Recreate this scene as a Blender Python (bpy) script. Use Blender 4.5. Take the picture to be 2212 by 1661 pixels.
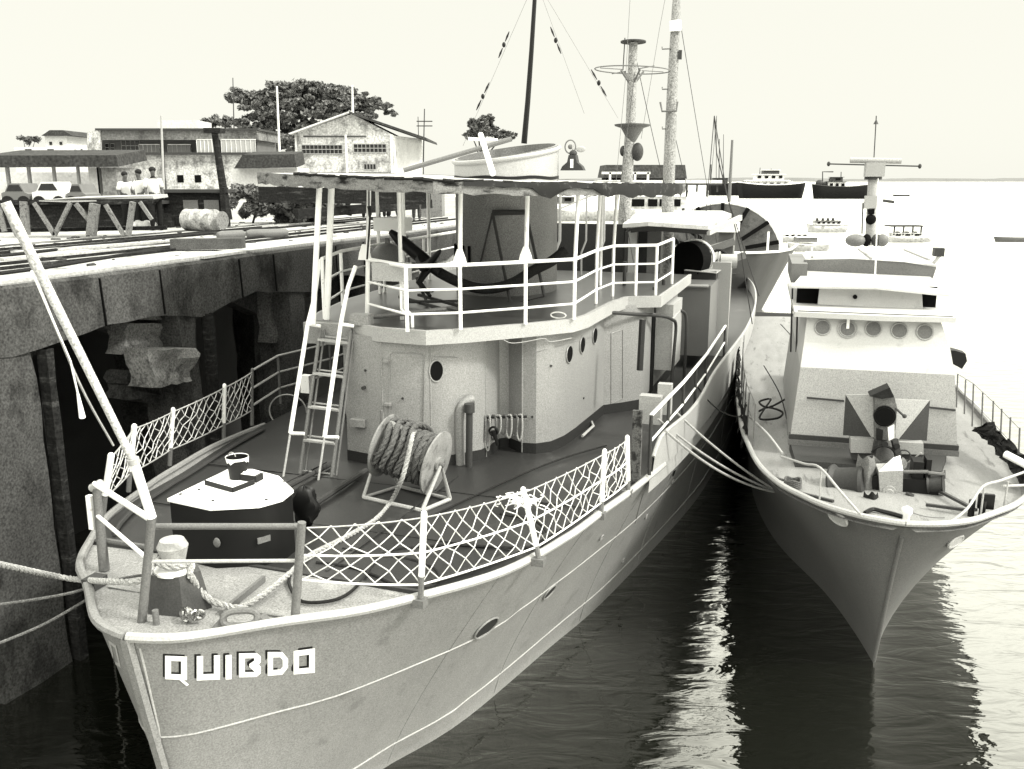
import bpy, math, random
from mathutils import Vector, Matrix
random.seed(7)
R = math.radians
scene = bpy.context.scene
for o in list(bpy.data.objects): bpy.data.objects.remove(o)

# ------------------------------------------------------------------ camera
FPX, CX, CY, HZ, EYE = 1950.0, 1106.0, 830.5, 387.0, 7.5
PITCH = math.atan((CY - HZ) / FPX)
cd = bpy.data.cameras.new('camera'); cam = bpy.data.objects.new('camera', cd)
scene.collection.objects.link(cam); scene.camera = cam
cd.sensor_width = 36; cd.lens = 36 * FPX / 2212
cd.clip_end = 6000; cd.clip_start = .1
cam.location = (0, 0, EYE); cam.rotation_euler = (math.pi / 2 - PITCH, 0, 0)

# ------------------------------------------------------------------ bright overcast sky + soft sun
SUN_EL, SUN_AZ = 42, 112          # azimuth clockwise from +Y: light comes from the right, a little behind the camera
w = bpy.data.worlds.new("World"); scene.world = w; w.use_nodes = True
nt = w.node_tree; nt.nodes.clear(); L = nt.links.new
tc = nt.nodes.new('ShaderNodeTexCoord'); sx = nt.nodes.new('ShaderNodeSeparateXYZ')
rp = nt.nodes.new('ShaderNodeValToRGB'); cr = rp.color_ramp
L(tc.outputs['Generated'], sx.inputs[0]); L(sx.outputs['Z'], rp.inputs[0])
TINT = (1.0, .992, .885)
def g3(v): return (v * TINT[0], v * TINT[1], v * TINT[2], 1)
cr.elements[0].position = 0.0; cr.elements[0].color = g3(.955)
cr.elements[1].position = 1.0; cr.elements[1].color = g3(3.2)
for p, v in ((.215, .965), (.30, 1.8), (.45, 3.2)):
    e = cr.elements.new(p); e.color = g3(v)
sky = nt.nodes.new('ShaderNodeTexSky'); sky.sky_type = 'NISHITA'; sky.sun_disc = False
sky.sun_elevation = R(SUN_EL); sky.sun_rotation = R(SUN_AZ)
bw = nt.nodes.new('ShaderNodeRGBToBW'); L(sky.outputs[0], bw.inputs[0])
mu = nt.nodes.new('ShaderNodeMath'); mu.operation = 'MULTIPLY_ADD'; mu.inputs[1].default_value = .01; mu.inputs[2].default_value = .97
L(bw.outputs[0], mu.inputs[0])
vm = nt.nodes.new('ShaderNodeVectorMath'); vm.operation = 'SCALE'; L(rp.outputs[0], vm.inputs[0]); L(mu.outputs[0], vm.inputs['Scale'])
bg = nt.nodes.new('ShaderNodeBackground'); bg.inputs[1].default_value = 1.0; L(vm.outputs[0], bg.inputs[0])
ow = nt.nodes.new('ShaderNodeOutputWorld'); L(bg.outputs[0], ow.inputs[0])
sd = bpy.data.lights.new('sun', 'SUN'); sd.energy = 4.2; sd.angle = R(9); sd.color = (1, .98, .9)
so = bpy.data.objects.new('sun', sd); scene.collection.objects.link(so)
sv = Vector((math.sin(R(SUN_AZ)) * math.cos(R(SUN_EL)), math.cos(R(SUN_AZ)) * math.cos(R(SUN_EL)), math.sin(R(SUN_EL))))
so.rotation_euler = sv.to_track_quat('Z', 'Y').to_euler()
scene.view_settings.view_transform = 'Standard'; scene.view_settings.look = 'None'
scene.view_settings.exposure = 0.0; scene.view_settings.gamma = 1

# ------------------------------------------------------------------ materials (a monochrome world, faintly warm)
MATS = {}
ALB = .58      # overall depth of tone of the print
def mat(name, v, rough=.6, spec=.4, grain=.18, gs=55, blotch=.15, bs=1.3, dirt=0, dv=.3, ds=2.2, bump=.0, bsc=30, stretch=None, metal=0, streak=0):
    if name in MATS: return MATS[name]
    v *= ALB * (min(v, 1.0) / .25) ** .3
    m = bpy.data.materials.new(name); m.use_nodes = True; n = m.node_tree.nodes; l = m.node_tree.links.new
    b = n['Principled BSDF']; b.inputs['Roughness'].default_value = rough
    b.inputs['Specular IOR Level'].default_value = spec; b.inputs['Metallic'].default_value = metal
    tcn = n.new('ShaderNodeTexCoord'); src = tcn.outputs['Object']
    if stretch:
        mp = n.new('ShaderNodeMapping'); mp.inputs['Scale'].default_value = stretch; l(src, mp.inputs[0]); st = mp.outputs[0]
    else: st = src
    def noise(scale, det=3, vec=None, rgh=.55):
        q = n.new('ShaderNodeTexNoise'); q.inputs['Scale'].default_value = scale; q.inputs['Detail'].default_value = det
        q.inputs['Roughness'].default_value = rgh; l(vec or src, q.inputs[0]); return q.outputs['Fac']
    def math_(op, a, b2, c=None):
        q = n.new('ShaderNodeMath'); q.operation = op
        for i, x in enumerate((a, b2, c)):
            if x is None: continue
            if isinstance(x, (int, float)): q.inputs[i].default_value = x
            else: l(x, q.inputs[i])
        return q.outputs[0]
    f = math_('MULTIPLY_ADD', math_('SUBTRACT', noise(gs, 2), .5), grain * 8, 1.0)
    f2 = math_('MULTIPLY_ADD', math_('SUBTRACT', noise(bs, 5, st), .5), blotch * 4, 1.0)
    f = math_('MULTIPLY', f, f2)
    if streak:
        mp2 = n.new('ShaderNodeMapping'); mp2.inputs['Scale'].default_value = (9, 9, .7); l(src, mp2.inputs[0])
        f3 = math_('MULTIPLY_ADD', math_('SUBTRACT', noise(1.0, 4, mp2.outputs[0]), .5), streak * 4, 1.0)
        f = math_('MULTIPLY', f, f3)
    val = math_('MULTIPLY', f, v)
    if dirt:
        dn = noise(ds, 7, st, .65)
        rr = n.new('ShaderNodeMapRange'); rr.inputs[1].default_value = .62 - dirt * .3; rr.inputs[2].default_value = .70 - dirt * .2
        l(dn, rr.inputs[0])
        mx = n.new('ShaderNodeMix'); mx.data_type = 'FLOAT'; l(rr.outputs[0], mx.inputs[0]); l(val, mx.inputs[2])
        l(math_('MULTIPLY', f, v * dv), mx.inputs[3]); val = mx.outputs[0]
    val = math_('MINIMUM', math_('MAXIMUM', val, .004), .9)
    cc = n.new('ShaderNodeCombineColor'); l(val, cc.inputs[0]); l(math_('MULTIPLY', val, 1.0), cc.inputs[1]); l(math_('MULTIPLY', val, .985), cc.inputs[2])
    l(cc.outputs[0], b.inputs['Base Color'])
    if bump:
        bn = n.new('ShaderNodeBump'); bn.inputs['Strength'].default_value = bump; bn.inputs['Distance'].default_value = .02
        l(noise(bsc, 6, st), bn.inputs['Height']); l(bn.outputs[0], b.inputs['Normal'])
    MATS[name] = m; return m

HULL = mat('hull_grey_paint', .335, .55, .35, grain=.16, blotch=.09, bs=.9, dirt=.12, dv=.8, ds=2.6, bump=.5, bsc=1.4, streak=.06)
STRAKE = mat('strake_paint', .46, .5, .35, grain=.15, blotch=.15, bs=3)
HULLDK = mat('hull_dark_grey', .12, .6, .3)
DECK = mat('deck_dark_paint', .062, .42, .45, grain=.3, blotch=.22, bs=.8, dirt=.12, dv=1.9, ds=1.6)
DECKLT = mat('foredeck_pale_paint', .36, .7, .25, grain=.25, blotch=.16, bs=1.2, dirt=.15, dv=1.35, ds=2)
HOUSE = mat('deckhouse_grey', .37, .36, .6, grain=.18, blotch=.06, bs=.8, bump=.15, bsc=1.5, streak=.03)
HOUSEDK = mat('deckhouse_plinth_dark', .05, .6, .3, grain=.2)
WHITE = mat('white_paint', 1.45, .5, .4, grain=.06, blotch=.1, bs=4, dirt=.16, dv=.5, ds=13)
LGREY = mat('light_grey_paint', .5, .55, .35, grain=.12, blotch=.08)
MGREY = mat('mid_grey_paint', .23, .55, .35, grain=.15, blotch=.1)
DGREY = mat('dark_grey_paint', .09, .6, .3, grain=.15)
BLACK = mat('black_paint', .012, .5, .3, grain=.1)
HOLE = mat('dark_interior', .006, .9, .1, grain=.1)
CANVAS = mat('tattered_awning_edge', .3, .9, .1, grain=.2, blotch=.3, bs=5, dirt=.35, dv=.08, ds=2.2, stretch=(1, 1, 3))
CANTOP = mat('awning_roof_white', .62, .8, .2, grain=.15, blotch=.15, bs=3, dirt=.1, dv=.4)
FUNNEL = mat('funnel_grey', .30, .5, .4, grain=.25, blotch=.1)
ROPE = mat('manila_rope', .20, .9, .1, grain=.35, gs=80, blotch=.2, bs=12, bump=.8, bsc=60)
ROPEW = mat('pale_rope', .48, .9, .1, grain=.3, gs=80, blotch=.15, bs=12, bump=.6, bsc=60)
ROPED = mat('dark_rope', .06, .9, .1, grain=.3)
MASTG = mat('mast_grey', .38, .6, .3, grain=.35, gs=25)
CONC = mat('weathered_concrete', .125, .95, .15, grain=.3, gs=28, blotch=.35, bs=.9, dirt=.35, dv=.4, ds=1.3, bump=.9, bsc=6, stretch=(1, 1, .6))
CONCLT = mat('pale_broken_concrete', .26, .95, .15, grain=.3, gs=28, blotch=.25, bs=1.6, dirt=.2, dv=.4, ds=2.5, bump=.9, bsc=5)
CONCTOP = mat('pier_top_concrete', .52, .95, .1, grain=.15, gs=20, blotch=.15, bs=.7, dirt=.14, dv=.35, ds=.8, bump=.4, bsc=5)
GROUND = mat('quay_ground', .42, .95, .1, grain=.2, gs=8, blotch=.2, bs=.3, dirt=.15, dv=.4, ds=.4)
TIMBER = mat('dark_timber', .05, .9, .1, grain=.3, gs=20, blotch=.4, bs=2, dirt=.2, dv=2.4, ds=2, stretch=(1, 1, 6), bump=.6, bsc=8)
STUCCO = mat('stained_stucco', .68, .95, .1, grain=.25, gs=6, blotch=.18, bs=.5, dirt=.42, dv=.42, ds=.9, streak=.05)
STUCCODK = mat('grey_stained_wall', .32, .95, .1, grain=.25, gs=6, blotch=.25, bs=.5, dirt=.35, dv=.5, ds=.7)
PALEWALL = mat('bright_white_wall', .78, .9, .1, grain=.08, gs=6, blotch=.08, bs=.5, dirt=.1, dv=.6, ds=.9)
ROOFT = mat('dark_tiled_roof', .10, .9, .1, grain=.3, gs=6, blotch=.25, bs=.8)
GLASSD = mat('dark_window', .03, .25, .6, grain=.2, gs=4)
BARK = mat('bark', .07, .9, .1, grain=.3)
SHIRT = mat('white_shirt', .8, .9, .1, grain=.05)
SKIN = mat('brown_skin', .16, .7, .3, grain=.1)
HAIR = mat('black_hair', .015, .7, .3, grain=.1)
TROUS = mat('grey_trousers', .13, .9, .1, grain=.3, gs=20, blotch=.2, bs=5)
TROUSD = mat('dark_trousers', .04, .9, .1, grain=.3)
STEEL = mat('worn_steel', .28, .5, .5, grain=.3, dirt=.3, dv=.3, ds=14)
FARHULL = mat('far_black_hull', .02, .7, .2, grain=.2, gs=2)
FARWHITE = mat('far_white_cabin', .7, .8, .2, grain=.15, gs=2, dirt=.2, dv=.4, ds=1.2)
TARP = mat('dark_tarpaulin', .05, .9, .2, grain=.3, blotch=.3, bs=3, bump=1, bsc=6)
CLOTH = mat('grey_canvas_cover', .25, .9, .1, grain=.2, blotch=.25, bs=5, bump=1, bsc=9)
LAND2 = mat('far_shore_haze', .27, .95, .05, grain=.05, gs=.2, blotch=.1, bs=.02)

def leafmat(name, v):
    m = mat(name, v, .9, .1, grain=.3, gs=3, blotch=.5, bs=.6); return m
LEAF = leafmat('dark_foliage', .26); LEAF2 = leafmat('light_foliage', .3)

def water_material():
    m = bpy.data.materials.new('harbour_water'); m.use_nodes = True; n = m.node_tree.nodes; l = m.node_tree.links.new
    n.clear(); o = n.new('ShaderNodeOutputMaterial')
    d = n.new('ShaderNodeBsdfPrincipled'); d.inputs['Base Color'].default_value = (.004, .0045, .003, 1); d.inputs['Roughness'].default_value = .9
    d.inputs['Specular IOR Level'].default_value = 0
    g = n.new('ShaderNodeBsdfGlossy'); g.inputs['Roughness'].default_value = .02; g.inputs['Color'].default_value = (1, 1, .96, 1)
    fr = n.new('ShaderNodeFresnel'); fr.inputs['IOR'].default_value = 1.9
    mr = n.new('ShaderNodeMapRange'); mr.inputs[1].default_value = .085; mr.inputs[2].default_value = .37; mr.inputs[3].default_value = .022; mr.inputs[4].default_value = .97
    l(fr.outputs[0], mr.inputs[0])
    mix = n.new('ShaderNodeMixShader'); l(mr.outputs[0], mix.inputs[0]); l(d.outputs[0], mix.inputs[1]); l(g.outputs[0], mix.inputs[2]); l(mix.outputs[0], o.inputs[0])
    t = n.new('ShaderNodeTexCoord'); mp = n.new('ShaderNodeMapping'); mp.inputs['Scale'].default_value = (1.0, 2.6, 1); mp.inputs['Rotation'].default_value = (0, 0, R(-12))
    l(t.outputs['Object'], mp.inputs[0])
    n1 = n.new('ShaderNodeTexNoise'); n1.inputs['Scale'].default_value = 1.1; n1.inputs['Detail'].default_value = 3; n1.inputs['Roughness'].default_value = .45
    n1.inputs['Distortion'].default_value = .8
    n2 = n.new('ShaderNodeTexNoise'); n2.inputs['Scale'].default_value = 7; n2.inputs['Detail'].default_value = 2; l(mp.outputs[0], n2.inputs[0])
    l(mp.outputs[0], n1.inputs[0])
    ad = n.new('ShaderNodeMath'); ad.operation = 'MULTIPLY_ADD'; l(n2.outputs['Fac'], ad.inputs[0]); ad.inputs[1].default_value = .06; l(n1.outputs['Fac'], ad.inputs[2])
    b = n.new('ShaderNodeBump'); b.inputs['Strength'].default_value = .22; b.inputs['Distance'].default_value = .14; l(ad.outputs[0], b.inputs['Height'])
    lw = n.new('ShaderNodeLayerWeight'); lw.inputs[0].default_value = .5; rm = n.new('ShaderNodeMapRange'); rm.inputs[1].default_value = .72; rm.inputs[2].default_value = .97; rm.inputs[3].default_value = .03; rm.inputs[4].default_value = .42
    l(lw.outputs['Facing'], rm.inputs[0]); l(rm.outputs[0], g.inputs['Roughness'])
    for x in (g, fr): l(b.outputs[0], x.inputs['Normal'])
    return m
WATER = water_material()

# ------------------------------------------------------------------ frames: local axes x right, y away, z up
def ray(px, py):
    a = (px - CX) / FPX; b = -(py - CY) / FPX
    return Vector((a, math.cos(PITCH) + b * math.sin(PITCH), b * math.cos(PITCH) - math.sin(PITCH)))
class Frame:
    def __init__(s, az, x0, y0):            # x0,y0: origin given along the rotated axes
        s.a = az; s.u = Vector((math.sin(az), math.cos(az))); s.n = Vector((math.cos(az), -math.sin(az))); s.x0 = x0; s.y0 = y0
    def world(s, p):
        x = p[0] + s.x0; y = p[1] + s.y0; return Vector((s.n.x * x + s.u.x * y, s.n.y * x + s.u.y * y, p[2]))
    def loc(s, q): return Vector((q[0] * s.n.x + q[1] * s.n.y - s.x0, q[0] * s.u.x + q[1] * s.u.y - s.y0, q[2]))
    def at(s, px, py, x=None, y=None, z=None):
        """point on a known plane of the frame that the survey photograph shows at px,py"""
        o = s.loc((0, 0, EYE)); r = ray(px, py); d = s.loc((r.x, r.y, EYE + r.z)) - o
        i, v = (0, x) if x is not None else (1, y) if y is not None else (2, z)
        return o + d * ((v - o[i]) / d[i])
AZ = math.atan((1776 - CX) / math.hypot(FPX, CY - HZ))
A = Frame(AZ, -5.95, 6.5)          # large ship
P = Frame(AZ, 0, 0)                # pier, parallel to the ship
AZ2 = R(15.2)
_b = (5.35, 11.57)
B = Frame(AZ2, _b[0] * math.cos(AZ2) - _b[1] * math.sin(AZ2), _b[0] * math.sin(AZ2) + _b[1] * math.cos(AZ2))   # patrol boat
W = Frame(0, 0, 0)

# ------------------------------------------------------------------ mesh builder
class MB:
    def __init__(s): s.v = []; s.f = []
    def add(s, vs, fs):
        k = len(s.v); s.v += [tuple(v) for v in vs]; s.f += [tuple(i + k for i in f) for f in fs]; return s
    def hexa(s, p):     # 8 points: bottom 4 ccw, top 4
        return s.add(p, [(3, 2, 1, 0), (4, 5, 6, 7), (0, 1, 5, 4), (1, 2, 6, 5), (2, 3, 7, 6), (3, 0, 4, 7)])
    def box(s, x0, x1, y0, y1, z0, z1):
        return s.hexa([(x0, y0, z0), (x1, y0, z0), (x1, y1, z0), (x0, y1, z0), (x0, y0, z1), (x1, y0, z1), (x1, y1, z1), (x0, y1, z1)])
    def bar(s, a, b, w, h, up=(0, 0, 1)):
        a = Vector(a); b = Vector(b); d = (b - a).normalized(); u = Vector(up)
        if abs(d.dot(u)) > .98: u = Vector((0, 1, 0))
        r = d.cross(u).normalized() * (w / 2); t = r.cross(d).normalized() * (h / 2)
        return s.hexa([a - r - t, a + r - t, b + r - t, b - r - t, a - r + t, a + r + t, b + r + t, b - r + t])
    def tube(s, pts, r, n=8, caps=True, closed=False, flat=None):
        pts = [Vector(p) for p in pts]; m = len(pts)
        if m < 2: return s
        rr = r if isinstance(r, (list, tuple)) else [r] * m
        vs = []; prev = None
        for i, p in enumerate(pts):
            if closed: d = pts[(i + 1) % m] - pts[i - 1]
            else: d = pts[min(i + 1, m - 1)] - pts[max(i - 1, 0)]
            if d.length < 1e-9: d = Vector((0, 0, 1))
            d.normalize()
            if prev is None:
                u = Vector((0, 0, 1)) if abs(d.z) < .9 else Vector((1, 0, 0))
                a = d.cross(u).normalized()
            else:
                a = prev - d * prev.dot(d); a.normalize()
            prev = a; b = d.cross(a)
            for k in range(n):
                t = 2 * math.pi * k / n; vs.append(p + (a * math.cos(t) + b * math.sin(t)) * rr[i])
        fs = []
        for i in range(m if closed else m - 1):
            j = (i + 1) % m
            for k in range(n): q = (k + 1) % n; fs.append((i * n + k, i * n + q, j * n + q, j * n + k))
        if caps and not closed: fs.append(tuple(range(n - 1, -1, -1))); fs.append(tuple((m - 1) * n + k for k in range(n)))
        return s.add(vs, fs)
    def lathe(s, prof, c, axis=(0, 0, 1), n=24):     # prof: (r, h)
        ax = Vector(axis).normalized(); u = Vector((1, 0, 0)) if abs(ax.x) < .9 else Vector((0, 0, 1))
        a = ax.cross(u).normalized(); b = ax.cross(a); c = Vector(c); vs = []
        for r_, h in prof:
            for k in range(n): t = 2 * math.pi * k / n; vs.append(c + ax * h + (a * math.cos(t) + b * math.sin(t)) * max(r_, .0005))
        fs = []
        for i in range(len(prof) - 1):
            for k in range(n): q = (k + 1) % n; fs.append((i * n + k, i * n + q, (i + 1) * n + q, (i + 1) * n + k))
        fs.append(tuple(range(n - 1, -1, -1))); fs.append(tuple((len(prof) - 1) * n + k for k in range(n)))
        return s.add(vs, fs)
    def cyl(s, a, b, r, n=16, r2=None):
        a = Vector(a); b = Vector(b); return s.lathe([(r, 0), (r if r2 is None else r2, (b - a).length)], a, b - a, n)
    def ell(s, c, rx, ry, rz, n=16, m=10, rot=None):
        vs = []
        for i in range(m + 1):
            ph = math.pi * i / m
            for k in range(n):
                t = 2 * math.pi * k / n; v = Vector((rx * math.sin(ph) * math.cos(t), ry * math.sin(ph) * math.sin(t), rz * math.cos(ph)))
                if rot: v = rot @ v
                vs.append(Vector(c) + v)
        fs = [(i * n + k, i * n + (k + 1) % n, (i + 1) * n + (k + 1) % n, (i + 1) * n + k) for i in range(m) for k in range(n)]
        return s.add(vs, fs)
    def prism(s, poly, z0, z1):       # poly ccw in xy; z may be callable
        n = len(poly); f0 = z0 if callable(z0) else (lambda x, y: z0); f1 = z1 if callable(z1) else (lambda x, y: z1)
        vs = [(x, y, f0(x, y)) for x, y in poly] + [(x, y, f1(x, y)) for x, y in poly]
        return s.add(vs, [tuple(range(n - 1, -1, -1)), tuple(range(n, 2 * n))] + [(i, (i + 1) % n, n + (i + 1) % n, n + i) for i in range(n)])
    def slab(s, pts, off):            # planar polygon pts extruded by vector off
        n = len(pts); off = Vector(off); vs = [Vector(p) for p in pts] + [Vector(p) + off for p in pts]
        return s.add(vs, [tuple(range(n - 1, -1, -1)), tuple(range(n, 2 * n))] + [(i, (i + 1) % n, n + (i + 1) % n, n + i) for i in range(n)])
    def grid(s, rows, close=False):
        m = len(rows[0]); k0 = []
        for r_ in rows: k0 += list(r_)
        fs = [(i * m + j, i * m + j + 1, (i + 1) * m + j + 1, (i + 1) * m + j) for i in range(len(rows) - 1) for j in range(m - 1)]
        return s.add(k0, fs)
    def disc(s, c, nrm, r, th=.02, n=20, ry=None):
        nrm = Vector(nrm).normalized(); return s.lathe([(r, 0), (r, th)], c, nrm, n)

def mesh_obj(name, mb, m, base, smooth):
    me = bpy.data.meshes.new(name)
    me.from_pydata([(v[0] - base[0], v[1] - base[1], v[2] - base[2]) for v in mb.v], [], mb.f)
    me.materials.append(m); me.validate(); me.update()
    import bmesh
    bm = bmesh.new(); bm.from_mesh(me); bmesh.ops.recalc_face_normals(bm, faces=bm.faces); bm.to_mesh(me); bm.free()
    if smooth:
        me.polygons.foreach_set('use_smooth', [True] * len(me.polygons)); me.set_sharp_from_angle(angle=R(38))
    o = bpy.data.objects.new(name, me); scene.collection.objects.link(o); return o
def setp(o, label, cat, group, kind):
    if label: o['label'] = label
    if cat: o['category'] = cat
    if group: o['group'] = group
    if kind: o['kind'] = kind
class Thing:
    def __init__(s, name, label, cat, fr, base=(0, 0, 0), group=None):
        s.fr = fr; s.base = base; o = bpy.data.objects.new(name, None); scene.collection.objects.link(o)
        o.empty_display_size = .3; o.location = fr.world(base); o.rotation_euler = (0, 0, -fr.a); setp(o, label, cat, group, None); s.o = o
    def part(s, name, mb, m, parent=None, label=None, smooth=True, kind=None):
        o = mesh_obj(name, mb, m, s.base, smooth); o.parent = parent or s.o; setp(o, label, None, None, kind); return o
def solo(name, label, cat, fr, mb, m, base=(0, 0, 0), group=None, kind=None, smooth=True):
    o = mesh_obj(name, mb, m, base, smooth); o.location = fr.world(base); o.rotation_euler = (0, 0, -fr.a); setp(o, label, cat, group, kind); return o
def lerp(a, b, t): return a + (b - a) * t
def tab(t, x):
    if x <= t[0][0]: return t[0][1]
    for (a, b), (c, d) in zip(t, t[1:]):
        if x <= c:
            q = (x - a) / (c - a); return b + (d - b) * q
    return t[-1][1]
def vmix(a, b, t): return Vector(a) * (1 - t) + Vector(b) * t
def sag(a, b, dz, n=14): return [vmix(a, b, i / n) - Vector((0, 0, 4 * dz * (i / n) * (1 - i / n))) for i in range(n + 1)]
def spline(pts, sub=6):
    pts = [Vector(p) for p in pts]; out = []
    for i in range(len(pts) - 1):
        p0 = pts[max(i - 1, 0)]; p1 = pts[i]; p2 = pts[i + 1]; p3 = pts[min(i + 2, len(pts) - 1)]
        for k in range(sub):
            t = k / sub; out.append(.5 * ((2 * p1) + (p2 - p0) * t + (2 * p0 - 5 * p1 + 4 * p2 - p3) * t * t + (3 * p1 - p0 - 3 * p2 + p3) * t ** 3))
    out.append(pts[-1]); return out
def stab(t):      # smooth a table with a spline
    return [(p.x, p.y) for p in spline([(a, b, 0) for a, b in t], 5)]

# ------------------------------------------------------------------ setting
solo('water', None, None, W, MB().add([(-3000, -60, 0), (3000, -60, 0), (3000, 5600, 0), (-3000, 5600, 0)], [(0, 1, 2, 3)]), WATER, kind='structure')
mb = MB()
prev = None
rows = [[], [], []]
for i in range(140):
    x = -900 + i * 30
    h = 8.0 + 3.5 * math.sin(i * .31) * math.sin(i * .083) + random.uniform(-1, 1)
    rows[0].append((x, 2600, -1)); rows[1].append((x, 2620, h)); rows[2].append((x, 3000, h + 1.5))
mb.grid(rows)
solo('far_shore', None, None, W, mb, LAND2, kind='structure')
mb = MB().prism([(-230, 10), (-19.9, 10), (-19.9, 24), (-10.87, 24), (-10.87, 34), (-35, 84), (-60, 130), (-230, 130)], 4.0, 6.04)
solo('ground', None, None, P, mb, GROUND, kind='structure')

# ------------------------------------------------------------------ concrete pier
EX = -10.87; PZ = 6.05
pier = Thing('concrete_pier', 'weathered concrete pier with arched openings along the left', 'pier', P, (EX, 10, 0))
mb = MB().box(-19.9, EX, -8, 34, PZ - .5, PZ)
pier.part('deck_slab', mb, CONCTOP)
mb = MB(); n = 90; rows = [[], [], [], []]
for i in range(n + 1):
    y = -8 + 42 * i / n; j = random.uniform(-.03, .03)
    rows[0].append((EX + .05 + j * .5, y, PZ - .01)); rows[1].append((EX + .11 + j, y, PZ - .06))
    low = PZ - .92 + .1 * math.sin(y * 1.7) + random.uniform(-.05, .05)
    rows[2].append((EX + .10 + j, y, low)); rows[3].append((EX - .45, y, low + .02))
mb.grid(rows)
pier.part('edge_beam', mb, CONC)
def rough_box(x0, x1, y0, y1, z0, z1, n=10, j=.04, taper=0.0):
    m = MB(); rows = []
    for i in range(n + 1):
        t = i / n; z = lerp(z0, z1, t); k = taper * (1 - t); jj = lambda: random.uniform(-j, j)
        rows.append([(x0 - k + jj(), y0 - k + jj(), z), (x1 + k + jj(), y0 - k + jj(), z), (x1 + k + jj(), (y0 + y1) / 2 + jj(), z), (x1 + k + jj(), y1 + k + jj(), z), (x0 - k + jj(), y1 + k + jj(), z), (x0 - k + jj(), y0 - k + jj(), z)])
    return m.grid(rows)
cols = [(8.9, 10.1), (13.35, 13.85), (17.0, 17.6), (20.6, 21.2), (24.2, 24.8), (28, 28.6), (5.2, 6.2), (1.5, 2.5)]
for a, b in cols:
    pier.part('column', rough_box(EX - .75, EX + .06, a, b, -1, PZ - .5, 14, .035, .05 if a == 8.9 else 0), CONC)
# inner arched beams one bay in
for (a0, a1) in ((10.3, 13.4), (13.8, 17.05), (17.6, 20.6), (6.2, 9.2), (21.2, 24.2)):
    m = MB(); rows = [[], [], [], []]; N = 12
    for i in range(N + 1):
        t = i / N; y = lerp(a0, a1, t); z = 4.55 + .5 * min(1, 1.35 * (1 - abs(2 * t - 1)))
        rows[0].append((EX - .7, y, PZ - .5)); rows[1].append((EX - .7, y, z)); rows[2].append((EX - 1.05, y, z)); rows[3].append((EX - 1.05, y, PZ - .5))
    m.grid(rows); pier.part('arch_beam', m, CONC)
m = MB().box(-15.2, -14.8, -8, 34, -1, PZ - .5); pier.part('rear_blackout_wall', m, DGREY)  # added dark wall, keeps bright water and sky from showing under the pier
for y0 in (7.3, 11.2, 15.0, 19.1):
    pier.part('inner_column', rough_box(EX - 2.9, EX - 2.3, y0, y0 + .6, -1, PZ - .5, 12, .05), CONC)
# pale broken cladding between second bay and column, with the loose block hanging from it
def patch(p0, p1, p2, p3, m, name, thick=.35, j=.03, n=7):
    mbb = MB(); rows = []
    for i in range(n + 1):
        a = vmix(p0, p3, i / n); b = vmix(p1, p2, i / n); r_ = []
        for k in range(n + 1):
            q = vmix(a, b, k / n) + Vector((random.uniform(-j, j) + .05 * math.sin(i * .9 + k * .5), random.uniform(-j, j) * .6 * (0 < k < n or 1), random.uniform(-j, j) * .6)); r_.append(q)
        rows.append(r_)
    mbb.grid(rows)
    back = [[q - Vector((thick, 0, 0)) for q in r_] for r_ in rows]; mbb.grid([list(reversed(r_)) for r_ in back])
    mbb.grid([rows[0], back[0]]); mbb.grid([back[-1], rows[-1]]); mbb.grid([[r_[0] for r_ in back], [r_[0] for r_ in rows]]); mbb.grid([[r_[-1] for r_ in rows], [r_[-1] for r_ in back]])
    return pier.part(name, mbb, m)
ax = EX - .35
patch(P.at(288, 690, x=ax), P.at(385, 690, x=ax), P.at(388, 600, x=ax), P.at(300, 622, x=ax), CONCLT, 'broken_cladding')
patch(P.at(262, 765, x=ax), P.at(388, 742, x=ax), P.at(385, 696, x=ax), P.at(278, 700, x=ax), CONCLT, 'broken_cladding')
patch(P.at(330, 838, x=EX + .3), P.at(415, 822, x=EX + .3), P.at(428, 752, x=EX + .3), P.at(322, 755, x=EX + .3), CONCLT, 'loose_concrete_block', .5, .035)
patch(P.at(275, 860, x=ax), P.at(400, 880, x=ax), P.at(395, 820, x=ax), P.at(285, 800, x=ax), CONC, 'broken_cladding', .5, .07)
patch(P.at(588, 742, x=ax), P.at(640, 735, x=ax), P.at(655, 600, x=ax), P.at(585, 625, x=ax), CONCLT, 'broken_cladding')
# rails set in the pier top
for xx in (-12.6, -13.3, -15.4, -16.1):
    m = MB(); pts = [(xx + .03 * math.sin(y), y, PZ + .03) for y in range(-6, 34, 2)]
    for a, b in zip(pts, pts[1:]): m.bar(a, b, .06, .05)
    pier.part('track_rail', m, TIMBER)
for xx, ww in ((-14.3, .28), (-17.2, .4)):
    m = MB().box(xx - ww / 2, xx + ww / 2, -6, 33, PZ, PZ + .012); pier.part('tar_strip', m, mat('tar_strip_mat', .07, .9, .1, grain=.3, blotch=.3, bs=3, dirt=.5, dv=6, ds=2.5))
m = MB().bar((EX - .25, -6, PZ + .02), (EX - .25, 33, PZ + .02), .5, .06); pier.part('kerb_strip', m, CONCTOP)

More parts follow.
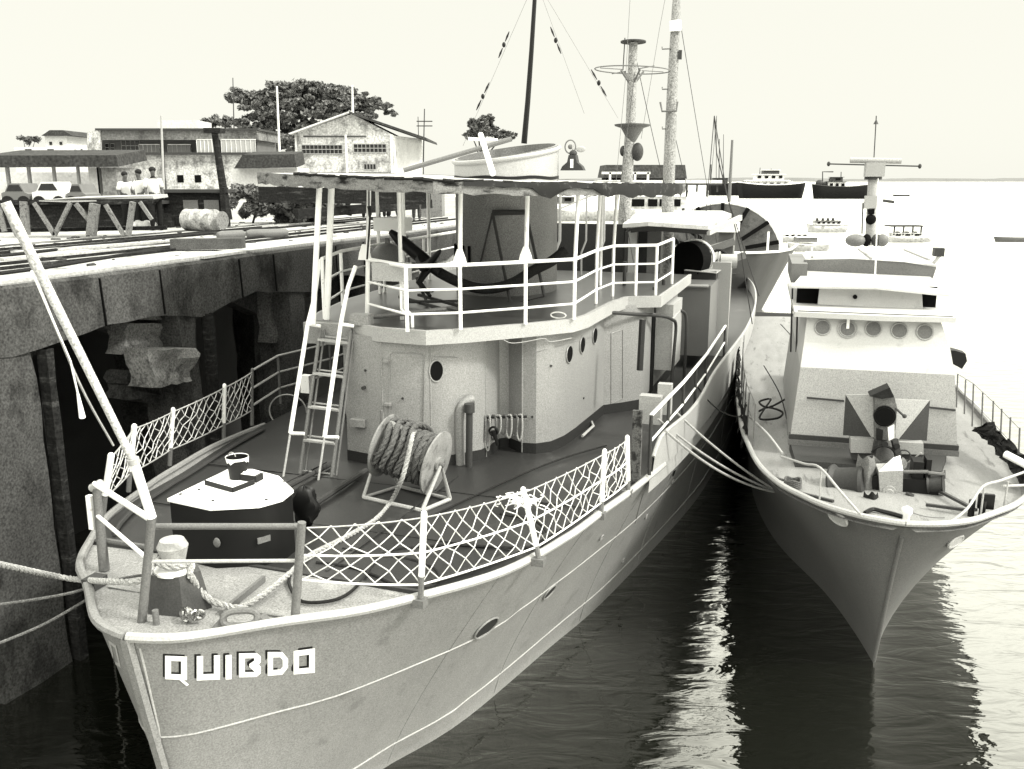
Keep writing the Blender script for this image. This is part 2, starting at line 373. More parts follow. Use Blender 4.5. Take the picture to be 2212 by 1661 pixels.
# ------------------------------------------------------------------ the large grey ship
T_DECK = stab([(-.25, 0), (-.18, .28), (.0, .6), (.55, 1.2), (1.0, 1.75), (1.6, 2.2), (2.6, 2.8), (3.9, 3.2), (5, 3.42), (6.1, 3.62), (8.4, 3.85), (12, 4.0), (20, 4.05), (28, 3.9), (34, 3.4), (38, 2.6)])
T_WL = stab([(.5, 0), (1.4, .5), (2.4, .92), (2.9, 1.1), (4.1, 1.65), (6.5, 2.25), (8.6, 2.75), (13.3, 3.5), (16, 3.75), (20, 3.9), (30, 3.6), (38, 2.2)])
T_SH = stab([(-.3, 3.26), (1, 3.2), (3, 3.08), (6, 3.03), (9.5, 2.78), (13, 2.5), (17, 2.3), (25, 2.1), (38, 2.1)])
T_DK = [(-.3, 3.2), (1.7, 3.12), (4.5, 2.97), (14, 2.94)]
def sheer(y): return tab(T_SH, y)
def ystem(z): k = max(0, min(1, z / 3.25)); return .5 - .75 * k ** .8
def half(y, z):
    k = max(0, min(1, z / sheer(y))); s = ystem(z)
    d = tab(T_DECK, y - s - .25 if y < 4 else y); wv = tab(T_WL, y - s + .5 if y < 4 else y)
    return wv + (d - wv) * (k ** 1.25)
def on_hull(px, py, side=1, off=.006):
    o = A.loc((0, 0, EYE)); r_ = ray(px, py); d = A.loc((r_.x, r_.y, EYE + r_.z)) - o; lo = None
    t = 5.0
    def fn(t):
        p = o + d * t; return side * p.x - half(p.y, p.z), p
    a = fn(t)[0]
    while t < 80:
        t += .02; b, p = fn(t)
        if (b < 0) != (a < 0) and p.y > ystem(p.z) and 0 <= p.z <= sheer(p.y) + .1: break
        a = b
    lo_, hi_ = t - .02, t; s_lo = fn(lo_)[0] < 0
    for _ in range(14):
        md = (lo_ + hi_) / 2
        if (fn(md)[0] < 0) == s_lo: lo_ = md
        else: hi_ = md
    p = fn(lo_)[1]
    e = .02; nx = Vector((1, -(half(p.y + e, p.z) - half(p.y - e, p.z)) / (2 * e), -(half(p.y, p.z + e) - half(p.y, p.z - e)) / (2 * e))).normalized(); nx.x *= side
    return p, nx
ship = Thing('grey_ship', 'large grey ship in the middle with a covered bridge and funnel', 'ship', A, (0, 14, 0))
m = MB()
us = [(i / 70) ** 2.0 for i in range(71)]
ks = [0, .06, .12, .2, .3, .4, .5, .6, .7, .8, .9, 1.0]
for side in (1, -1):
    rows = []
    for u in us:
        row = []
        for k in [-.25] + ks:
            y0 = ystem(3.25 * max(k, 0)); y = y0 + u * (38 - y0); z = sheer(y) * k
            row.append((side * max(half(y, max(z, 0)), .05 if u == 0 else 0), y, z))
        rows.append(row)
    if side < 0: rows = [list(reversed(r_)) for r_ in rows]
    m.grid(rows)
sl = [(.05, ystem(3.25 * max(k, 0)) - .03, sheer(ystem(3.25 * max(k, 0))) * k) for k in [-.25] + ks]
m.grid([[(-.07, y + .03, z) for x, y, z in sl], [(-.04, y - .02, z) for x, y, z in sl], [(.04, y - .02, z) for x, y, z in sl], [(.07, y + .03, z) for x, y, z in sl]])
m.grid([[(x, 38, z) for x in (-half(38, z), half(38, z))] for z in [sheer(38) * k for k in [-.25] + ks]])
hull = ship.part('hull', m, HULL)
# rubbing tube along the sheer, plating seams, lower strake
for side in (1, -1):
    pts = [(side * (half(y, sheer(y)) + .01), y, sheer(y) + .01) for y in [ystem(3.25) + (8.0 * (i / 40) ** 1.6) for i in range(41)]]
    ship.part('rub_rail', MB().tube(pts, .05, 8), LGREY if side > 0 else HULL, hull)
    for zz, r_ in ((2.05, .018), (.42, .022)):
        pts = []
        for i in range(60):
            y = ystem(zz) + .02 + 26 * (i / 59) ** 1.5; z = zz * (1 if y < 8 else 1 - (y - 8) * .012)
            if zz > 1: z = 2.05 - .05 * min(y, 12) ** .9
            pts.append((side * (half(y, z) + .002), y, z))
        ship.part('plating_strake', MB().tube(pts, r_ * .7, 6), STRAKE, hull)
LETTER = mat('letter_paint', 1.3, .6, .3, grain=.08, blotch=.1, bs=9, dirt=.22, dv=.45, ds=16)
# lettering
GL = {'0': [[(0, 0), (1, 0), (1, 1), (0, 1)], [(.2, .13), (.8, .13), (.8, .87), (.2, .87)]], 'Q': [[(0, 0), (1, 0), (1, 1), (0, 1)], [(.27, .22), (.73, .22), (.73, .8), (.27, .8)]],
      'O': [[(0, 0), (1, 0), (1, 1), (0, 1)], [(.25, .22), (.73, .22), (.73, .78), (.25, .78)]],
      'D': [[(0, 0), (.72, 0), (1, .3), (1, .7), (.72, 1), (0, 1)], [(.26, .22), (.62, .22), (.74, .35), (.74, .65), (.62, .78), (.26, .78)]],
      'U': [[(0, 0), (1, 0), (1, 1), (.74, 1), (.74, .24), (.27, .24), (.27, 1), (0, 1)], None],
      'I': [[(0, 0), (1, 0), (1, 1), (0, 1)], None],
      'B': [[(0, 0), (.8, 0), (1, .15), (1, .42), (.9, .52), (1, .62), (1, .86), (.82, 1), (0, 1)], [(.27, .2), (.7, .2), (.7, .38), (.48, .42), (.48, .54), (.7, .6), (.7, .8), (.27, .8)]]}
def glyph(ch, quad, side, off, thick, grow=0):
    """quad: 4 hull pixels bl, br, tr, tl -> relief letter that follows the plating"""
    out, hole = GL[ch]
    def pos(u, v, o):
        x = lerp(lerp(quad[0][0], quad[1][0], u), lerp(quad[3][0], quad[2][0], u), v); y = lerp(lerp(quad[0][1], quad[1][1], u), lerp(quad[3][1], quad[2][1], u), v)
        p, nn = on_hull(x, y, side); return p + nn * o
    mm = MB()
    def dens(poly):
        r_ = []
        for i, a in enumerate(poly):
            b = poly[(i + 1) % len(poly)]
            for k in range(3): r_.append((lerp(a[0], b[0], k / 3), lerp(a[1], b[1], k / 3)))
        return r_
    if hole:
        hc = (.375 if ch == 'B' else sum(q[0] for q in hole) / len(hole), .48 if ch == 'B' else sum(q[1] for q in hole) / len(hole)); N = 40
        def cast(poly, ang):
            dx, dy = math.cos(ang), math.sin(ang); best = None
            for i, a in enumerate(poly):
                b = poly[(i + 1) % len(poly)]; ex, ey = b[0] - a[0], b[1] - a[1]; den = dx * ey - dy * ex
                if abs(den) < 1e-9: continue
                t = ((a[0] - hc[0]) * ey - (a[1] - hc[1]) * ex) / den; s_ = ((a[0] - hc[0]) * dy - (a[1] - hc[1]) * dx) / den
                if t > 1e-6 and -1e-6 <= s_ <= 1 + 1e-6 and (best is None or t < best): best = t
            return (hc[0] + dx * best, hc[1] + dy * best)
        angs = sorted(set([2 * math.pi * i / N for i in range(N)] + [math.atan2(q[1] - hc[1], q[0] - hc[0]) % (2 * math.pi) for q in out + hole]))
        O = [cast(out, a) for a in angs]; H = [cast(hole, a) for a in angs]; O.append(O[0]); H.append(H[0])
        fr = [[pos(u, v, off + thick) for u, v in O], [pos(u, v, off + thick) for u, v in H]]
        bk = [[pos(u, v, off) for u, v in O], [pos(u, v, off) for u, v in H]]
        mm.grid(fr); mm.grid([bk[0], fr[0]]); mm.grid([fr[1], bk[1]])
    else:
        poly = dens(out); n = len(poly); f_ = [pos(u, v, off + thick) for u, v in poly]; b_ = [pos(u, v, off) for u, v in poly]
        mm.add(f_ + b_, [tuple(range(n))] + [(i, (i + 1) % n, n + (i + 1) % n, n + i) for i in range(n)])
    if ch == 'Q':
        q = [(.62, .02), (.8, .02), (1.08, -.2), (.98, -.26)]
        f_ = [pos(u, v, off + thick) for u, v in q]; b_ = [pos(u, v, off) for u, v in q]
        mm.add(f_ + b_, [(0, 1, 2, 3)] + [(i, (i + 1) % 4, 4 + (i + 1) % 4, 4 + i) for i in range(4)])
    return mm
boxes = [('Q', 357, 404, 1416, 1466, 1418, 1468), ('U', 425, 475, 1417, 1469, 1415, 1467), ('I', 487, 500, 1415, 1467, 1414, 1466), ('B', 516, 563, 1411, 1462, 1410, 1461), ('D', 578, 622, 1408, 1459, 1408, 1455), ('O', 634, 680, 1406, 1456, 1400, 1452)]
for ch, x0, x1, t0, b0, t1, b1 in boxes:
    quad = [(x0, b0), (x1, b1), (x1, t1), (x0, t0)]
    ship.part('name_letter', glyph(ch, quad, 1, .003, .004), LETTER, hull)
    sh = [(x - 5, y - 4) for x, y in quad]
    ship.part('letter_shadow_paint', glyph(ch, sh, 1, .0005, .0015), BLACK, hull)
for ch, quad in (('0', [(247, 1432), (262, 1442), (251, 1394), (235, 1383)]), ('I', [(227, 1405), (231, 1412), (223, 1378), (218, 1372)])):
    try: ship.part('name_letter', glyph(ch, quad, -1, .002, .004), LGREY, hull)
    except Exception as e: print('letter', e)
# hull openings
def hull_ring(px, py, rx, rz, side=1):
    p, nn = on_hull(px, py, side); t = Vector((0, 1, 0)); t = (t - nn * t.dot(nn)).normalized(); b = nn.cross(t)
    rim = [p + nn * .012 + t * rx * math.cos(a) + b * rz * math.sin(a) for a in [2 * math.pi * i / 28 for i in range(28)]]
    mm = MB().tube(rim, .014, 6, closed=True)
    pl = ship.part('hawse_rim', mm, HULL, hull)
    ins = [p + nn * .006 + t * rx * .98 * math.cos(a) + b * rz * .98 * math.sin(a) for a in [2 * math.pi * i / 28 for i in range(28)]]
    ship.part('hawse_pocket', MB().slab(ins, nn * .004), mat('hull_recess_grey', .06, .7, .2, grain=.2), hull)
hull_ring(1050, 1355, .21, .17); hull_ring(1186, 1278, .16, .12)
for q in ((1345, 1180), (1395, 1085), (1452, 1010), (1298, 1130)): hull_ring(q[0], q[1] + 30, .05, .05)

for y_ in (2.6, 4.6, 7.2, 9.8, 13, 17):
    pts = [(half(y_ + .25 * (1 - k), sheer(y_) * k) + .002, y_ + .25 * (1 - k), sheer(y_) * k) for k in [.02 + .096 * i for i in range(11)]]
    ship.part('plate_seam', MB().tube(pts, .006, 5), HULL, hull)
# decks
def deck_strip(y0, y1, dz, m, n=26, inset=.03, name='deck', cut=None):
    rows = []
    for i in range(n + 1):
        y = lerp(y0, y1, i / n); h = max(half(y, sheer(y)) - inset, .02); zz = tab(T_DK, y)
        rows.append([(x * h, y, zz + dz + .03 * (1 - x * x)) for x in (-1, -.75, -.5, -.25, 0, .25, .5, .75, 1)])
    return ship.part(name, MB().grid(rows), m)
def zdk_(y): return tab(T_DK, y) + .034
deck_strip(-.2, 1.75, .004, DECKLT, name='foredeck')
deck_strip(1.75, 13, .004, DECK, name='main_deck')
deck_strip(13, 37.5, -.3, DECK, name='aft_deck')
def zdk(y): return tab(T_DK, y) + .02
for y_ in (.7, 3.3, 5.2):
    h_ = half(y_, sheer(y_)) - .3; ship.part('deck_seam', MB().bar((-h_, y_, zdk_(y_)), (h_, y_, zdk_(y_)), .03, .012), DECKLT if y_ < 1.7 else DECK)
for x_ in (-1.4, .9): ship.part('deck_seam', MB().bar((x_, 1.9, zdk_(1.9)), (x_, 5.9, zdk_(5.9)), .03, .012), DECK)
# low coaming where the pale foredeck stops
ship.part('deck_coaming', MB().bar((-2.25, 1.72, zdk(1.7) + .01), (2.2, 1.72, zdk(1.7) + .01), .05, .05), DGREY)
for side in (1, -1):   # waterway pipe inboard of the deck edge
    pts = [(side * (half(y, sheer(y)) - .28), y, zdk(y) + .03) for y in [2.0 + i * .35 for i in range(16)]]
    ship.part('edge_pipe', MB().tube(pts, .03, 6), DGREY)

# ---- bow rail
zf = 3.2
def pA(px, py, **k): return A.at(px, py, **k)
bow = ship.part('bow_rail', MB().tube([pA(335, 1137, y=.3), pA(650, 1137, y=.82)], .032, 10), MGREY)
def postpix(p_base, p_top, zb, w1, w2, m, par, name='stanchion', n=10):
    b = pA(*p_base, z=zb); t = pA(*p_top, y=b.y); return ship.part(name, MB().tube([b - Vector((0, 0, .03)), t], [w1, w2], n), m, par), b, t
_, b1, t1 = postpix((305, 1345), (328, 1118), 3.2, .047, .043, MGREY, bow)
_, b2, t2 = postpix((636, 1340), (652, 1128), 3.18, .046, .042, MGREY, bow)
_, b0, t0 = postpix((225, 1225), (208, 1052), 3.2, .06, .045, MGREY, bow)
ship.part('rail_pipe', MB().tube([pA(205, 1045, y=b0.y), pA(326, 1122, y=b1.y)], .032, 8), WHITE, bow)
ship.part('rail_pipe', MB().tube([pA(208, 1112, y=b0.y), pA(322, 1210, y=b1.y)], .022, 8), WHITE, bow)
ship.part('rail_pipe', MB().tube([pA(214, 1165, y=b0.y + .1), pA(320, 1182, y=b1.y + .8)], .03, 8), MGREY, bow)
ship.part('rail_pipe', MB().tube([pA(318, 1213, y=b1.y), pA(640, 1211, y=b2.y)], .02, 8), LGREY, bow)
ship.part('stanchion', MB().box(b0.x - .13, b0.x - .06, b0.y - .03, b0.y + .03, b0.z + .45, b0.z + .85), WHITE, bow)
ship.part('rail_fitting', MB().cyl(t0 - Vector((.06, 0, .02)), t0 + Vector((.07, 0, .05)), .05, 10), LGREY, bow)
# long pale staff leaning from the stem post
staff = Thing('leaning_staff', 'long pale pole leaning out to the left from the bow post', 'pole', A, tuple(t1))
stop = pA(12, 437, y=-.6); mid = pA(290, 1000, y=lerp(t1.y, -.6, .14))
staff.part('shaft', MB().tube([mid, vmix(mid, stop, .5), stop], [.036, .039, .043], 12), mat('mottled_pale_pole', .62, .7, .2, grain=.3, gs=40, blotch=.2, bs=8))
staff.part('socket', MB().tube([t1, mid + (mid - t1) * .02], [.045, .046], 12), WHITE)
staff.part('collar', MB().tube([mid - (mid - t1) * .01, mid + (mid - t1) * .08], .056, 12), LGREY)
l1 = pA(62, 560, y=-.3); l2 = pA(168, 820, y=.2); l3 = pA(245, 962, y=.9)
solo('staff_halyard', 'thin doubled line running down beside the leaning pale pole', 'rope', A, MB().tube(spline([pA(30, 470, y=-.5), l1, l2, l3]), .012, 5), LGREY, tuple(l3))
solo('hanging_line', 'thin line with a white end hanging by the leaning pale pole', 'rope', A, MB().tube([pA(68, 585, y=-.3), pA(152, 780, y=.1), pA(168, 850, y=.2)], .01, 5).tube([pA(168, 850, y=.2), pA(178, 902, y=.25)], [.012, .03], 8), WHITE, tuple(pA(178, 902, y=.25)))

NETM = mat('net_cord', .75, .9, .1, grain=.15, gs=30, blotch=.25, bs=6)
# ---- safety nets
def net(a0, a1, b0_, b1_, nu, nv, r_=.0095, bulge=0.0):
    m = MB(); q = {}
    for i in range(nu + 1):
        for j in range(nv + 1):
            if (i + j) % 2: continue
            p = vmix(vmix(a0, b0_, i / nu), vmix(a1, b1_, i / nu), j / nv); ed = 0 if i in (0, nu) or j in (0, nv) else 1
            q[i, j] = p + Vector((random.uniform(-.03, .03), random.uniform(-.03, .03), random.uniform(-.03, .03) - .04 * math.sin(math.pi * i / nu) * (j / nv))) * ed
    for (i, j), p in q.items():
        for dj in (1, -1):
            o2 = q.get((i + 1, j + dj))
            if o2 is not None: m.tube([p, o2], r_, 4, caps=False)
    return m
rail_r = ship.part('safety_rail', MB().tube([t2 - Vector((0, 0, .02))] + [t2 - Vector((.02, 0, .02))], .02), LGREY)
posts = []
for (bx, by), (tx, ty), zb in (((908, 1300), (916, 1110), 3.14), ((1166, 1212), (1130, 1058), 3.08), ((1298, 1112), (1306, 975), 3.05), ((1357, 1064), (1355, 945), 3.04)):
    b = pA(bx, by, z=zb); t = pA(tx, ty, y=b.y); posts.append((b, t))
    k = .22 if bx > 1000 else .3
    ship.part('stanchion', MB().tube([b - Vector((0, 0, .04)), vmix(b, t, k)], .034, 8), MGREY, rail_r)
    ship.part('stanchion_sleeve', MB().tube([vmix(b, t, k), t], .034, 10).ell(t, .034, .034, .04, 10, 6), WHITE, rail_r)
    ship.part('stanchion_foot', MB().box(b.x - .09, b.x + .06, b.y - .06, b.y + .06, b.z - .05, b.z + .04), MGREY, rail_r)
# start of net at bow post 2
s_t = pA(662, 1140, y=b2.y + .05); s_b = pA(652, 1252, y=b2.y + .12)
chain = [(s_b, s_t, 0)] + [(vmix(b, t, .2), vmix(b, t, .96), 1) for b, t in posts]
for i in range(len(chain) - 1):
    (ab, at_, _), (bb, bt, _) = chain[i], chain[i + 1]; n_ = max(5, round((at_ - bt).length / .118))
    ship.part('net_panel', net(ab, at_, bb, bt, n_, 6, .0068), NETM, rail_r)
    for f_ in (0, .48, 1.0):
        ship.part('net_rope', MB().tube(sag(vmix(ab, at_, f_), vmix(bb, bt, f_), .02, 8), .012 if f_ < 1 else .009, 5), WHITE if f_ < 1 else LGREY, rail_r)
rail_l = ship.part('safety_rail', MB().tube([pA(224, 1100, z=3.15), pA(224, 1098, z=3.15)], .02), LGREY)
lp = []
for (bx, by), (tx, ty), zb, wd in (((222, 1104), (240, 985), 3.16, .048), ((277, 1056), (290, 922), 3.1, .044), ((366, 1000), (374, 886), 3.05, .038), ((483, 946), (485, 834), 3.03, .038), ((544, 914), (545, 800), 3.02, .03)):
    b = pA(bx, by, z=zb); t = pA(tx, ty, y=b.y); lp.append((b, t)); last = bx == 544
    ship.part('stanchion', MB().tube([b - Vector((0, 0, .04)), vmix(b, t, .3)], .036, 8), MGREY, rail_l)
    ship.part('stanchion_sleeve', MB().tube([vmix(b, t, .3), t], wd * .95, 10).ell(t, wd * .95, wd * .95, .05, 10, 6), MGREY if last else WHITE, rail_l)
for i in range(len(lp) - 1):
    (b, t), (bb, tt) = lp[i], lp[i + 1]; n_ = max(6, round((t - tt).length / .11))
    ship.part('net_panel', net(vmix(b, t, .25), vmix(b, t, .97), vmix(bb, tt, .25), vmix(bb, tt, .97), n_, 6, .0075), NETM, rail_l)
    for f_ in (.25, .97): ship.part('net_rope', MB().tube(sag(vmix(b, t, f_), vmix(bb, tt, f_), .015, 8), .012, 5), LGREY, rail_l)
# open rails further aft on the left
lq = [lp[-1]]
for px, py, tx, ty in ((606, 872, 606, 785), (668, 835, 672, 757)):
    b = pA(px, py, z=3.02); b = Vector((-3.95, b.y, b.z)) if abs(b.x + 3.9) > .6 else b; t = b + Vector((0, 0, 1.0)); lq.append((b, t)); ship.part('stanchion', MB().tube([b, t], .026, 8), MGREY, rail_l)
b = Vector((-4.05, 15, 3.0)); lq.append((b, b + Vector((0, 0, 1))))
for (b, t), (bb, tt) in zip(lq, lq[1:]):
    for f_ in (.33, .66, 1.0): ship.part('rail_pipe', MB().tube([vmix(b, t, f_), vmix(bb, tt, f_)], .022, 6), LGREY, rail_l)

# ---- deckhouse
HZ0, HZ1 = 2.93, 5.1
plan = [(-1.12, 6.12), (-.45, 5.98), (.32, 6.1), (.62, 6.42), (.95, 6.82), (1.0, 7.1), (1.02, 7.55), (1.15, 7.66), (1.45, 7.42), (1.7, 7.45), (1.9, 7.65), (2.02, 8.05), (2.08, 8.6), (2.18, 10.4), (2.5, 10.75), (2.78, 11.1), (2.82, 11.7), (2.82, 15.5), (-2.4, 15.5), (-2.3, 8.2), (-1.3, 8.0)]
house = ship.part('deckhouse', MB().prism(plan, HZ0, HZ1), HOUSE)
def inflate(poly, d):
    out = []
    n = len(poly)
    for i in range(n):
        a, b, c = Vector(poly[i - 1]), Vector(poly[i]), Vector(poly[(i + 1) % n]); e1 = (b - a).normalized(); e2 = (c - b).normalized()
        nn = Vector((e1.y + e2.y, -(e1.x + e2.x))); nn = nn.normalized() if nn.length > 1e-6 else Vector((0, 0)); out.append((b.x + nn.x * d, b.y + nn.y * d))
    return out
ship.part('plinth', MB().prism(inflate(plan, .012), HZ0 + .0, HZ0 + .24), HOUSEDK, house)
def poly_at(poly, px, py, closed=True):
    o = A.loc((0, 0, EYE)); r_ = ray(px, py); d = A.loc((r_.x, r_.y, EYE + r_.z)) - o; best = None
    for i in range(len(poly)):
        a = Vector(poly[i]); b = Vector(poly[(i + 1) % len(poly)]); e = b - a; den = d.x * e.y - d.y * e.x
        if abs(den) < 1e-9: continue
        t = ((a.x - o.x) * e.y - (a.y - o.y) * e.x) / den; u_ = ((a.x - o.x) * d.y - (a.y - o.y) * d.x) / den
        if t > 0 and 0 <= u_ <= 1 and (best is None or t < best[0]): best = (t, Vector((e.y, -e.x, 0)).normalized())
    return o + d * best[0], best[1]
def wall_disc(px, py, x=None, y=None, nrm=(0, -1, 0), rx=.1, rz=.15, m=HOLE, name='porthole', frame=True, par=None):
    c, nrm = poly_at(plan, px, py); t = nrm.cross(Vector((0, 0, 1))).normalized(); up = Vector((0, 0, 1))
    c += nrm * .012
    rim = [c + t * rx * math.cos(a) + up * rz * math.sin(a) for a in [2 * math.pi * i / 24 for i in range(24)]]
    o = ship.part(name, MB().tube(rim, .014, 6, closed=True), HOUSE, par or house)
    ship.part(name + '_glass', MB().slab(rim, nrm * .004), m, par or house)
wall_disc(942, 801, y=6.45, nrm=(.72, -.69, 0), rx=.12, rz=.17)
for q, yy in (((1229, 765), 0), ((1257, 745), 0), ((1284, 725), 0)): wall_disc(q[0], q[1], x=2.13, nrm=(1, -.06, 0), rx=.15, rz=.15)
# panel seams, flat bars, door hinges on the front
def vbar(px, y, z0, z1, wd=.04, th=.03, m=HOUSE, name='wall_stiffener'):
    c = pA(px, 850, y=y); ship.part(name, MB().box(c.x - wd / 2, c.x + wd / 2, y - th, y, z0, z1), m, house)
for px_ in (826, 930, 1049, 1128):
    c, nn_ = poly_at(plan, px_, 850); ship.part('wall_stiffener', MB().tube([(c.x, c.y, 3.0), (c.x, c.y, 5.05)], .016, 6), HOUSE, house)
ship.part('wall_vent', MB().box(-.98, -.72, 5.96, 6.08, 3.62, 3.74), HOUSE, house)
ship.part('wall_bolt', MB().cyl((-.72, 6.02, 4.27), (-.72, 5.96, 4.27), .03, 10), DGREY, house)
for z in (4.72, 4.02): ship.part('hinge', MB().box(-.34, -.24, 5.93, 6.0, z, z + .04), HOUSE, house)
# raised arched casing and the dark pipe with a capped head
c, nn_ = poly_at(plan, 996, 915); c += nn_ * .04
ship.part('pipe_casing', MB().tube(spline([c + Vector((-.03, -.03, -.8)), c + Vector((-.03, -.03, .15)), c + Vector((.04, .04, .36)), c + Vector((.14, .13, .40))]), .075, 10), HOUSE, house)
pb = pA(1013, 1010, z=2.98); pt = pA(1014, 880, y=pb.y)
ship.part('vent_pipe', MB().tube([pb, pt], .055, 12).cyl(pt - Vector((0, 0, .08)), pt + Vector((0, 0, .06)), .085, 12), DGREY, house)
for px in (1352, 1372):
    c = pA(px, 850, x=2.45); ship.part('wall_pipe', MB().tube([(c.x, c.y, 3.0), (c.x, c.y, 4.1)], .05, 8), HOUSEDK if px > 1360 else HOUSE, house)
# side door recess and tall locker further aft
ship.part('door_recess', MB().box(2.825, 2.84, 11.9, 12.25, 3.1, 4.8), HOLE, house)
lock = ship.part('side_locker', MB().prism([(2.84, 12.3), (3.2, 12.3), (3.2, 13.6), (2.84, 13.6)], 3.55, 4.95), LGREY, house)
# bridge deck plate
bplan = [(-1.86, 6.28), (-1.1, 6.3), (-.42, 5.96), (.42, 5.9), (.9, 6.28), (1.6, 7.02), (2.22, 7.76), (2.34, 8.3), (2.38, 10.0), (2.5, 10.9), (3.1, 11.2), (3.1, 15.6), (-2.9, 15.6), (-2.6, 9), (-2.2, 7.2)]
BDECK = mat('bridge_deck_glossy', .10, .28, .6, grain=.2, blotch=.25, bs=1.2, dirt=.1, dv=2)
bd = ship.part('bridge_deck', MB().prism(bplan, 5.07, 5.25), HOUSE)
ship.part('deck_covering', MB().prism(inflate(bplan, -.05), 5.25, 5.256), BDECK, bd)
ship.part('fascia', MB().prism(inflate(bplan, .02)[1:12] + inflate(bplan, -.06)[1:12][::-1], 5.04, 5.262), LGREY, bd)
# black splash plate at ladder head
ship.part('ladder_landing', MB().box(-1.86, -1.0, 6.16, 6.3, 4.9, 5.24), HOUSE, bd)
ship.part('coaming_block', MB().box(-.98, -.66, 6.1, 6.3, 5.25, 5.42), HOUSE, bd)

# ladder with white handrails
lad = ship.part('ladder', MB().tube([pA(692, 712, y=6.05), pA(645, 1042, y=5.2)], .03, 8).tube([pA(757, 713, y=6.05), pA(713, 1054, y=5.2)], .03, 8).tube([pA(702, 712, y=6.12), pA(657, 1035, y=5.3)], .018, 6).tube([pA(765, 715, y=6.12), pA(724, 1045, y=5.3)], .018, 6), MGREY)
for i, yy in enumerate((735, 808, 880, 952, 1028)):
    t = (yy - 712) / 330; y = lerp(6.05, 5.2, t)
    a = pA(lerp(692, 645, t), yy - 2, y=y); b = pA(lerp(757, 713, t), yy + 6, y=y)
    ship.part('rung', MB().bar(a, b, .09, .03).bar(a + Vector((0, .1, .04)), b + Vector((0, .1, .04)), .02, .02), LGREY, lad)
h1 = [pA(690, 560, y=6.2), pA(680, 640, y=6.1), pA(665, 700, y=5.95), pA(627, 936, y=5.3)]
h2 = [pA(768, 575, y=6.4), pA(752, 620, y=6.2), pA(736, 700, y=5.95), pA(701, 944, y=5.3)]
for h, k in ((h1, 1), (h2, 1)):
    ship.part('handrail', MB().tube(h, .034, 8), WHITE, lad)
    e = h[-1]; ship.part('handrail_bracket', MB().tube([e, e + Vector((.22, .05, 0))], .028, 8).tube([h[2], h[2] + Vector((.2, .05, -.03))], .028, 8), WHITE, lad)
    ship.part('handrail_leg', MB().tube([e, e + (e - h[2]).normalized() * .75], .018, 8), LGREY, lad)

c = pA(664, 828, y=7.6); ship.part('life_light_box', MB().box(c.x - .09, c.x + .09, 7.5, 7.65, c.z - .16, c.z + .16), WHITE)
pts = [on_hull(x, y)[0] for x, y in ((302, 1400), (312, 1440), (328, 1510), (343, 1575), (350, 1640))]
ship.part('stem_seam', MB().tube(pts, .012, 6), LGREY, hull)
pts = [on_hull(x, y)[0] for x, y in ((1395, 1050), (1382, 1090), (1372, 1130))]
ship.part('plating_strake', MB().tube(pts, .008, 6), HULL, hull)

# ---- bridge railing
ZB = 5.26
br = [pA(880, 716, z=ZB), pA(995, 712, z=ZB), pA(1135, 700, z=ZB), pA(1240, 690, z=ZB), pA(1287, 656, z=ZB), pA(1323, 640, z=ZB), Vector((2.62, 11.1, ZB)), Vector((2.98, 11.3, ZB)), Vector((2.98, 13.4, ZB))]
bl = [Vector((-1.66, 6.5, ZB)), Vector((-2.15, 8.0, ZB)), Vector((-2.3, 10, ZB)), Vector((-2.4, 12.2, ZB)), Vector((-2.5, 14.5, ZB))]
top = .98
brail = ship.part('bridge_rail', MB().tube([p + Vector((0, 0, top)) for p in br], .029, 8), WHITE)
lrail = ship.part('bridge_rail', MB().tube([p + Vector((0, 0, top)) for p in bl], .03, 8), WHITE)
for f_ in (.62, .26):
    ship.part('rail_pipe', MB().tube([p + Vector((0, 0, f_)) for p in br], .02, 6), WHITE, brail)
    ship.part('rail_pipe', MB().tube([p + Vector((0, 0, f_)) for p in bl], .018, 6), WHITE, lrail)
for i, p in enumerate(br): ship.part('stanchion', MB().tube([p, p + Vector((0, 0, top))], .031, 8), WHITE, brail)
for i, p in enumerate(bl): ship.part('stanchion', MB().tube([p, p + Vector((0, 0, top))], .032, 8), WHITE, lrail)
# rail from ladder head to first post, with white box
a = pA(797, 690, z=ZB); a0 = br[0]
ship.part('rail_pipe', MB().tube([a + Vector((0, 0, top)), a0 + Vector((0, 0, top))], .036, 8).tube([a + Vector((0, 0, .62)), a0 + Vector((0, 0, .62))], .02, 6).tube([a + Vector((0, 0, .26)), a0 + Vector((0, 0, .26))], .02, 6), WHITE, brail)
c1 = pA(812, 566, y=6.2); c2 = pA(878, 608, y=6.1)
ship.part('rail_box', MB().box(c1.x, c2.x, 6.05, 6.3, c2.z, c1.z), LGREY, brail)
ship.part('box_leg', MB().tube([(c2.x - .05, 6.15, c2.z), (c2.x - .05, 6.15, ZB + .28), (c2.x + .06, 6.15, ZB + .18), (c2.x + .06, 6.15, ZB)], .025, 6).tube([(c2.x - .12, 6.15, c2.z), (c2.x - .12, 6.15, ZB + .28), (c2.x - .02, 6.15, ZB + .18), (c2.x - .02, 6.15, ZB)], .02, 6), WHITE, brail)

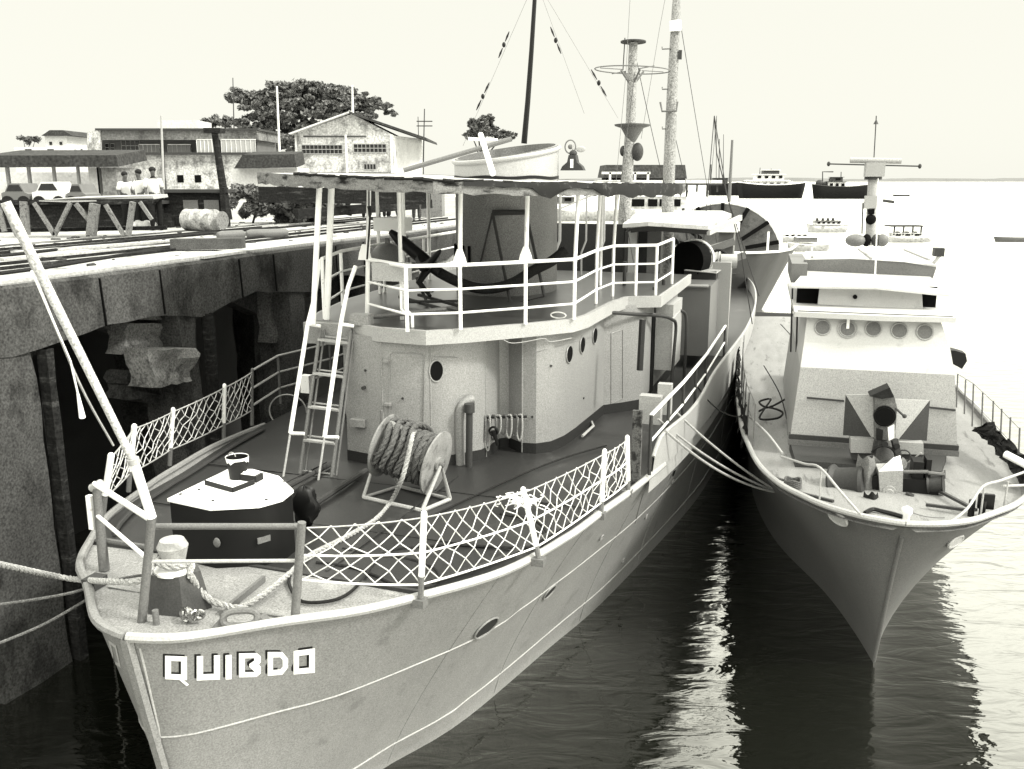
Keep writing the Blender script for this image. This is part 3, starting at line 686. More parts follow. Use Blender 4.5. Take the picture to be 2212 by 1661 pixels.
# ---- awning over the bridge
def czt(x, y): return 7.50 - .036 * x
cpl = [(-2.75, 6.5), (-1.6, 5.75), (-.5, 5.35), (.8, 5.4), (1.8, 6.3), (2.6, 7.9), (3.0, 9.6), (3.3, 11.3), (3.2, 13.2), (-3.0, 13.2), (-3.3, 9.5)]
aw = ship.part('awning_roof', MB().prism(cpl, lambda x, y: czt(x, y) - .045, lambda x, y: czt(x, y)), CANTOP)
def wavy(poly, d, n=9):
    out = []
    for i in range(len(poly)):
        a, b = Vector(inflate(poly, d)[i]), Vector(inflate(poly, d)[(i + 1) % len(poly)])
        for k in range(n): out.append((*(a.lerp(b, k / n)),))
    return out
wp = wavy(cpl, .03); rows = [[], [], []]
for (x, y) in wp + [wp[0]]:
    rows[0].append((x, y, czt(x, y) + .012)); rows[1].append((x * 1.003, y, czt(x, y) - .07 + random.uniform(-.01, .01))); rows[2].append((x * .997, y, czt(x, y) - .165 + random.uniform(-.018, .018)))
ship.part('awning_edge', MB().grid(rows), CANVAS, aw)
m = MB()
for (x, y), (x2, y2) in zip(wp[9:64], wp[10:65]):   # torn, tarred lashing lying along the front edge
    m.tube([(x, y, czt(x, y) + .02), (x2, y2, czt(x2, y2) + .02 + random.uniform(-.012, .012))], random.uniform(.014, .034), 6)
ship.part('edge_lashing', m, TARP, aw)
m = MB(); seg = wp[30:68]; rows = [[], [], []]
for i, (x, y) in enumerate(seg):
    lo_ = .13 + .03 * math.sin(i * 1.3) if i > 16 else (0 if i < 5 else max(0, .13 * math.sin(i * .9) + .05 * random.random())); n_ = Vector((x, y, 0)) * .008
    rows[0].append((x + n_.x, y - .012, czt(x, y) + .03)); rows[1].append((x + n_.x * 1.6, y - .03, czt(x, y) - .05 - lo_ * .3)); rows[2].append((x + n_.x, y - .015, czt(x, y) - .035 - lo_ - random.uniform(0, .03)))
ship.part('tarred_skirt', m.grid(rows), mat('tarred_canvas', .025, .7, .3, grain=.3, blotch=.3, bs=5, dirt=.15, dv=9, ds=5), aw)
for x0 in (-2.2, -1.1, 0, 1.1, 2.2):
    ship.part('roof_batten', MB().bar((x0, 6.4 + abs(x0) * .35, czt(x0, 7) - .08), (x0, 13, czt(x0, 13) - .08), .06, .07), LGREY, aw)
def awpost(b, r_=.036, gus=False, dx=0):
    t = Vector((b.x + dx, b.y, czt(b.x, b.y) - .08)); ship.part('awning_post', MB().tube([b, t], r_, 10), WHITE, aw)
    if gus:
        z = ZB + top; ship.part('post_gusset', MB().slab([(b.x - .11, b.y - .03, z - .01), (b.x + .11, b.y - .03, z - .01), (b.x + .085, b.y - .03, z + .1), (b.x + .03, b.y - .03, z + .24), (b.x - .03, b.y - .03, z + .24), (b.x - .085, b.y - .03, z + .1)], (0, .06, 0)), WHITE, aw)
for i in (1, 2): awpost(br[i] + Vector((0, 0, top - .05)), .034, True, .03)
for i in (3, 4, 5): awpost(br[i] + Vector((0, 0, top - .05)), .032, False, .04)
awpost(pA(793, 690, z=ZB), .036, True, .12)
awpost(pA(706, 690, z=ZB), .052, False, .2); awpost(pA(676, 700, z=ZB), .045, False, .24)
awpost(pA(876, 640, z=ZB), .036); awpost(Vector((-1.2, 8.6, ZB)), .03); awpost(Vector((-.62, 12.3, ZB)), .03)
awpost(Vector((1.55, 12.6, ZB)), .045); awpost(Vector((-.1, 6.8, ZB)) - Vector((.3, 0, 0)), .032)
awpost(Vector((-2.4, 12.5, ZB)), .04); awpost(Vector((-2.3, 9.8, ZB)), .035)

# ---- funnel
fc = Vector((-.14, 11.35)); frx, fry = 1.02, 1.25
def fz(a): return 8.05 + .16 * math.sin(a) + .09 * math.cos(a)
rows = []
for k in range(9):
    rows.append([(fc.x + frx * math.cos(a), fc.y + fry * math.sin(a), lerp(5.25, fz(a), k / 8)) for a in [2 * math.pi * i / 48 for i in range(49)]])
rows.append([(fc.x + frx * .95 * math.cos(a), fc.y + fry * .95 * math.sin(a), fz(a)) for a in [2 * math.pi * i / 48 for i in range(49)]])
rows.append([(fc.x + frx * .95 * math.cos(a), fc.y + fry * .95 * math.sin(a), fz(a) - .5) for a in [2 * math.pi * i / 48 for i in range(49)]])
fun = ship.part('funnel', MB().grid(rows), FUNNEL)
ship.part('funnel_rim', MB().tube([(fc.x + frx * 1.02 * math.cos(a), fc.y + fry * 1.02 * math.sin(a), fz(a) - .06) for a in [2 * math.pi * i / 48 for i in range(48)]], .045, 8, closed=True), LGREY, fun)
ship.part('funnel_mouth', MB().lathe([(frx * .94, 0), (frx * .9, .02)], (fc.x, fc.y, 7.75), (0, 0, 1), 32), HOLE, fun)
ship.part('funnel_upper_band', MB().grid([[(fc.x + frx * 1.012 * math.cos(a), fc.y + fry * 1.012 * math.sin(a), z if z < 8 else fz(a) - .1) for a in [2 * math.pi * i / 48 for i in range(49)]] for z in (7.44, 9)]), LGREY, fun)
ship.part('soot_band', MB().grid([[(fc.x + frx * 1.02 * math.cos(a), fc.y + fry * 1.02 * math.sin(a), z + .012 * math.sin(7 * a)) for a in [2 * math.pi * i / 48 for i in range(49)]] for z in (7.50, 7.56)]), BLACK, fun)
for i, dx in enumerate((-.98, -.9, -.78, -.55, -.38)):
    a = math.asin(-1) if False else math.acos(max(-1, min(1, dx / frx))); px_, py_ = fc.x + frx * 1.01 * math.cos(-a), fc.y + fry * 1.01 * math.sin(-a)
    ship.part('vent_slot', MB().tube([(px_, py_ - .01, 5.85), (px_, py_ - .01, 6.22)], .028 if i else .012, 8), HOLE, fun)
# trestle leaning on the funnel front
q = [pA(1064, 460, y=9.95), pA(1136, 458, y=10.05), pA(1103, 658, y=9.5), pA(1176, 640, y=9.6)]
ship.part('boarding_steps', MB().tube([q[0], q[2]], .03, 8).tube([q[1], q[3]], .03, 8).tube([q[0], q[1]], .05, 8).tube([q[0], q[0] + Vector((-.3, .1, -1.0))], .02, 6).tube([q[2], q[3]], .015, 6), DGREY)
# gear on the awning roof: crossed spars, lamp bell, wind indicator
solo('roof_spar', 'long grey spar lying diagonally across the funnel mouth', 'spar', A, MB().tube([pA(872, 368, y=9.0), pA(1105, 300, y=10.0)], .045, 8), MGREY, tuple(pA(872, 368, y=9)))
solo('funnel_brace', 'short white pole propped against the front of the funnel', 'pole', A, MB().tube([pA(1065, 376, y=9.3), pA(1038, 290, y=9.9)], [.055, .05], 10).tube([pA(1012, 300, y=9.9), pA(1075, 303, y=9.95)], .03, 8), WHITE, tuple(pA(1065, 376, y=9.3)))
cb = pA(1235, 368, y=11.5)
siren = Thing('signal_lamp', 'dark bell-shaped signal lamp standing on the awning roof', 'lamp', A, tuple(cb))
siren.part('base', MB().slab([cb + Vector((-.24, 0, 0)), cb + Vector((.24, 0, 0)), cb + Vector((.2, 0, .08)), cb + Vector((.1, 0, .16)), cb + Vector((.07, 0, .3)), cb + Vector((-.07, 0, .3)), cb + Vector((-.1, 0, .16)), cb + Vector((-.2, 0, .08))], (0, .2, 0)), DGREY)
siren.part('cap', MB().ell(cb + Vector((0, .1, .33)), .08, .08, .07), DGREY)
siren.part('window', MB().box(cb.x - .03, cb.x + .03, cb.y - .01, cb.y, cb.z + .05, cb.z + .22), WHITE)
siren.part('vane_post', MB().tube([cb + Vector((0, .1, .35)), cb + Vector((-.02, .1, .5))], .02, 6), LGREY)
cc_ = pA(1232, 317, y=11.6)
siren.part('vane_ring', MB().tube([cc_ + Vector((.11 * math.cos(a), 0, .13 * math.sin(a))) for a in [2 * math.pi * i / 20 for i in range(20)]], .014, 6, closed=True).ell(cc_, .05, .03, .05), MGREY)
siren.part('vane_tail', MB().ell(cc_ + Vector((.22, 0, -.05)), .1, .02, .06), LGREY)

# ---- objects on the bridge
bc = pA(838, 566, y=9.2)
solo('buoy_ball', 'round grey buoy on the bridge left of the black anchor', 'buoy', A, MB().ell(bc, .36, .36, .36, 24, 16).lathe([(.05, 0), (.05, .12)], bc + Vector((0, 0, .34)), (0, 0, 1), 10), MGREY, tuple(bc - Vector((0, 0, .36))))
an = Thing('ship_anchor', 'black anchor with a fluked arm slung on the bridge', 'anchor', A, tuple(pA(935, 600, y=8.6)))
a0 = pA(843, 500, y=8.6); a1 = pA(950, 590, y=8.6); mid_ = vmix(a0, a1, .5)
an.part('shank', MB().tube([a0, vmix(a0, a1, .2), vmix(a0, a1, .65), a1], [.05, .11, .12, .09], 10), BLACK)
an.part('fluke', MB().tube(spline([vmix(a0, a1, .62), pA(920, 575, y=8.4), pA(952, 540, y=8.3)]), [.12] * 6 + [.1, .085, .07, .06, .05, .04, .02][:7], 8), BLACK)
an.part('fluke', MB().tube([vmix(a0, a1, .8), pA(905, 610, y=8.3), pA(930, 640, y=8.2)], [.09, .06, .03], 8), BLACK)
an.part('stock', MB().tube([pA(900, 600, y=8.7), pA(925, 660, y=8.5)], .03, 6).tube([pA(870, 625, y=8.5), pA(935, 628, y=8.4)], .035, 6), DGREY)
hp = [(948, 588), (985, 607), (1030, 622), (1070, 622), (1110, 610), (1150, 585), (1190, 565), (1222, 540)]
solo('black_hose', 'thick black hose sagging across the bridge from anchor to rail', 'hose', A, MB().tube(spline([pA(x, y, y=9.0 + .12 * i) for i, (x, y) in enumerate(hp)], 4), .10, 10), TARP, tuple(pA(1070, 640, y=9)))
solo('rope_tackle', 'dark stay with a hook hanging under the awning front', 'rope', A, MB().tube([pA(797, 408, y=6.3), pA(797, 445, y=6.3)], .012, 6).tube(spline([pA(797, 445, y=6.3), pA(799, 470, y=6.3), pA(793, 560, y=6.3)]), [.03] * 6 + [.016] * 7, 6), BLACK, tuple(pA(797, 445, y=6.3)))
wb = [pA(806, 470, y=9.6), pA(872, 500, y=9.6)]
solo('white_sign_box', 'white box with a slotted front on the far bridge rail', 'box', A, MB().box(wb[0].x, wb[1].x, 9.6, 10, wb[1].z, wb[0].z), WHITE, tuple(wb[0]))
fr_ = Thing('folded_frame', 'dark folded metal frame lying on the bridge floor', 'frame', A, (-.7, 8.2, ZB))
for (p_, q_) in (((-1.3, 8.6), (-.2, 7.9)), ((-1.1, 9.0), (.1, 8.2)), ((-.9, 8.0), (-.2, 8.9))):
    fr_.part('bar', MB().bar((p_[0], p_[1], ZB + .12), (q_[0], q_[1], ZB + .05), .05, .05), DGREY)
solo('bridge_spar', 'short grey spar lying behind the coaming at the bridge front', 'spar', A, MB().tube([(-.75, 6.45, ZB + .08), (.3, 7.0, ZB + .18)], .04, 8), MGREY, (-.75, 6.45, ZB))
rr_ = pA(1206, 688, z=ZB)
solo('wire_strop', 'pale oval wire loop lying at the bridge deck edge', 'strop', A, MB().tube([rr_ + Vector((.13 * math.cos(a), .0, .055 + .05 * math.sin(a))) for a in [2 * math.pi * i / 20 for i in range(20)]], .012, 5, closed=True), WHITE, tuple(rr_))

# ------------------------------------------------------------------ gear on the fore deck
def strand_rope(mb, pts, r_, lay=None, closed=False):
    """three-strand laid rope"""
    pts = [Vector(p) for p in pts]; lay = lay or r_ * 7
    # resample
    out = [pts[0]]; step = r_ * .9
    for a, b in zip(pts, pts[1:]):
        Ld = (b - a).length; n_ = max(1, int(Ld / step))
        for i in range(1, n_ + 1): out.append(a.lerp(b, i / n_))
    prev = None; dist = 0; st = [[], [], []]
    for i, p in enumerate(out):
        d = (out[min(i + 1, len(out) - 1)] - out[max(i - 1, 0)]).normalized()
        if prev is None:
            u = Vector((0, 0, 1)) if abs(d.z) < .9 else Vector((1, 0, 0)); a = d.cross(u).normalized()
        else: a = (prev - d * prev.dot(d)).normalized()
        prev = a; b = d.cross(a)
        if i: dist += (p - out[i - 1]).length
        for k in range(3):
            t = 2 * math.pi * (dist / lay + k / 3); st[k].append(p + (a * math.cos(t) + b * math.sin(t)) * r_ * .5)
    for k in range(3): mb.tube(st[k], r_ * .56, 6)
    return mb
# black companion hatch with white lid
hz = 3.9
lid = [pA(x, y, z=hz) for x, y in ((361, 1077), (454, 1097), (560, 1091), (610, 1077), (634, 1058), (602, 1028), (545, 1013), (491, 1014))]
lp_ = [(p.x, p.y) for p in lid]; cx_ = sum(p[0] for p in lp_) / 8; cy_ = sum(p[1] for p in lp_) / 8
hat = ship.part('companion_hatch', MB().prism([(cx_ + (x - cx_) * .97, cy_ + (y - cy_) * .97) for x, y in lp_], 3.0, hz - .03), BLACK)
ship.part('hatch_lid', MB().prism(lp_, hz - .035, hz), WHITE, hat)
for x, y in ((390, 1068), (460, 1082), (575, 1080), (500, 1026), (615, 1040), (430, 1058)):
    p = pA(x, y, z=hz); ship.part('lid_bolt', MB().lathe([(.022, 0), (.018, .012)], p, (0, 0, 1), 8), DGREY, hat)
hp_ = [(cx_ + (x - cx_) * .97, cy_ + (y - cy_) * .97) for x, y in lp_]
p, nn_ = poly_at(hp_, 468, 1172); ship.part('hatch_plate', MB().ell(p, .05, .02, .06), MGREY, hat)
p, nn_ = poly_at(hp_, 570, 1165); ship.part('hatch_plate', MB().bar(p - Vector((nn_.y, -nn_.x, 0)) * .08, p + Vector((nn_.y, -nn_.x, 0)) * .08, .02, .07), MGREY, hat)
# bucket, flat black bar, little box on the lid
bk = pA(515, 1032, z=hz)
bu = Thing('paint_bucket', 'black bucket with a pale paint-smeared rim on the white hatch lid', 'bucket', A, tuple(bk))
bu.part('pail', MB().lathe([(.10, 0), (.105, .01), (.135, .27), (.127, .27), (.1, .03), (.0, .03)], bk, (0, 0, 1), 24), BLACK)
rim = MB()
pr = [(.137 * math.cos(2 * math.pi * i / 28), .137 * math.sin(2 * math.pi * i / 28)) for i in range(29)]
rim.grid([[bk + Vector((x * .97, y * .97, .262)) for x, y in pr], [bk + Vector((x * 1.03, y * 1.03, .278)) for x, y in pr], [bk + Vector((x * .99, y * .99, .278 - .035 - .05 * max(0, math.sin(i * .7)) * (1 if i % 5 else .3))) for i, (x, y) in enumerate(pr)]])
bu.part('paint_rim', rim, WHITE)
bu.part('contents', MB().lathe([(.128, 0), (.1, .012)], bk + Vector((0, 0, .2)), (0, 0, 1), 24), DGREY)
bu.part('handle', MB().tube([bk + Vector((-.05 + .05 * math.cos(a), -.03, .28 + .05 * math.sin(a))) for a in [math.pi * i / 10 for i in range(11)]], .007, 5), LGREY)
a_, b_, c_ = pA(443, 1047, z=hz), pA(503, 1064, z=hz), pA(550, 1046, z=hz)
solo('angle_iron', 'black bent angle bar lying on the white hatch lid', 'bar', A, MB().bar(a_ + Vector((0, 0, .03)), b_ + Vector((0, 0, .03)), .012, .06).bar(b_ + Vector((0, 0, .031)), c_ + Vector((0, 0, .031)), .012, .058), BLACK, tuple(b_))
p = pA(545, 1036, z=hz); sb = Thing('small_tin', 'small dark tin with a crusted white top beside the bucket', 'tin', A, tuple(p))
sb.part('body', MB().hexa([p + Vector(v) for v in ((-.12, -.07, 0), (.12, -.09, 0), (.12, .06, 0), (-.12, .08, 0), (-.12, -.07, .08), (.12, -.09, .08), (.12, .06, .08), (-.12, .08, .08))]), BLACK)
mm = MB(); N = 8; mm.grid([[p + Vector((-.115 + .2 * i / N, -.07 + .14 * j / N, .082 + random.uniform(0, .03) * (0 < i < N) * (0 < j < N))) for i in range(N + 1)] for j in range(N + 1)])
sb.part('crust', mm, WHITE)
# black bundle beside the hatch
tp = pA(662, 1135, z=3.1)
m = MB(); N = 16
m.grid([[tp + Vector(((.17 + .04 * math.sin(3 * a + j)) * math.sin(math.pi * j / N) * math.cos(a) * 1.0, (.16 + .03 * math.cos(2 * a)) * math.sin(math.pi * j / N) * math.sin(a), .27 - .27 * math.cos(math.pi * j / N) + .02 * math.sin(5 * a))) for a in [2 * math.pi * i / N for i in range(N + 1)]] for j in range(N + 1)])
solo('tarpaulin_bundle', 'lumpy black tarpaulin bundle at the right end of the hatch', 'bundle', A, m, BLACK, tuple(tp))

# mooring bitt at the bow
bb_ = pA(352, 1322, z=3.22)
def hexring(c, r1_, r2_, z): return [(c.x + r1_ * math.cos(R(60 * i + 12)), c.y + r2_ * math.sin(R(60 * i + 12)), z) for i in range(6)]
m = MB(); lo = hexring(bb_ + Vector((0, .22, 0)), .40, .32, 3.15); hi = hexring(bb_ + Vector((0, .22, 0)), .29, .23, 3.6)
m.add(lo + hi, [tuple(range(6, 12))] + [(i, (i + 1) % 6, 6 + (i + 1) % 6, 6 + i) for i in range(6)])
bit = ship.part('mooring_bitt', m, mat('bitt_grey', .11, .5, .4, grain=.15), smooth=False)
hc_ = bb_ + Vector((.02, .2, 0)); hc_.z = 3.6
ship.part('bitt_head', MB().lathe([(.13, 0), (.115, .1), (.14, .2), (.155, .26), (.12, .33), (.05, .35)], hc_, (0, 0, 1), 28), LGREY, bit)
ship.part('bitt_neck', MB().lathe([(.2, 0), (.2, .03), (.15, .06)], hc_ - Vector((0, 0, .01)), (0, 0, 1), 28), WHITE, bit)
p = pA(338, 1348, z=3.22); ship.part('stub_post', MB().cyl(p - Vector((0, 0, .03)), p + Vector((0, 0, .15)), .032, 12), MGREY)
# panama lead at deck edge
f0 = pA(456, 1358, z=3.22); f1 = pA(575, 1352, z=3.22); ax_ = (f1 - f0).normalized(); mid_ = (f0 + f1) / 2; Lf = (f1 - f0).length / 2
up_ = Vector((0, .35, .94))
ring_ = [mid_ + ax_ * (Lf * .62 * math.copysign(abs(math.cos(a)) ** .7, math.cos(a))) + up_ * (.085 + .075 * math.copysign(abs(math.sin(a)) ** .8, math.sin(a))) for a in [2 * math.pi * i / 32 for i in range(32)]]
fl = ship.part('fairlead', MB().tube(ring_, .034, 8, closed=True), MGREY)
for sgn in (1, -1): ship.part('fairlead_foot', MB().slab([mid_ + ax_ * sgn * Lf * .6, mid_ + ax_ * sgn * Lf * 1.02, mid_ + ax_ * sgn * Lf * .72 + up_ * .1], Vector((0, .09, 0))), MGREY, fl)
p = pA(405, 1340, z=3.24); m = MB()
for i, (dx, dy, dz, r_, ang) in enumerate(((0, 0, .06, .07, 0), (.08, .02, .05, .055, 60), (-.05, .03, .05, .05, 110), (.13, .03, .07, .04, 20), (.03, -.02, .1, .05, 140))):
    m.tube([p + Vector((dx + r_ * math.cos(a) * math.cos(R(ang)), dy + r_ * math.cos(a) * math.sin(R(ang)), dz + r_ * math.sin(a))) for a in [2 * math.pi * k / 16 for k in range(16)]], .018, 6, closed=True)
solo('shackle_cluster', 'cluster of shiny shackles lying at the very edge of the bow', 'shackles', A, m, mat('shiny_steel', .5, .15, .8, grain=.2, metal=.9), tuple(p))
# port side chock, low bar, deck ring
p = pA(200, 1262, z=3.2); ship.part('side_chock', MB().box(p.x - .05, p.x + .12, p.y - .1, p.y + .1, p.z - .02, p.z + .09), DGREY)
p0_, p1_ = pA(478, 1325, z=3.23), pA(570, 1250, z=3.2)
ship.part('toe_bar', MB().bar(p0_, p1_, .04, .07), MGREY)

# hawser: reel -> foredeck -> bitt -> shore
def zline(lst): return [pA(x, y, z=z) for x, y, z in lst]
rc2 = pA(942, 1000, y=4.8); rc1 = pA(832, 962, y=4.84)
axd = (rc2 - rc1).normalized(); Lr = (rc2 - rc1).length
reel = Thing('rope_reel', 'big rope reel in a tubular frame wound with thick hawser', 'reel', A, ((rc1.x + rc2.x) / 2, (rc1.y + rc2.y) / 2, 2.98))
RR = .47
rx_ = axd.cross(Vector((0, 0, 1))).normalized(); rz_ = rx_.cross(axd)
for c, nm in ((rc1, 'flange'), (rc2, 'flange')):
    reel.part(nm, MB().lathe([(RR * .96, -.02), (RR, -.01), (RR, .015), (RR * .96, .02), (.1, .02), (.1, .06), (.0, .06)] if c is rc2 else [(.1, -.06), (.1, -.02), (RR * .96, -.02), (RR, -.01), (RR, .015), (RR * .96, .02)], c, axd, 40), mat('reel_flange', .36, .6, .3, grain=.15, blotch=.2, bs=4, dirt=.3, dv=.5, ds=5))
reel.part('hub', MB().cyl(rc1, rc2, .12, 16), DGREY)
hel = []
for layer, r_ in ((0, .25), (1, .345)):
    turns = 7
    for i in range(turns * 18 + 1):
        t = i / (turns * 18); tt = t if layer == 0 else 1 - t
        hel.append(rc1 + axd * (.06 + (Lr - .12) * tt) + (rx_ * math.cos(2 * math.pi * turns * t) + rz_ * math.sin(2 * math.pi * turns * t)) * (r_ + random.uniform(-.006, .006)))
m = MB(); strand_rope(m, hel, .058); reel.part('wound_rope', m, ROPE)
m = MB()   # loose bights hanging over the drum
for k in range(4):
    c0 = rc1 + axd * (.12 + .12 * k); pts = [c0 + (rx_ * math.cos(a) + rz_ * math.sin(a)) * (.41 + .03 * k % .05) + axd * .05 * math.sin(3 * a) for a in [R(-20 + 220 * i / 14) for i in range(15)]]
    strand_rope(m, pts, .045)
reel.part('loose_bight', m, ROPE)
fb = 3.03
q1, q2, q3, q4 = pA(785, 1074, z=fb), pA(912, 1103, z=fb), pA(972, 1078, z=fb), pA(862, 1050, z=fb)
fr1, fr2 = rc1 - axd * .08, rc2 + axd * .08
reel.part('frame', MB().tube([q1, fr1, q4], .026, 8).tube([q2, fr2, q3], .03, 8).tube([q1, q2], .032, 8).tube([q4, q3], .026, 8).tube([q2, q3], .03, 8).tube([q1, q4], .022, 8), LGREY)
reel.part('axle', MB().cyl(fr1, fr2 + axd * .05, .035, 10), MGREY)
reel.part('crank', MB().tube([rc1 - axd * .1, rc1 - axd * .1 + Vector((.06, 0, .5))], .02, 6), MGREY)
rag = MB(); N = 10; c0 = rc1 + axd * .22 + Vector((0, -.05, .40))
rag.grid([[c0 + Vector((-.16 + .34 * i / N, -.14 + .2 * j / N, .07 * math.sin(i * 1.1 + j) * .5 + .05 * math.cos(j * 1.7) - .006 * (i - 5) ** 2 - .004 * (j - 4) ** 2 + random.uniform(-.014, .014))) for i in range(N + 1)] for j in range(N + 1)])
solo('canvas_rag', 'crumpled pale canvas rag thrown over the rope reel', 'rag', A, rag, LGREY, tuple(c0))
hw_pts = [pA(895, 930, y=4.75), pA(889, 952, y=4.4), pA(878, 1000, y=4.28), pA(866, 1040, y=4.2)] + zline([ (843, 1086, 3.04), (811, 1122, 3.05), (753, 1157, 3.1), (669, 1200, 3.15), (632, 1233, 3.22), (600, 1260, 3.24), (560, 1290, 3.24), (520, 1312, 3.25), (489, 1308, 3.26), (455, 1296, 3.3), (430, 1270, 3.42), (412, 1244, 3.6)])
m = MB(); strand_rope(m, spline(hw_pts, 8), .034)
top3 = [hc_ + Vector((.165 * math.cos(a), .165 * math.sin(a), .07 + .02 * k)) for k, a in enumerate([R(x) for x in (10, -30, -70, -110, -150)])]
strand_rope(m, spline([pA(412, 1244, z=3.6)] + top3 + zline([(308, 1252, 3.62), (239, 1256, 3.5)]) + [pA(147, 1249, y=.9), pA(60, 1232, y=.3), pA(-30, 1212, y=-.3)], 8), .034)
solo('mooring_hawser', 'thick laid hawser from the reel over the bow bitt to shore', 'rope', A, m, ROPEW, tuple(bb_))
solo('mooring_line', 'thin dark mooring line leaving the bow to the left, the upper one', 'rope', A, MB().tube(spline([pA(330, 1240, y=.75), pA(262, 1250, y=.9), pA(137, 1284, y=.4), pA(-20, 1308, y=-.2)]), .016, 6), ROPE, tuple(pA(262, 1250, y=.9)))
solo('mooring_line', 'thin dark mooring line sagging from the bow down to the left corner', 'rope', A, MB().tube(spline([pA(262, 1250, y=.9), pA(239, 1262, y=.85), pA(171, 1305, y=.5), pA(85, 1353, y=.1), pA(-20, 1396, y=-.4)]), .016, 6), ROPE, tuple(pA(239, 1262, y=.85)))
zd = 3.13
solo('deck_hose', 'black hose looped over the edge of the pale foredeck', 'hose', A, MB().tube(spline(zline([(630, 1235, 3.2), (625, 1262, 3.2), (648, 1297, 3.2), (701, 1300, 3.2), (746, 1286, 3.18), (781, 1255, 3.16), (806, 1220, 3.12), (840, 1190, 3.1), (963, 1177, 3.08), (1103, 1183, 3.08), (1173, 1178, 3.07), (1182, 1155, 3.05), (1156, 1126, 3.04), (1080, 1110, 3.04)])), .018, 6), ROPED, tuple(pA(701, 1300, z=3.2)))
solo('deck_hose', 'black hose coiled on the dark deck behind the first net panel', 'hose', A, MB().tube(spline(zline([(683, 1215, 3.14), (753, 1224, 3.14), (805, 1241, 3.14), (858, 1265, 3.14), (914, 1271, 3.12), (945, 1259, 3.12), (945, 1237, 3.1), (921, 1220, 3.1), (870, 1205, 3.1), (800, 1200, 3.1), (740, 1185, 3.1)])), .018, 6), ROPED, tuple(pA(858, 1265, z=3.12)))
solo('deck_cable', 'dark cable lying along the deck from the reel towards the rail', 'cable', A, MB().tube(spline(zline([(925, 1118, 3.02), (1010, 1078, 3.02), (1134, 1021, 3.02), (1230, 985, 3.02), (1310, 962, 3.02)])), .014, 6), ROPED, tuple(pA(1134, 1021, z=3.02)))
m = MB().tube(zline([(674, 1092, 3.1), (790, 1016, 3.06)]), .045, 8)
solo('deck_pipe', 'dark pipe lying on deck between the hatch and the rope reel', 'pipe', A, m, DGREY, tuple(pA(674, 1092, z=3.05)))
m = MB().tube(zline([(620, 1052, 3.1), (715, 1002, 3.06)]), .04, 8)
solo('deck_pipe', 'dark pipe lying on deck under the foot of the ladder', 'pipe', A, m, DGREY, tuple(pA(620, 1052, z=3.05)))
# bundled spare net
m = MB(); c0 = pA(1118, 1092, z=3.12)
for k in range(46):
    a = random.uniform(0, 6.28); r0 = random.uniform(0, .3); p = c0 + Vector((r0 * 1.2 * math.cos(a), r0 * .7 * math.sin(a), random.uniform(0, .16)))
    pts = [p]
    for i in range(4): pts.append(pts[-1] + Vector((random.uniform(-.1, .1), random.uniform(-.08, .08), random.uniform(-.03, .03))))
    for q in pts: q.z = max(q.z, 3.1)
    m.tube(spline(pts, 3), .009, 4)
solo('net_bundle', 'pale tangled bundle of spare netting on deck by the right rail', 'net', A, m, WHITE, tuple(c0))
# valve bracket with hung ropes on the deckhouse
b0_ = pA(1022, 903, y=6.9); b1_ = pA(1138, 900, y=7.3)
vb = Thing('rope_hanger', 'tangle of small ropes and shackles hung on the deckhouse wall', 'ropes', A, tuple(pA(1070, 920, y=7)))
vb.part('bar', MB().tube([b0_, b1_], .022, 8), BLACK)
for k in range(9):
    t = .08 + .1 * k; p = vmix(b0_, b1_, t); L_ = random.uniform(.18, .5) if k != 2 else .55
    m = MB(); strand_rope(m, spline([p + Vector((-.03, -.04, 0)), p + Vector((-.04, -.06, -L_ * .7)), p + Vector((.01, -.06, -L_)), p + Vector((.05, -.06, -L_ * .6)), p + Vector((.04, -.04, .03)), p + Vector((-.02, -.03, .04))], 5), .016)
    vb.part('hung_rope', m, ROPE if k % 2 else ROPEW)
vb.part('shackle', MB().tube([pA(1066, 925, y=6.95) + Vector((.07 * math.cos(a), 0, .07 * math.sin(a) - .05)) for a in [2 * math.pi * i / 16 for i in range(16)]], .02, 6, closed=True).tube([pA(1066, 930, y=6.95), pA(1075, 962, y=6.95)], [.05, .02], 8), BLACK)
p = pA(1268, 928, z=3.0); solo('rigging_tool', 'pale bent tool lying on the plinth edge beside the deckhouse', 'tool', A, MB().tube([pA(1258, 942, z=3.03), pA(1282, 920, z=3.03), pA(1275, 905, z=3.03)], .025, 6), LGREY, tuple(p))

# ---- right side of the ship: bulwark, hand rail, rusty post, box, davit pipes
T_BW = stab([(6.6, 3.5), (7.8, 3.5), (9.5, 3.38), (11, 3.36), (13, 3.45), (17, 3.3), (22, 3.05), (28, 3.0), (38, 3.1)])
for side in (1, -1):
    m = MB(); rows = [[], [], [], []]
    for i in range(50):
        y = (7.0 if side > 0 else 15.0) + (31 if side > 0 else 23) * (i / 49) ** 1.4; b_ = min(1, (y - 6.9) / .5); hh = half(y, sheer(y)); zt = lerp(sheer(y) + .12, tab(T_BW, y), b_ ** .5)
        rows[0].append((side * (hh + .02), y, sheer(y) + .0)); rows[1].append((side * (hh + .05), y, zt)); rows[2].append((side * (hh + .0), y, zt + .012)); rows[3].append((side * (hh - .03), y, sheer(y) - .3))
    m.grid(rows); bwk = ship.part('bulwark', m, LGREY)
    ship.part('bulwark_cap', MB().tube([(v[0] - side * .02, v[1], v[2]) for v in rows[1]], .028, 6), LGREY, bwk)
for q in ((1455, 1020, .2, .05), (1512, 905, .35, .06)):
    p, nn = on_hull(q[0], q[1]); ship.part('scupper', MB().slab([p + nn * .01 + Vector((0, math.cos(a) * q[2], math.sin(a) * q[3])) for a in [2 * math.pi * i / 16 for i in range(16)]], nn * .006), HOLE, hull)
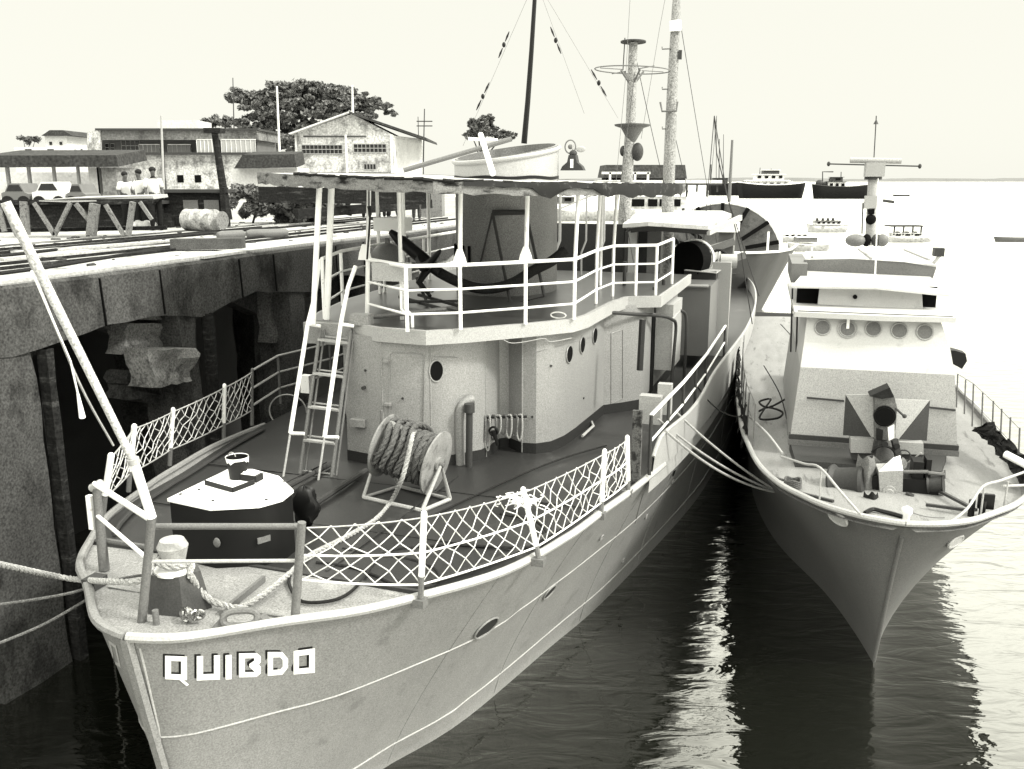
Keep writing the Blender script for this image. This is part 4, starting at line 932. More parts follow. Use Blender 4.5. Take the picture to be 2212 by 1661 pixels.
hr = [Vector((3.75, 6.7, 4.02)), Vector((3.85, 9.5, 3.95)), Vector((3.9, 12.5, 3.9)), Vector((3.9, 16.5, 3.9))]
srail = ship.part('side_rail', MB().tube(hr, .03, 8), WHITE)
ship.part('rail_pipe', MB().tube([p - Vector((0, 0, .42)) for p in hr], .02, 6), WHITE, srail)
for p in hr + [Vector((3.8, 8.1, 3.99)), Vector((3.88, 11, 3.92))]: ship.part('stanchion', MB().tube([p - Vector((0, 0, .95)), p], .028, 8), DGREY, srail)
pb_ = pA(1373, 1040, z=3.0); pt_ = pA(1372, 886, y=pb_.y)
ship.part('rusty_post', MB().box(pb_.x - .07, pb_.x + .07, pb_.y - .04, pb_.y + .04, 2.98, pt_.z), mat('rusty_patchy_post', .2, .8, .2, grain=.3, blotch=.3, bs=7, dirt=.5, dv=.15, ds=7))
wc = pA(1412, 940, z=3.1)
solo('white_fender', 'white padded fender box hung inside the side rail', 'fender', A, MB().box(wc.x - .26, wc.x + .12, wc.y - .1, wc.y + .12, 3.32, 3.82).box(wc.x + .02, wc.x + .26, wc.y + .125, wc.y + .3, 3.45, 4.0), LGREY, tuple(wc))
for pts in (((1284, 672), (1360, 678), (1425, 682), (1452, 690), (1460, 704), (1456, 760), (1449, 846)), ((1320, 676), (1390, 668), (1440, 664), (1468, 670), (1482, 687), (1480, 770), (1473, 893))):
    ys = [9.5, 10.6, 11.6, 12, 12.2, 12.2, 12.2] if pts[0][0] == 1284 else [10.8, 12, 13, 13.4, 13.6, 13.6, 13.6]
    ship.part('davit_frame', MB().tube(spline([pA(x, y, y=yy) for (x, y), yy in zip(pts, ys)], 4), .035, 8), DGREY)
ship.part('davit_brace', MB().tube([pA(1452, 690, y=12), pA(1468, 670, y=13.4)], .025, 6).tube([pA(1330, 650, y=11.5), pA(1420, 680, y=12)], .018, 6).tube([pA(1284, 672, y=9.5), pA(1332, 666, y=12)], .02, 6), LGREY)
for px, y0, y1, yy in ((1350, 565, 662, 12.8), (1414, 620, 688, 12.2), (1434, 604, 668, 13.2)): ship.part('davit_post', MB().tube([pA(px, y0, y=yy), pA(px - 3, y1, y=yy)], .04, 8), DGREY)
# black-cased side pipe beyond the locker
ship.part('wall_pipe', MB().tube([pA(1388, 690, x=3.0), pA(1382, 800, x=3.0)], .06, 8), HOUSEDK, house)
# after house, drum, posts, canopy platform
def blk(px0, px1, pyt, pyb, yy, dp, m, name, par=None, front_y=None):
    a = pA(px0, pyt, y=yy); b = pA(px1, pyb, y=yy); return ship.part(name, MB().box(a.x, b.x, yy, yy + dp, b.z, a.z), m, par)
ah = blk(1432, 1528, 614, 770, 17.0, 6, MGREY, 'after_house')
a = pA(1470, 612, y=16.9); b = pA(1530, 618, y=16.9)
ship.part('house_coaming', MB().tube([pA(1425, 628, y=16.4), pA(1445, 616, y=16.9), b], .04, 6), LGREY, ah)
blk(1478, 1546, 585, 612, 18.5, 2.5, DGREY, 'winch_base', ah)
a = pA(1478, 583, y=18.4); b = pA(1548, 583, y=18.4); ship.part('winch_bed', MB().hexa([a + Vector((0, 0, -.02)), b + Vector((0, 0, -.1)), b + Vector((.2, 2.2, -.0)), a + Vector((.2, 2.2, -.0)), a, b + Vector((0, 0, -.08)), b + Vector((.2, 2.2, .04)), a + Vector((.2, 2.2, .04))]), LGREY, ah)
dc = pA(1483, 562, y=18.6)
dr = ship.part('cable_drum', MB().cyl(dc, dc + Vector((.16, .5, 0)), .5, 32), HOLE)
ship.part('drum_rim', MB().tube([dc + Vector((.16, .5, 0)) + Vector((.52 * math.cos(a), -.05 * math.cos(a), .52 * math.sin(a))) for a in [2 * math.pi * i / 32 for i in range(32)]], .045, 6, closed=True), WHITE, dr)
blk(1541, 1569, 566, 770, 19.0, .12, LGREY, 'web_bracket')
blk(1553, 1582, 500, 566, 24, .6, MGREY, 'vent_trunk'); blk(1546, 1592, 482, 502, 23.8, 1.0, WHITE, 'vent_trunk_cap')
blk(1350, 1395, 500, 690, 17.2, 1.2, DGREY, 'deck_locker'); blk(1399, 1424, 500, 640, 17, .3, MGREY, 'platform_leg'); blk(1358, 1372, 500, 640, 17, .3, LGREY, 'platform_leg')
pz = pA(1450, 490, y=16.5).z
pl = ship.part('gun_platform', MB().slab([pA(1345, 492, y=16.5), pA(1400, 488, y=15.6), pA(1530, 497, y=15.9), pA(1580, 470, y=19), pA(1560, 462, y=22), pA(1380, 462, y=21)], (0, 0, .10)), CANTOP)
ship.part('platform_skirt', MB().slab([pA(1362, 503, y=15.9), pA(1400, 498, y=15.65), pA(1530, 507, y=15.95), pA(1535, 497, y=15.9), pA(1400, 488, y=15.6), pA(1362, 493, y=15.8)], (0, .06, 0)), DGREY, pl)
ship.part('platform_arm', MB().bar(pA(1530, 502, y=15.9), pA(1600, 470, y=18), .08, .14), LGREY, pl)
blk(1175, 1345, 482, 640, 17.5, .2, HOUSEDK, 'after_bulkhead')
for px, w_ in ((1205, 3), (1262, 2), (1300, 3)): 
    ship.part('bulkhead_pipe', MB().tube([pA(px + 6, 400, y=14.6), pA(px + 4, 520, y=14.6), pA(px - 6, 545, y=14.6), pA(px - 7, 650, y=14.6)], .012 * w_, 6), LGREY)

# ---- masts
def mast(pts, yy, rs, m, name='mast'): return ship.part(name, MB().tube([pA(x, y, y=yy) for x, y in pts], rs, 14), m)
m1 = mast([(1342, 700), (1350, 450), (1362, 271), (1366, 150), (1368, 92)], 18, [.19, .17, .13, .12, .11], MASTG)
c = pA(1366, 272, y=18); ship.part('mast_platform', MB().lathe([(.10, -.4), (.3, -.05), (.46, 0), (.48, .03)], c, (0, .03, 1), 24), MGREY, m1)
c = pA(1368, 92, y=18); ship.part('mast_top_disc', MB().lathe([(.33, 0), (.33, .035)], c, (0, .03, 1), 24), DGREY, m1)
c = pA(1366, 151, y=18); rg = [c + Vector((.98 * math.cos(a), .98 * math.sin(a), -.04 * math.cos(a))) for a in [2 * math.pi * i / 48 for i in range(48)]]
ship.part('aerial_ring', MB().tube(rg, .016, 5, closed=True), MGREY, m1)
for k in range(4):
    a = R(45 + 90 * k); ship.part('ring_strut', MB().tube([c + Vector((0, 0, -.42)), c + Vector((.35 * math.cos(a), .35 * math.sin(a), -.02))], .03, 5).tube([c + Vector((.3 * math.cos(a), .3 * math.sin(a), 0)), c + Vector((.98 * math.cos(a), .98 * math.sin(a), 0))], .012, 5), MGREY, m1)
ship.part('aerial_rod', MB().tube([c + Vector((-.25, 0, 0)), c + Vector((-.22, 0, .8))], .014, 5), DGREY, m1)
c = pA(1377, 328, y=18); ship.part('mast_lamp', MB().ell(c, .16, .16, .24), DGREY, m1); ship.part('mast_lamp', MB().ell(pA(1346, 326, y=18), .09, .09, .14), DGREY, m1)
m2 = mast([(1440, 640), (1443, 430), (1452, 200), (1460, 30), (1464, -60)], 20, [.19, .175, .15, .12, .08], MASTG)
ship.part('mast_fitting', MB().cyl(pA(1459, 68, y=19.9), pA(1459, 45, y=19.9), .16, 12), WHITE, m2)
for y_ in (105, 192, 278):
    p = pA(1452, y_, y=19.9); ship.part('mast_step', MB().tube([p, p + Vector((-.28, 0, 0)), p + Vector((-.28, 0, .06))], .018, 5), MGREY, m2)
p = pA(1466, 118, y=19.9); ship.part('mast_box', MB().box(p.x, p.x + .08, p.y, p.y + .08, p.z - .12, p.z + .12), DGREY, m2)
p = pA(1446, 232, y=19.8); ship.part('mast_cleat', MB().tube([p + Vector((-.26, 0, .15)), p + Vector((-.2, 0, -.1)), p + Vector((.2, 0, -.1)), p + Vector((.22, 0, .15))], .03, 6), MGREY, m2)
m3 = mast([(1132, 310), (1140, 220), (1148, 110), (1158, -50)], 12.3, [.062, .055, .048, .04], BLACK, 'aerial_mast')
tip = pA(1157, -45, y=12.3)
def stay(lst, dashes, label, yy):
    m = MB().tube([tip, pA(*lst, y=yy)], .0035, 4)
    solo('mast_stay', label, 'stay', A, m, MGREY, tuple(pA(*lst, y=yy)))
    e = pA(*lst, y=yy)
    for (t0_, t1_, r_) in dashes:
        pass
def insul(p, q, label):
    a = pA(*p, y=12.2); b = pA(*q, y=12.2); t = Thing('insulator', label, 'insulator', A, tuple(vmix(a, b, .5)), group=None)
    t.part('rod', MB().tube([a, vmix(a, b, .18), vmix(a, b, .38)], [.008, .022, .008], 6).tube([vmix(a, b, .62), vmix(a, b, .82), b], [.008, .022, .008], 6), BLACK)
    t.part('egg', MB().ell(vmix(a, b, .5), .038, .038, .055), BLACK)
stay((1000, 315), (), 'thin stay running down left from the dark aerial mast', 12.2)
stay((1262, 245), (), 'thin stay running steeply down right from the dark aerial mast', 12.2)
stay((1335, 255), (), 'thin stay slanting furthest right from the dark aerial mast', 12.2)
insul((1100, 68), (1077, 125), 'upper dark insulator on the left mast stay'); insul((1057, 178), (1029, 238), 'lower dark insulator on the left mast stay')
insul((1189, 58), (1212, 116), 'dark insulator on the steep right mast stay'); insul((1277, 150), (1310, 208), 'dark insulator on the furthest slanting mast stay')
solo('mast_halyard', 'thin halyards rising beside the ringed mast', 'rope', A, MB().tube([pA(1330, 400, y=17.5), pA(1352, 160, y=17.5), pA(1362, -20, y=17.5)], .006, 4).tube([pA(1385, 300, y=19), pA(1425, 60, y=19), pA(1440, -20, y=19)], .006, 4), MGREY, tuple(pA(1330, 400, y=17.5)))
solo('signal_halyard', 'pair of dark signal halyards running down aft of the tall grey mast', 'rope', A, MB().tube([pA(1543, 250, y=21), pA(1548, 330, y=21), pA(1600, 540, y=21), pA(1625, 700, y=21)], .016, 5).tube([pA(1543, 250, y=21), pA(1570, 420, y=21), pA(1640, 640, y=21)], .014, 5).tube([pA(1543, 250, y=21), pA(1520, 520, y=21), pA(1500, 560, y=21)], .012, 5), DGREY, tuple(pA(1600, 540, y=21)))

# ------------------------------------------------------------------ patrol boat on the right
def pB(px, py, **k): return B.at(px, py, **k)
DB = stab([(-.05, 0), (0, .25), (.15, .6), (.45, .98), (.9, 1.3), (1.5, 1.62), (2.6, 1.92), (4.1, 2.12), (5.8, 2.28), (10, 2.45), (16, 2.45), (24, 2.2)])
DBW = stab([(1.5, 0), (2.6, .22), (4, .6), (6.5, 1.5), (10, 2.0), (16, 2.15), (24, 1.95)])
DBS = stab([(-.1, 2.93), (1, 2.87), (3, 2.75), (6, 2.62), (12, 2.45), (24, 2.4)])
def sh2(y): return tab(DBS, y)
def st2(k): return -.05 + 1.55 * (1 - min(1, max(k, 0))) ** .85
def half2(y, k, side=-1):
    if side > 0: return half2(y, k) * (1 + .14 * min(1, max(0, y - .6) / 1.5) * min(1, max(k, 0)))
    kk = min(1.05, max(k, 0)); s = st2(kk); d = tab(DB, y - s - .05 if y < 5 else lerp(y - s - .05, y, min(1, (y - 5) / 4))); wv = tab(DBW, y - s + 1.5 if y < 5 else lerp(y - s + 1.5, y, min(1, (y - 5) / 4)))
    return wv + (d - wv) * kk ** 1.5
boat = Thing('patrol_boat', 'grey patrol boat on the right with gun shield and radar mast', 'boat', B, (0, 10, 0))
m = MB(); ks2 = [-.2, 0, .1, .2, .3, .4, .5, .6, .7, .8, .88, .94, 1]
for side in (1, -1):
    rows = []
    for i in range(61):
        u = (i / 60) ** 2; row = []
        for k in ks2:
            s = st2(k); y = s + u * (24 - s); row.append((side * half2(y, k, side) if i else 0, y, sh2(y) * k))
        rows.append(row)
    m.grid([list(reversed(r_)) for r_ in rows] if side < 0 else rows)
m.grid([[(x, 24, sh2(24) * k) for x in (-half2(24, k), half2(24, k))] for k in ks2])
H2 = mat('patrol_hull_grey', .205, .5, .4, grain=.14, blotch=.07, bs=1, bump=.3, bsc=1.3, streak=.04)
h2_ = boat.part('hull', m, H2)
for side in (1, -1): boat.part('deck_edge', MB().tube([(side * half2(y, 1, side), y, sh2(y) + .02) for y in [-.05 + 24 * (i / 70) ** 2 for i in range(71)]], .045, 8), LGREY, h2_)
D2 = mat('patrol_deck_pale', .34, .7, .3, grain=.15, blotch=.15, bs=1.5, dirt=.12, dv=.5, ds=2, stretch=(3, .5, 1))
rows = []
for i in range(50):
    y = -.02 + 23.5 * (i / 49) ** 1.5; hh = max(half2(y, 1) - .03, .01); hr_ = max(half2(y, 1, 1) - .03, .01); rows.append([(x * (hh if x < 0 else hr_), y, sh2(y) - .1 + .05 * (1 - x * x)) for x in (-1, -.6, -.2, .2, .6, 1)])
boat.part('deck', MB().grid(rows), D2)
def on2(px, py, side):
    o = B.loc((0, 0, EYE)); r_ = ray(px, py); d = B.loc((r_.x, r_.y, EYE + r_.z)) - o; t = 6; a = None
    while t < 60:
        p = o + d * t; k = p.z / sh2(max(p.y, 0)); b = side * p.x - half2(p.y, k, side)
        if a is not None and (b < 0) != (a < 0) and p.y > st2(k): return p
        a = b; t += .015
    return p
for (px, py, side, rx, rz, an_) in ((1812, 1118, -1, .17, .1, -25), (2062, 1168, 1, .17, .09, 28)):
    p = on2(px, py, side); e = Vector((0, 0, 1)); t = Vector((side * .75, .66, 0)); nn = Vector((side * .7, -.6, -.35)).normalized(); t = (t - nn * t.dot(nn)).normalized(); b = nn.cross(t)
    rim = [p + nn * .02 + t * rx * math.cos(a) + b * rz * math.sin(a) for a in [2 * math.pi * i / 24 for i in range(24)]]
    f_ = boat.part('hawse_rim', MB().tube(rim, .022, 6, closed=True), LGREY, h2_); boat.part('hawse_plate', MB().slab(rim, nn * .01), LGREY, h2_)
p = on2(1905, 1400, 1)
boat.part('stem_shoe', MB().tube([(0, st2(k) - .02, sh2(0) * k) for k in [.02 + .1 * i for i in range(10)]], .03, 8), H2, h2_)
# anchor hanging at waterline on the right bow
p = on2(1998, 1290, 1); m = MB().ell(p + Vector((.12, -.1, 0)), .2, .16, .12).tube([p + Vector((0, -.05, .15)), p + Vector((.3, 0, -.05))], .05, 6)
boat.part('bow_anchor', m, DGREY, h2_)
# trunk, front house
tz0, tz1 = 2.5, 2.92
boat.part('forward_hatch', MB().prism([(-1.32, 3.0), (.98, 3.0), (1.28, 4.2), (-1.38, 4.2)], 2.5, 2.80), mat('patrol_hatch_grey', .10, .6, .3, grain=.25, blotch=.2))
boat.part('trunk', MB().prism([(-1.25, 4.25), (1.2, 4.25), (1.2, 12), (-1.25, 12)], tz0, 2.9), MGREY)
BH = mat('patrol_house_grey', .46, .55, .35, grain=.16, blotch=.05); BHLIT = mat('patrol_house_lit_white', .62, .55, .35, grain=.05, blotch=.05, dirt=.04, dv=.8)  # upper tone lightened: the light its leaning face catches put into colour
def quadface(pts, off, name, m_, par=None): return boat.part(name, MB().slab(pts, off), m_, par, smooth=False)
# lower panel (leaning slightly back) then upper leaning panel
m = MB(); sec = [(-1.40, 1.40, 3.98, 2.82), (-1.385, 1.385, 4.0, 3.0), (-1.29, 1.26, 4.16, 4.2)]
bk = 9.5
rows = [[(a, bk, z), (a, y, z), (b, y, z), (b, bk, z)] for a, b, y, z in sec]; m.grid(rows)
hs = boat.part('house', m, BH, smooth=False)
m = MB(); sec = [(-1.29, 1.26, 4.16, 4.2), (-1.25, 1.18, 4.36, 4.62), (-1.22, 1.0, 4.52, 5.1)]
rows = [[(a, bk, z), (a, y, z), (b, y, z), (b, bk, z)] for a, b, y, z in sec]; m.grid(rows); boat.part('house_upper', m, BHLIT, hs, smooth=False)
boat.part('front_lip', MB().box(-1.42, 1.42, 3.94, 4.1, 2.8, 2.9), MGREY, hs)
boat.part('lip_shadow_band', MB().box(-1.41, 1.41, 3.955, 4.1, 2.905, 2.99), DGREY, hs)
for i, (px, py) in enumerate(((1777, 708), (1831, 711), (1887, 711), (1943, 715), (1998, 718))):
    c = pB(px, py, y=4.42); nn = Vector((0, -.96, .28)).normalized(); t = Vector((1, 0, 0)); b = nn.cross(t)
    c.y = 4.36 + (c.z - 4.62) * (.16 / .48)
    rim = [c + nn * .012 + t * .135 * math.cos(a) + b * .135 * math.sin(a) for a in [2 * math.pi * k / 28 for k in range(28)]]
    ph = boat.part('porthole', MB().tube(rim, .016, 6, closed=True), BH, hs); boat.part('porthole_cover', MB().slab([q - nn * .006 for q in rim], nn * .004), MGREY, hs)
    if i == 1: boat.part('porthole_wiper', MB().bar(c + nn * .03 + Vector((0, 0, .17)), c + nn * .03, .05, .01), WHITE, hs); boat.part('porthole_ring', MB().tube([c + nn * .02 + t * .165 * math.cos(a) + b * .165 * math.sin(a) for a in [2 * math.pi * k / 28 for k in range(28)]], .012, 6, closed=True), LGREY, hs)
for a_, b_ in (((1743, 859), (1823, 866)), ((2008, 880), (2064, 886))): boat.part('front_bar', MB().bar(pB(*a_, y=4.05), pB(*b_, y=4.05), .03, .03), DGREY, hs)
# eave shelf, open bridge, canvas roof, upper fascia
boat.part('eave', MB().prism([(-1.45, 4.35), (0, 4.22), (1.22, 4.35), (1.25, 9.4), (-1.45, 9.4)], 5.08, 5.17), BHLIT, hs)
boat.part('eave_seam', MB().bar((-1.4, 4.42, 5.18), (1.18, 4.42, 5.175), .02, .02), MGREY, hs)
wcr = boat.part('bridge_front', MB().slab([(-1.0, 5.4, 5.18), (.85, 5.4, 5.16), (.82, 5.5, 5.47), (-.98, 5.5, 5.5)], (0, .08, 0)), BHLIT, hs, smooth=False)
boat.part('bridge_opening', MB().box(-1.38, 1.1, 5.62, 5.7, 5.17, 5.55), HOLE, hs)
c = pB(1847, 641, y=5.4); boat.part('front_lamp', MB().cyl(c + Vector((0, -.04, 0)), c + Vector((0, .02, 0)), .04, 12), HOLE, wcr)
boat.part('bridge_roof', MB().slab([(-1.5, 5.2, 5.5), (0, 5.12, 5.53), (1.25, 5.25, 5.42), (1.1, 6.55, 5.62), (-1.22, 6.45, 5.68)], (0, 0, .04)), BHLIT, hs, smooth=False)
boat.part('roof_fascia', MB().slab([(-1.22, 6.42, 5.64), (1.14, 6.5, 5.56), (1.2, 6.5, 5.84), (.6, 6.42, 5.93), (-.4, 6.4, 5.97), (-1.26, 6.42, 5.93)], (0, .1, 0)), MGREY, hs, smooth=False)
boat.part('upper_platform', MB().prism([(-1.26, 6.5), (1.2, 6.55), (1.1, 9.4), (-1.1, 9.4)], lambda x, y: 5.85 + .05 * (1 - x * x), lambda x, y: 5.9 + .06 * (1 - x * x)), BHLIT, hs)
for x in (-1.1, 0, 1.05): boat.part('platform_batten', MB().bar((x, 6.5, 5.98), (x * .9, 9, 5.99), .04, .04), BH, hs)
c = pB(2036, 545, y=6.6); boat.part('side_lamp', MB().box(c.x - .15, c.x + .03, 6.55, 6.8, c.z - .08, c.z + .08), DGREY, hs); boat.part('lamp_arm', MB().bar((1.15, 6.6, 5.9), c, .08, .05), LGREY, hs)
c = pB(1708, 610, y=6); c2 = pB(1745, 570, y=6)
boat.part('side_screen', MB().box(c.x, c2.x, 6, 8.5, c.z, c2.z), MGREY, hs)
for px in (1712, 1724, 1736): boat.part('screen_leg', MB().tube([pB(px, 620, y=6.2), pB(px - 4, 760, y=6.2)], .02, 6), DGREY, hs)
c = pB(2068, 775, y=4.9); m = MB().slab([pB(2046, 757, y=4.9), pB(2062, 757, y=4.9), pB(2086, 764, y=4.9), pB(2089, 780, y=4.9), pB(2078, 797, y=4.9), pB(2056, 785, y=4.9)], (0, .3, 0))
boat.part('side_searchlight', m, BLACK, hs)
boat.part('whip_aerial', MB().tube([pB(1890, 606, y=5.2), pB(1894, 500, y=5.2), pB(1897, 385, y=5.2)], [.016, .012, .006], 5), WHITE)
# mast
yy = 7.6
ms = boat.part('radar_mast', MB().tube([pB(1880, 530, y=yy), pB(1885, 385, y=yy)], [.11, .09], 14), BH)
c = pB(1887, 375, y=yy); boat.part('radar_box', MB().box(c.x - .17, c.x + .19, yy - .2, yy + .2, c.z - .06, c.z + .22), BH, ms)
boat.part('box_base', MB().cyl(c - Vector((0, 0, .12)), c - Vector((0, 0, .06)), .17, 18), DGREY, ms).name = 'radar_base'
a = pB(1836, 346, y=yy); b = pB(1947, 348, y=yy); boat.part('radar_scanner', MB().tube([a, b], .055, 12).cyl((a + b) / 2 - Vector((0, 0, .12)), (a + b) / 2, .05, 10), BH, ms)
a = pB(1790, 354, y=yy + .2); b = pB(1987, 359, y=yy + .2)
boat.part('yard', MB().tube([a, b], .016, 6), DGREY, ms)
for q in (a, b): boat.part('yard_lamp', MB().ell(q, .035, .035, .05, 8, 6), DGREY, ms)
boat.part('mast_rod', MB().tube([pB(1888, 340, y=yy), pB(1893, 250, y=yy)], .011, 5).lathe([(.05, 0), (.0, .1)], pB(1892, 268, y=yy), (0, 0, 1), 8), DGREY, ms)
c = pB(1882, 437, y=yy - .1); boat.part('mast_box', MB().box(c.x - .13, c.x + .1, yy - .2, yy, c.z - .13, c.z + .13), BH, ms)
c = pB(1881, 474, y=yy - .15); boat.part('mast_lamp', MB().ell(c, .105, .08, .105), HOLE, ms); c = pB(1882, 456, y=yy - .15); boat.part('mast_lamp', MB().box(c.x - .06, c.x + .06, yy - .2, yy - .1, c.z - .06, c.z + .06), HOLE, ms)
boat.part('mast_pipe', MB().tube([pB(1872, 437, y=yy), pB(1864, 438, y=yy), pB(1862, 505, y=yy)], .018, 6), MGREY, ms)
c = pB(1907, 433, y=yy); boat.part('mast_horn', MB().cyl(c, c + Vector((.22, 0, -.03)), .03, 8), DGREY, ms)
for px, r_, mm_ in ((1848, .2, MGREY), (1893, .1, DGREY), (1906, .12, MGREY), (1872, .09, HOLE)):
    c = pB(px, 519, y=7.3); boat.part('vent_dome', MB().ell(c, r_, r_, .13, 14, 8), mm_, ms)
# gun mount and shield
gy = 3.15
sh_ = boat.part('gun_mount', MB().tube([pB(1910, 1060, y=3.1), pB(1912, 990, y=3.1), pB(1908, 940, y=3.1)], [.28, .2, .16], 12), MGREY)
def P3(lst): return [pB(x, y, y=yv) for x, y, yv in lst]
boat.part('shield_wing', MB().slab(P3([(1827, 853, 3.25), (1882, 944, 3.05), (1821, 940, 3.25)]), (0, .03, 0)), DGREY, sh_, smooth=False)
boat.part('shield_plate', MB().slab(P3([(1828, 852, 3.25), (1893, 853, 3.1), (1893, 944, 3.0), (1883, 944, 3.04)]), (0, .03, 0)), BH, sh_, smooth=False)
boat.part('shield_plate', MB().slab(P3([(1934, 862, 3.1), (2008, 865, 3.25), (1942, 948, 3.04), (1934, 946, 3.0)]), (0, .03, 0)), BH, sh_, smooth=False)
boat.part('shield_wing', MB().slab(P3([(2009, 866, 3.25), (2002, 952, 3.25), (1943, 949, 3.05)]), (0, .03, 0)), DGREY, sh_, smooth=False)
boat.part('sight_housing', MB().slab(P3([(1890, 850, 2.85), (1930, 852, 2.85), (1938, 880, 2.85), (1935, 925, 2.85), (1925, 950, 2.85), (1890, 950, 2.85)]), (0, .4, 0)), CLOTH, sh_)
c = pB(1911, 899, y=2.8); boat.part('gun_muzzle', MB().lathe([(.155, 0), (.17, -.02), (.17, .1), (.14, .2)], c, (0, 1, 0), 24), BLACK, sh_); boat.part('muzzle_bore', MB().cyl(c + Vector((0, -.03, 0)), c + Vector((0, .0, 0)), .14, 20), HOLE, sh_)
boat.part('gun_hood', MB().slab(P3([(1879, 856, 2.75), (1922, 837, 2.75), (1932, 858, 2.75), (1905, 862, 2.75)]), (0, .35, 0)), TARP, sh_)
boat.part('shield_shelf', MB().slab(P3([(1838, 948, 3.0), (1995, 958, 3.0), (1995, 982, 3.0), (1838, 978, 3.0)]), (0, .3, 0)), BH, sh_, smooth=False)
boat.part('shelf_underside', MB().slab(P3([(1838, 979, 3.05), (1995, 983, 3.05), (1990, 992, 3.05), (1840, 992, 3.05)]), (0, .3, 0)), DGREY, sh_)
# windlass with canvas
def cvs(px0, px1, py0, py1, yv, mtl, label, name='canvas_cover', dep=.25):
    N = 12; rows = []
    for j in range(N + 1):
        row = []
        for i in range(N + 1):
            t, s = i / N, j / N; wd = lerp(.75, 1, math.sin(math.pi * min(1, s * 1.1))); x = lerp(px0, px1, .5 + (t - .5) * wd); p = pB(x, lerp(py0, py1, s) + 4 * math.sin(t * 9), y=yv)
            p.y -= dep * math.sin(math.pi * t) + .03 * math.sin(t * 9 + s * 7); row.append(p)
        rows.append(row)
    return solo(name, label, 'canvas', B, MB().grid(rows), mtl, tuple(pB((px0 + px1) / 2, py1, y=yv)))
cvs(1848, 1893, 980, 1062, 2.0, CLOTH, 'crumpled grey canvas draped over the windlass of the patrol boat')
cvs(1878, 1960, 985, 1018, 2.5, CLOTH, 'folded grey canvas laid under the gun of the patrol boat', 'canvas_cover')
wl = boat.part('windlass', MB().box(-.35, .75, 1.85, 2.4, 2.75, 2.98), BLACK)
a = pB(1798, 1045, y=2.1); b = pB(1870, 1045, y=1.9)
boat.part('warping_drum', MB().lathe([(.30, 0), (.32, .04), (.26, .1), (.26, .42), (.32, .5), (.30, .55)], a, (b - a), 24), DGREY, wl)
f_ = P3([(1898, 1018, 1.75), (1951, 1016, 1.75), (1949, 1086, 1.75), (1902, 1084, 1.75)])
gb = boat.part('gearbox', MB().slab(f_, (0, .4, .0)), BH, wl, smooth=False)
boat.part('gearbox_top', MB().add([f_[0], f_[1], f_[1] + Vector((0, .4, .12)), f_[0] + Vector((.25, .4, .12))], [(0, 1, 2, 3)]), WHITE, wl)
c = pB(1921, 1063, y=1.74); boat.part('gearbox_cap', MB().lathe([(.105, 0), (.1, .02), (.06, .02), (.05, .035), (.0, .035)], c, (0, -1, 0), 20), BH, wl)
boat.part('windlass_shaft', MB().tube([pB(1951, 1019, y=1.9), pB(2005, 1019, y=1.9)], .03, 8).tube([pB(2005, 1021, y=1.9), pB(2041, 1025, y=1.9)], .03, 8).tube([pB(2041, 1015, y=1.9), pB(2041, 1034, y=1.9)], .015, 6), MGREY, wl)
boat.part('windlass_frame', MB().box(*[v for q in [(pB(1962, 1100, y=1.95).x, pB(1985, 1100, y=1.95).x)] for v in q], 1.9, 2.2, 2.75, 3.25).box(pB(1990, 1100, y=1.95).x, pB(2001, 1100, y=1.95).x, 1.9, 2.2, 2.75, 3.3), BLACK, wl)
a = pB(2005, 1046, y=1.95); b = pB(2033, 1046, y=1.9); boat.part('side_spool', MB().lathe([(.16, 0), (.13, .03), (.13, .2), (.16, .22)], a, (b - a), 20), DGREY, wl)
for q0, q1 in ((pB(2032, 1062, y=1.8), pB(2108, 1102, z=2.9)), (pB(2000, 1090, z=2.88), pB(2084, 1101, z=2.88)), (pB(1800, 1083, z=2.86), pB(1700, 1058, z=2.8))): boat.part('chain_stopper', MB().bar(q0, q1, .05, .04), DGREY, wl)
cvs(1862, 1900, 1060, 1118, 1.4, TARP, 'dark tarpaulin hanging below the windlass canvas of the patrol boat', 'tarpaulin', .15)
p = pB(1957, 1126, z=2.86); boat.part('stem_bollard', MB().lathe([(.05, -.05), (.045, .08), (.075, .13), (.07, .19), (.02, .22)], p, (0, 0, 1), 14), WHITE)
boat.part('stem_line', MB().tube(sag(p + Vector((.03, 0, .15)), pB(2040, 1118, z=2.9), .03), .008, 5), MGREY)
p = pB(2122, 1116, z=2.82)
for dx in (-.14, .0): boat.part('twin_bitt', MB().cyl(p + Vector((dx, .05, -.05)), p + Vector((dx, .05, .22)), .045, 12), BLACK)
boat.part('bitt_flap', MB().box(p.x - .05, p.x + .16, p.y + .1, p.y + .16, p.z + .08, p.z + .3), BLACK)
# bow rails
def prail(lst, r_=.019, par=None): return boat.part('bow_rail', MB().tube(spline([pB(x, y, y=yv) for x, y, yv in lst], 4), r_, 8), LGREY, par)
prail([(1857, 1109, -.0), (1816, 1062, .3), (1771, 1010, .7), (1738, 1002, 1.3), (1688, 986, 2.4)])
prail([(1690, 979, 2.6), (1658, 937, 3.6), (1619, 900, 5.4)], .02)
prail([(2050, 1130, .2), (2089, 1099, .4), (2123, 1051, .8), (2161, 1038, 1.2), (2214, 1019, 1.8)])
prail([(2165, 1050, 1.4), (2214, 1048, 1.9)], .02)
for (a, b, yv) in (((1774, 1015), (1770, 1082), .75), ((2126, 1051), (2117, 1122), .85), ((2178, 1040), (2168, 1095), 1.4)): boat.part('rail_stanchion', MB().tube([pB(*a, y=yv), pB(*b, y=yv)], .014, 6), LGREY)
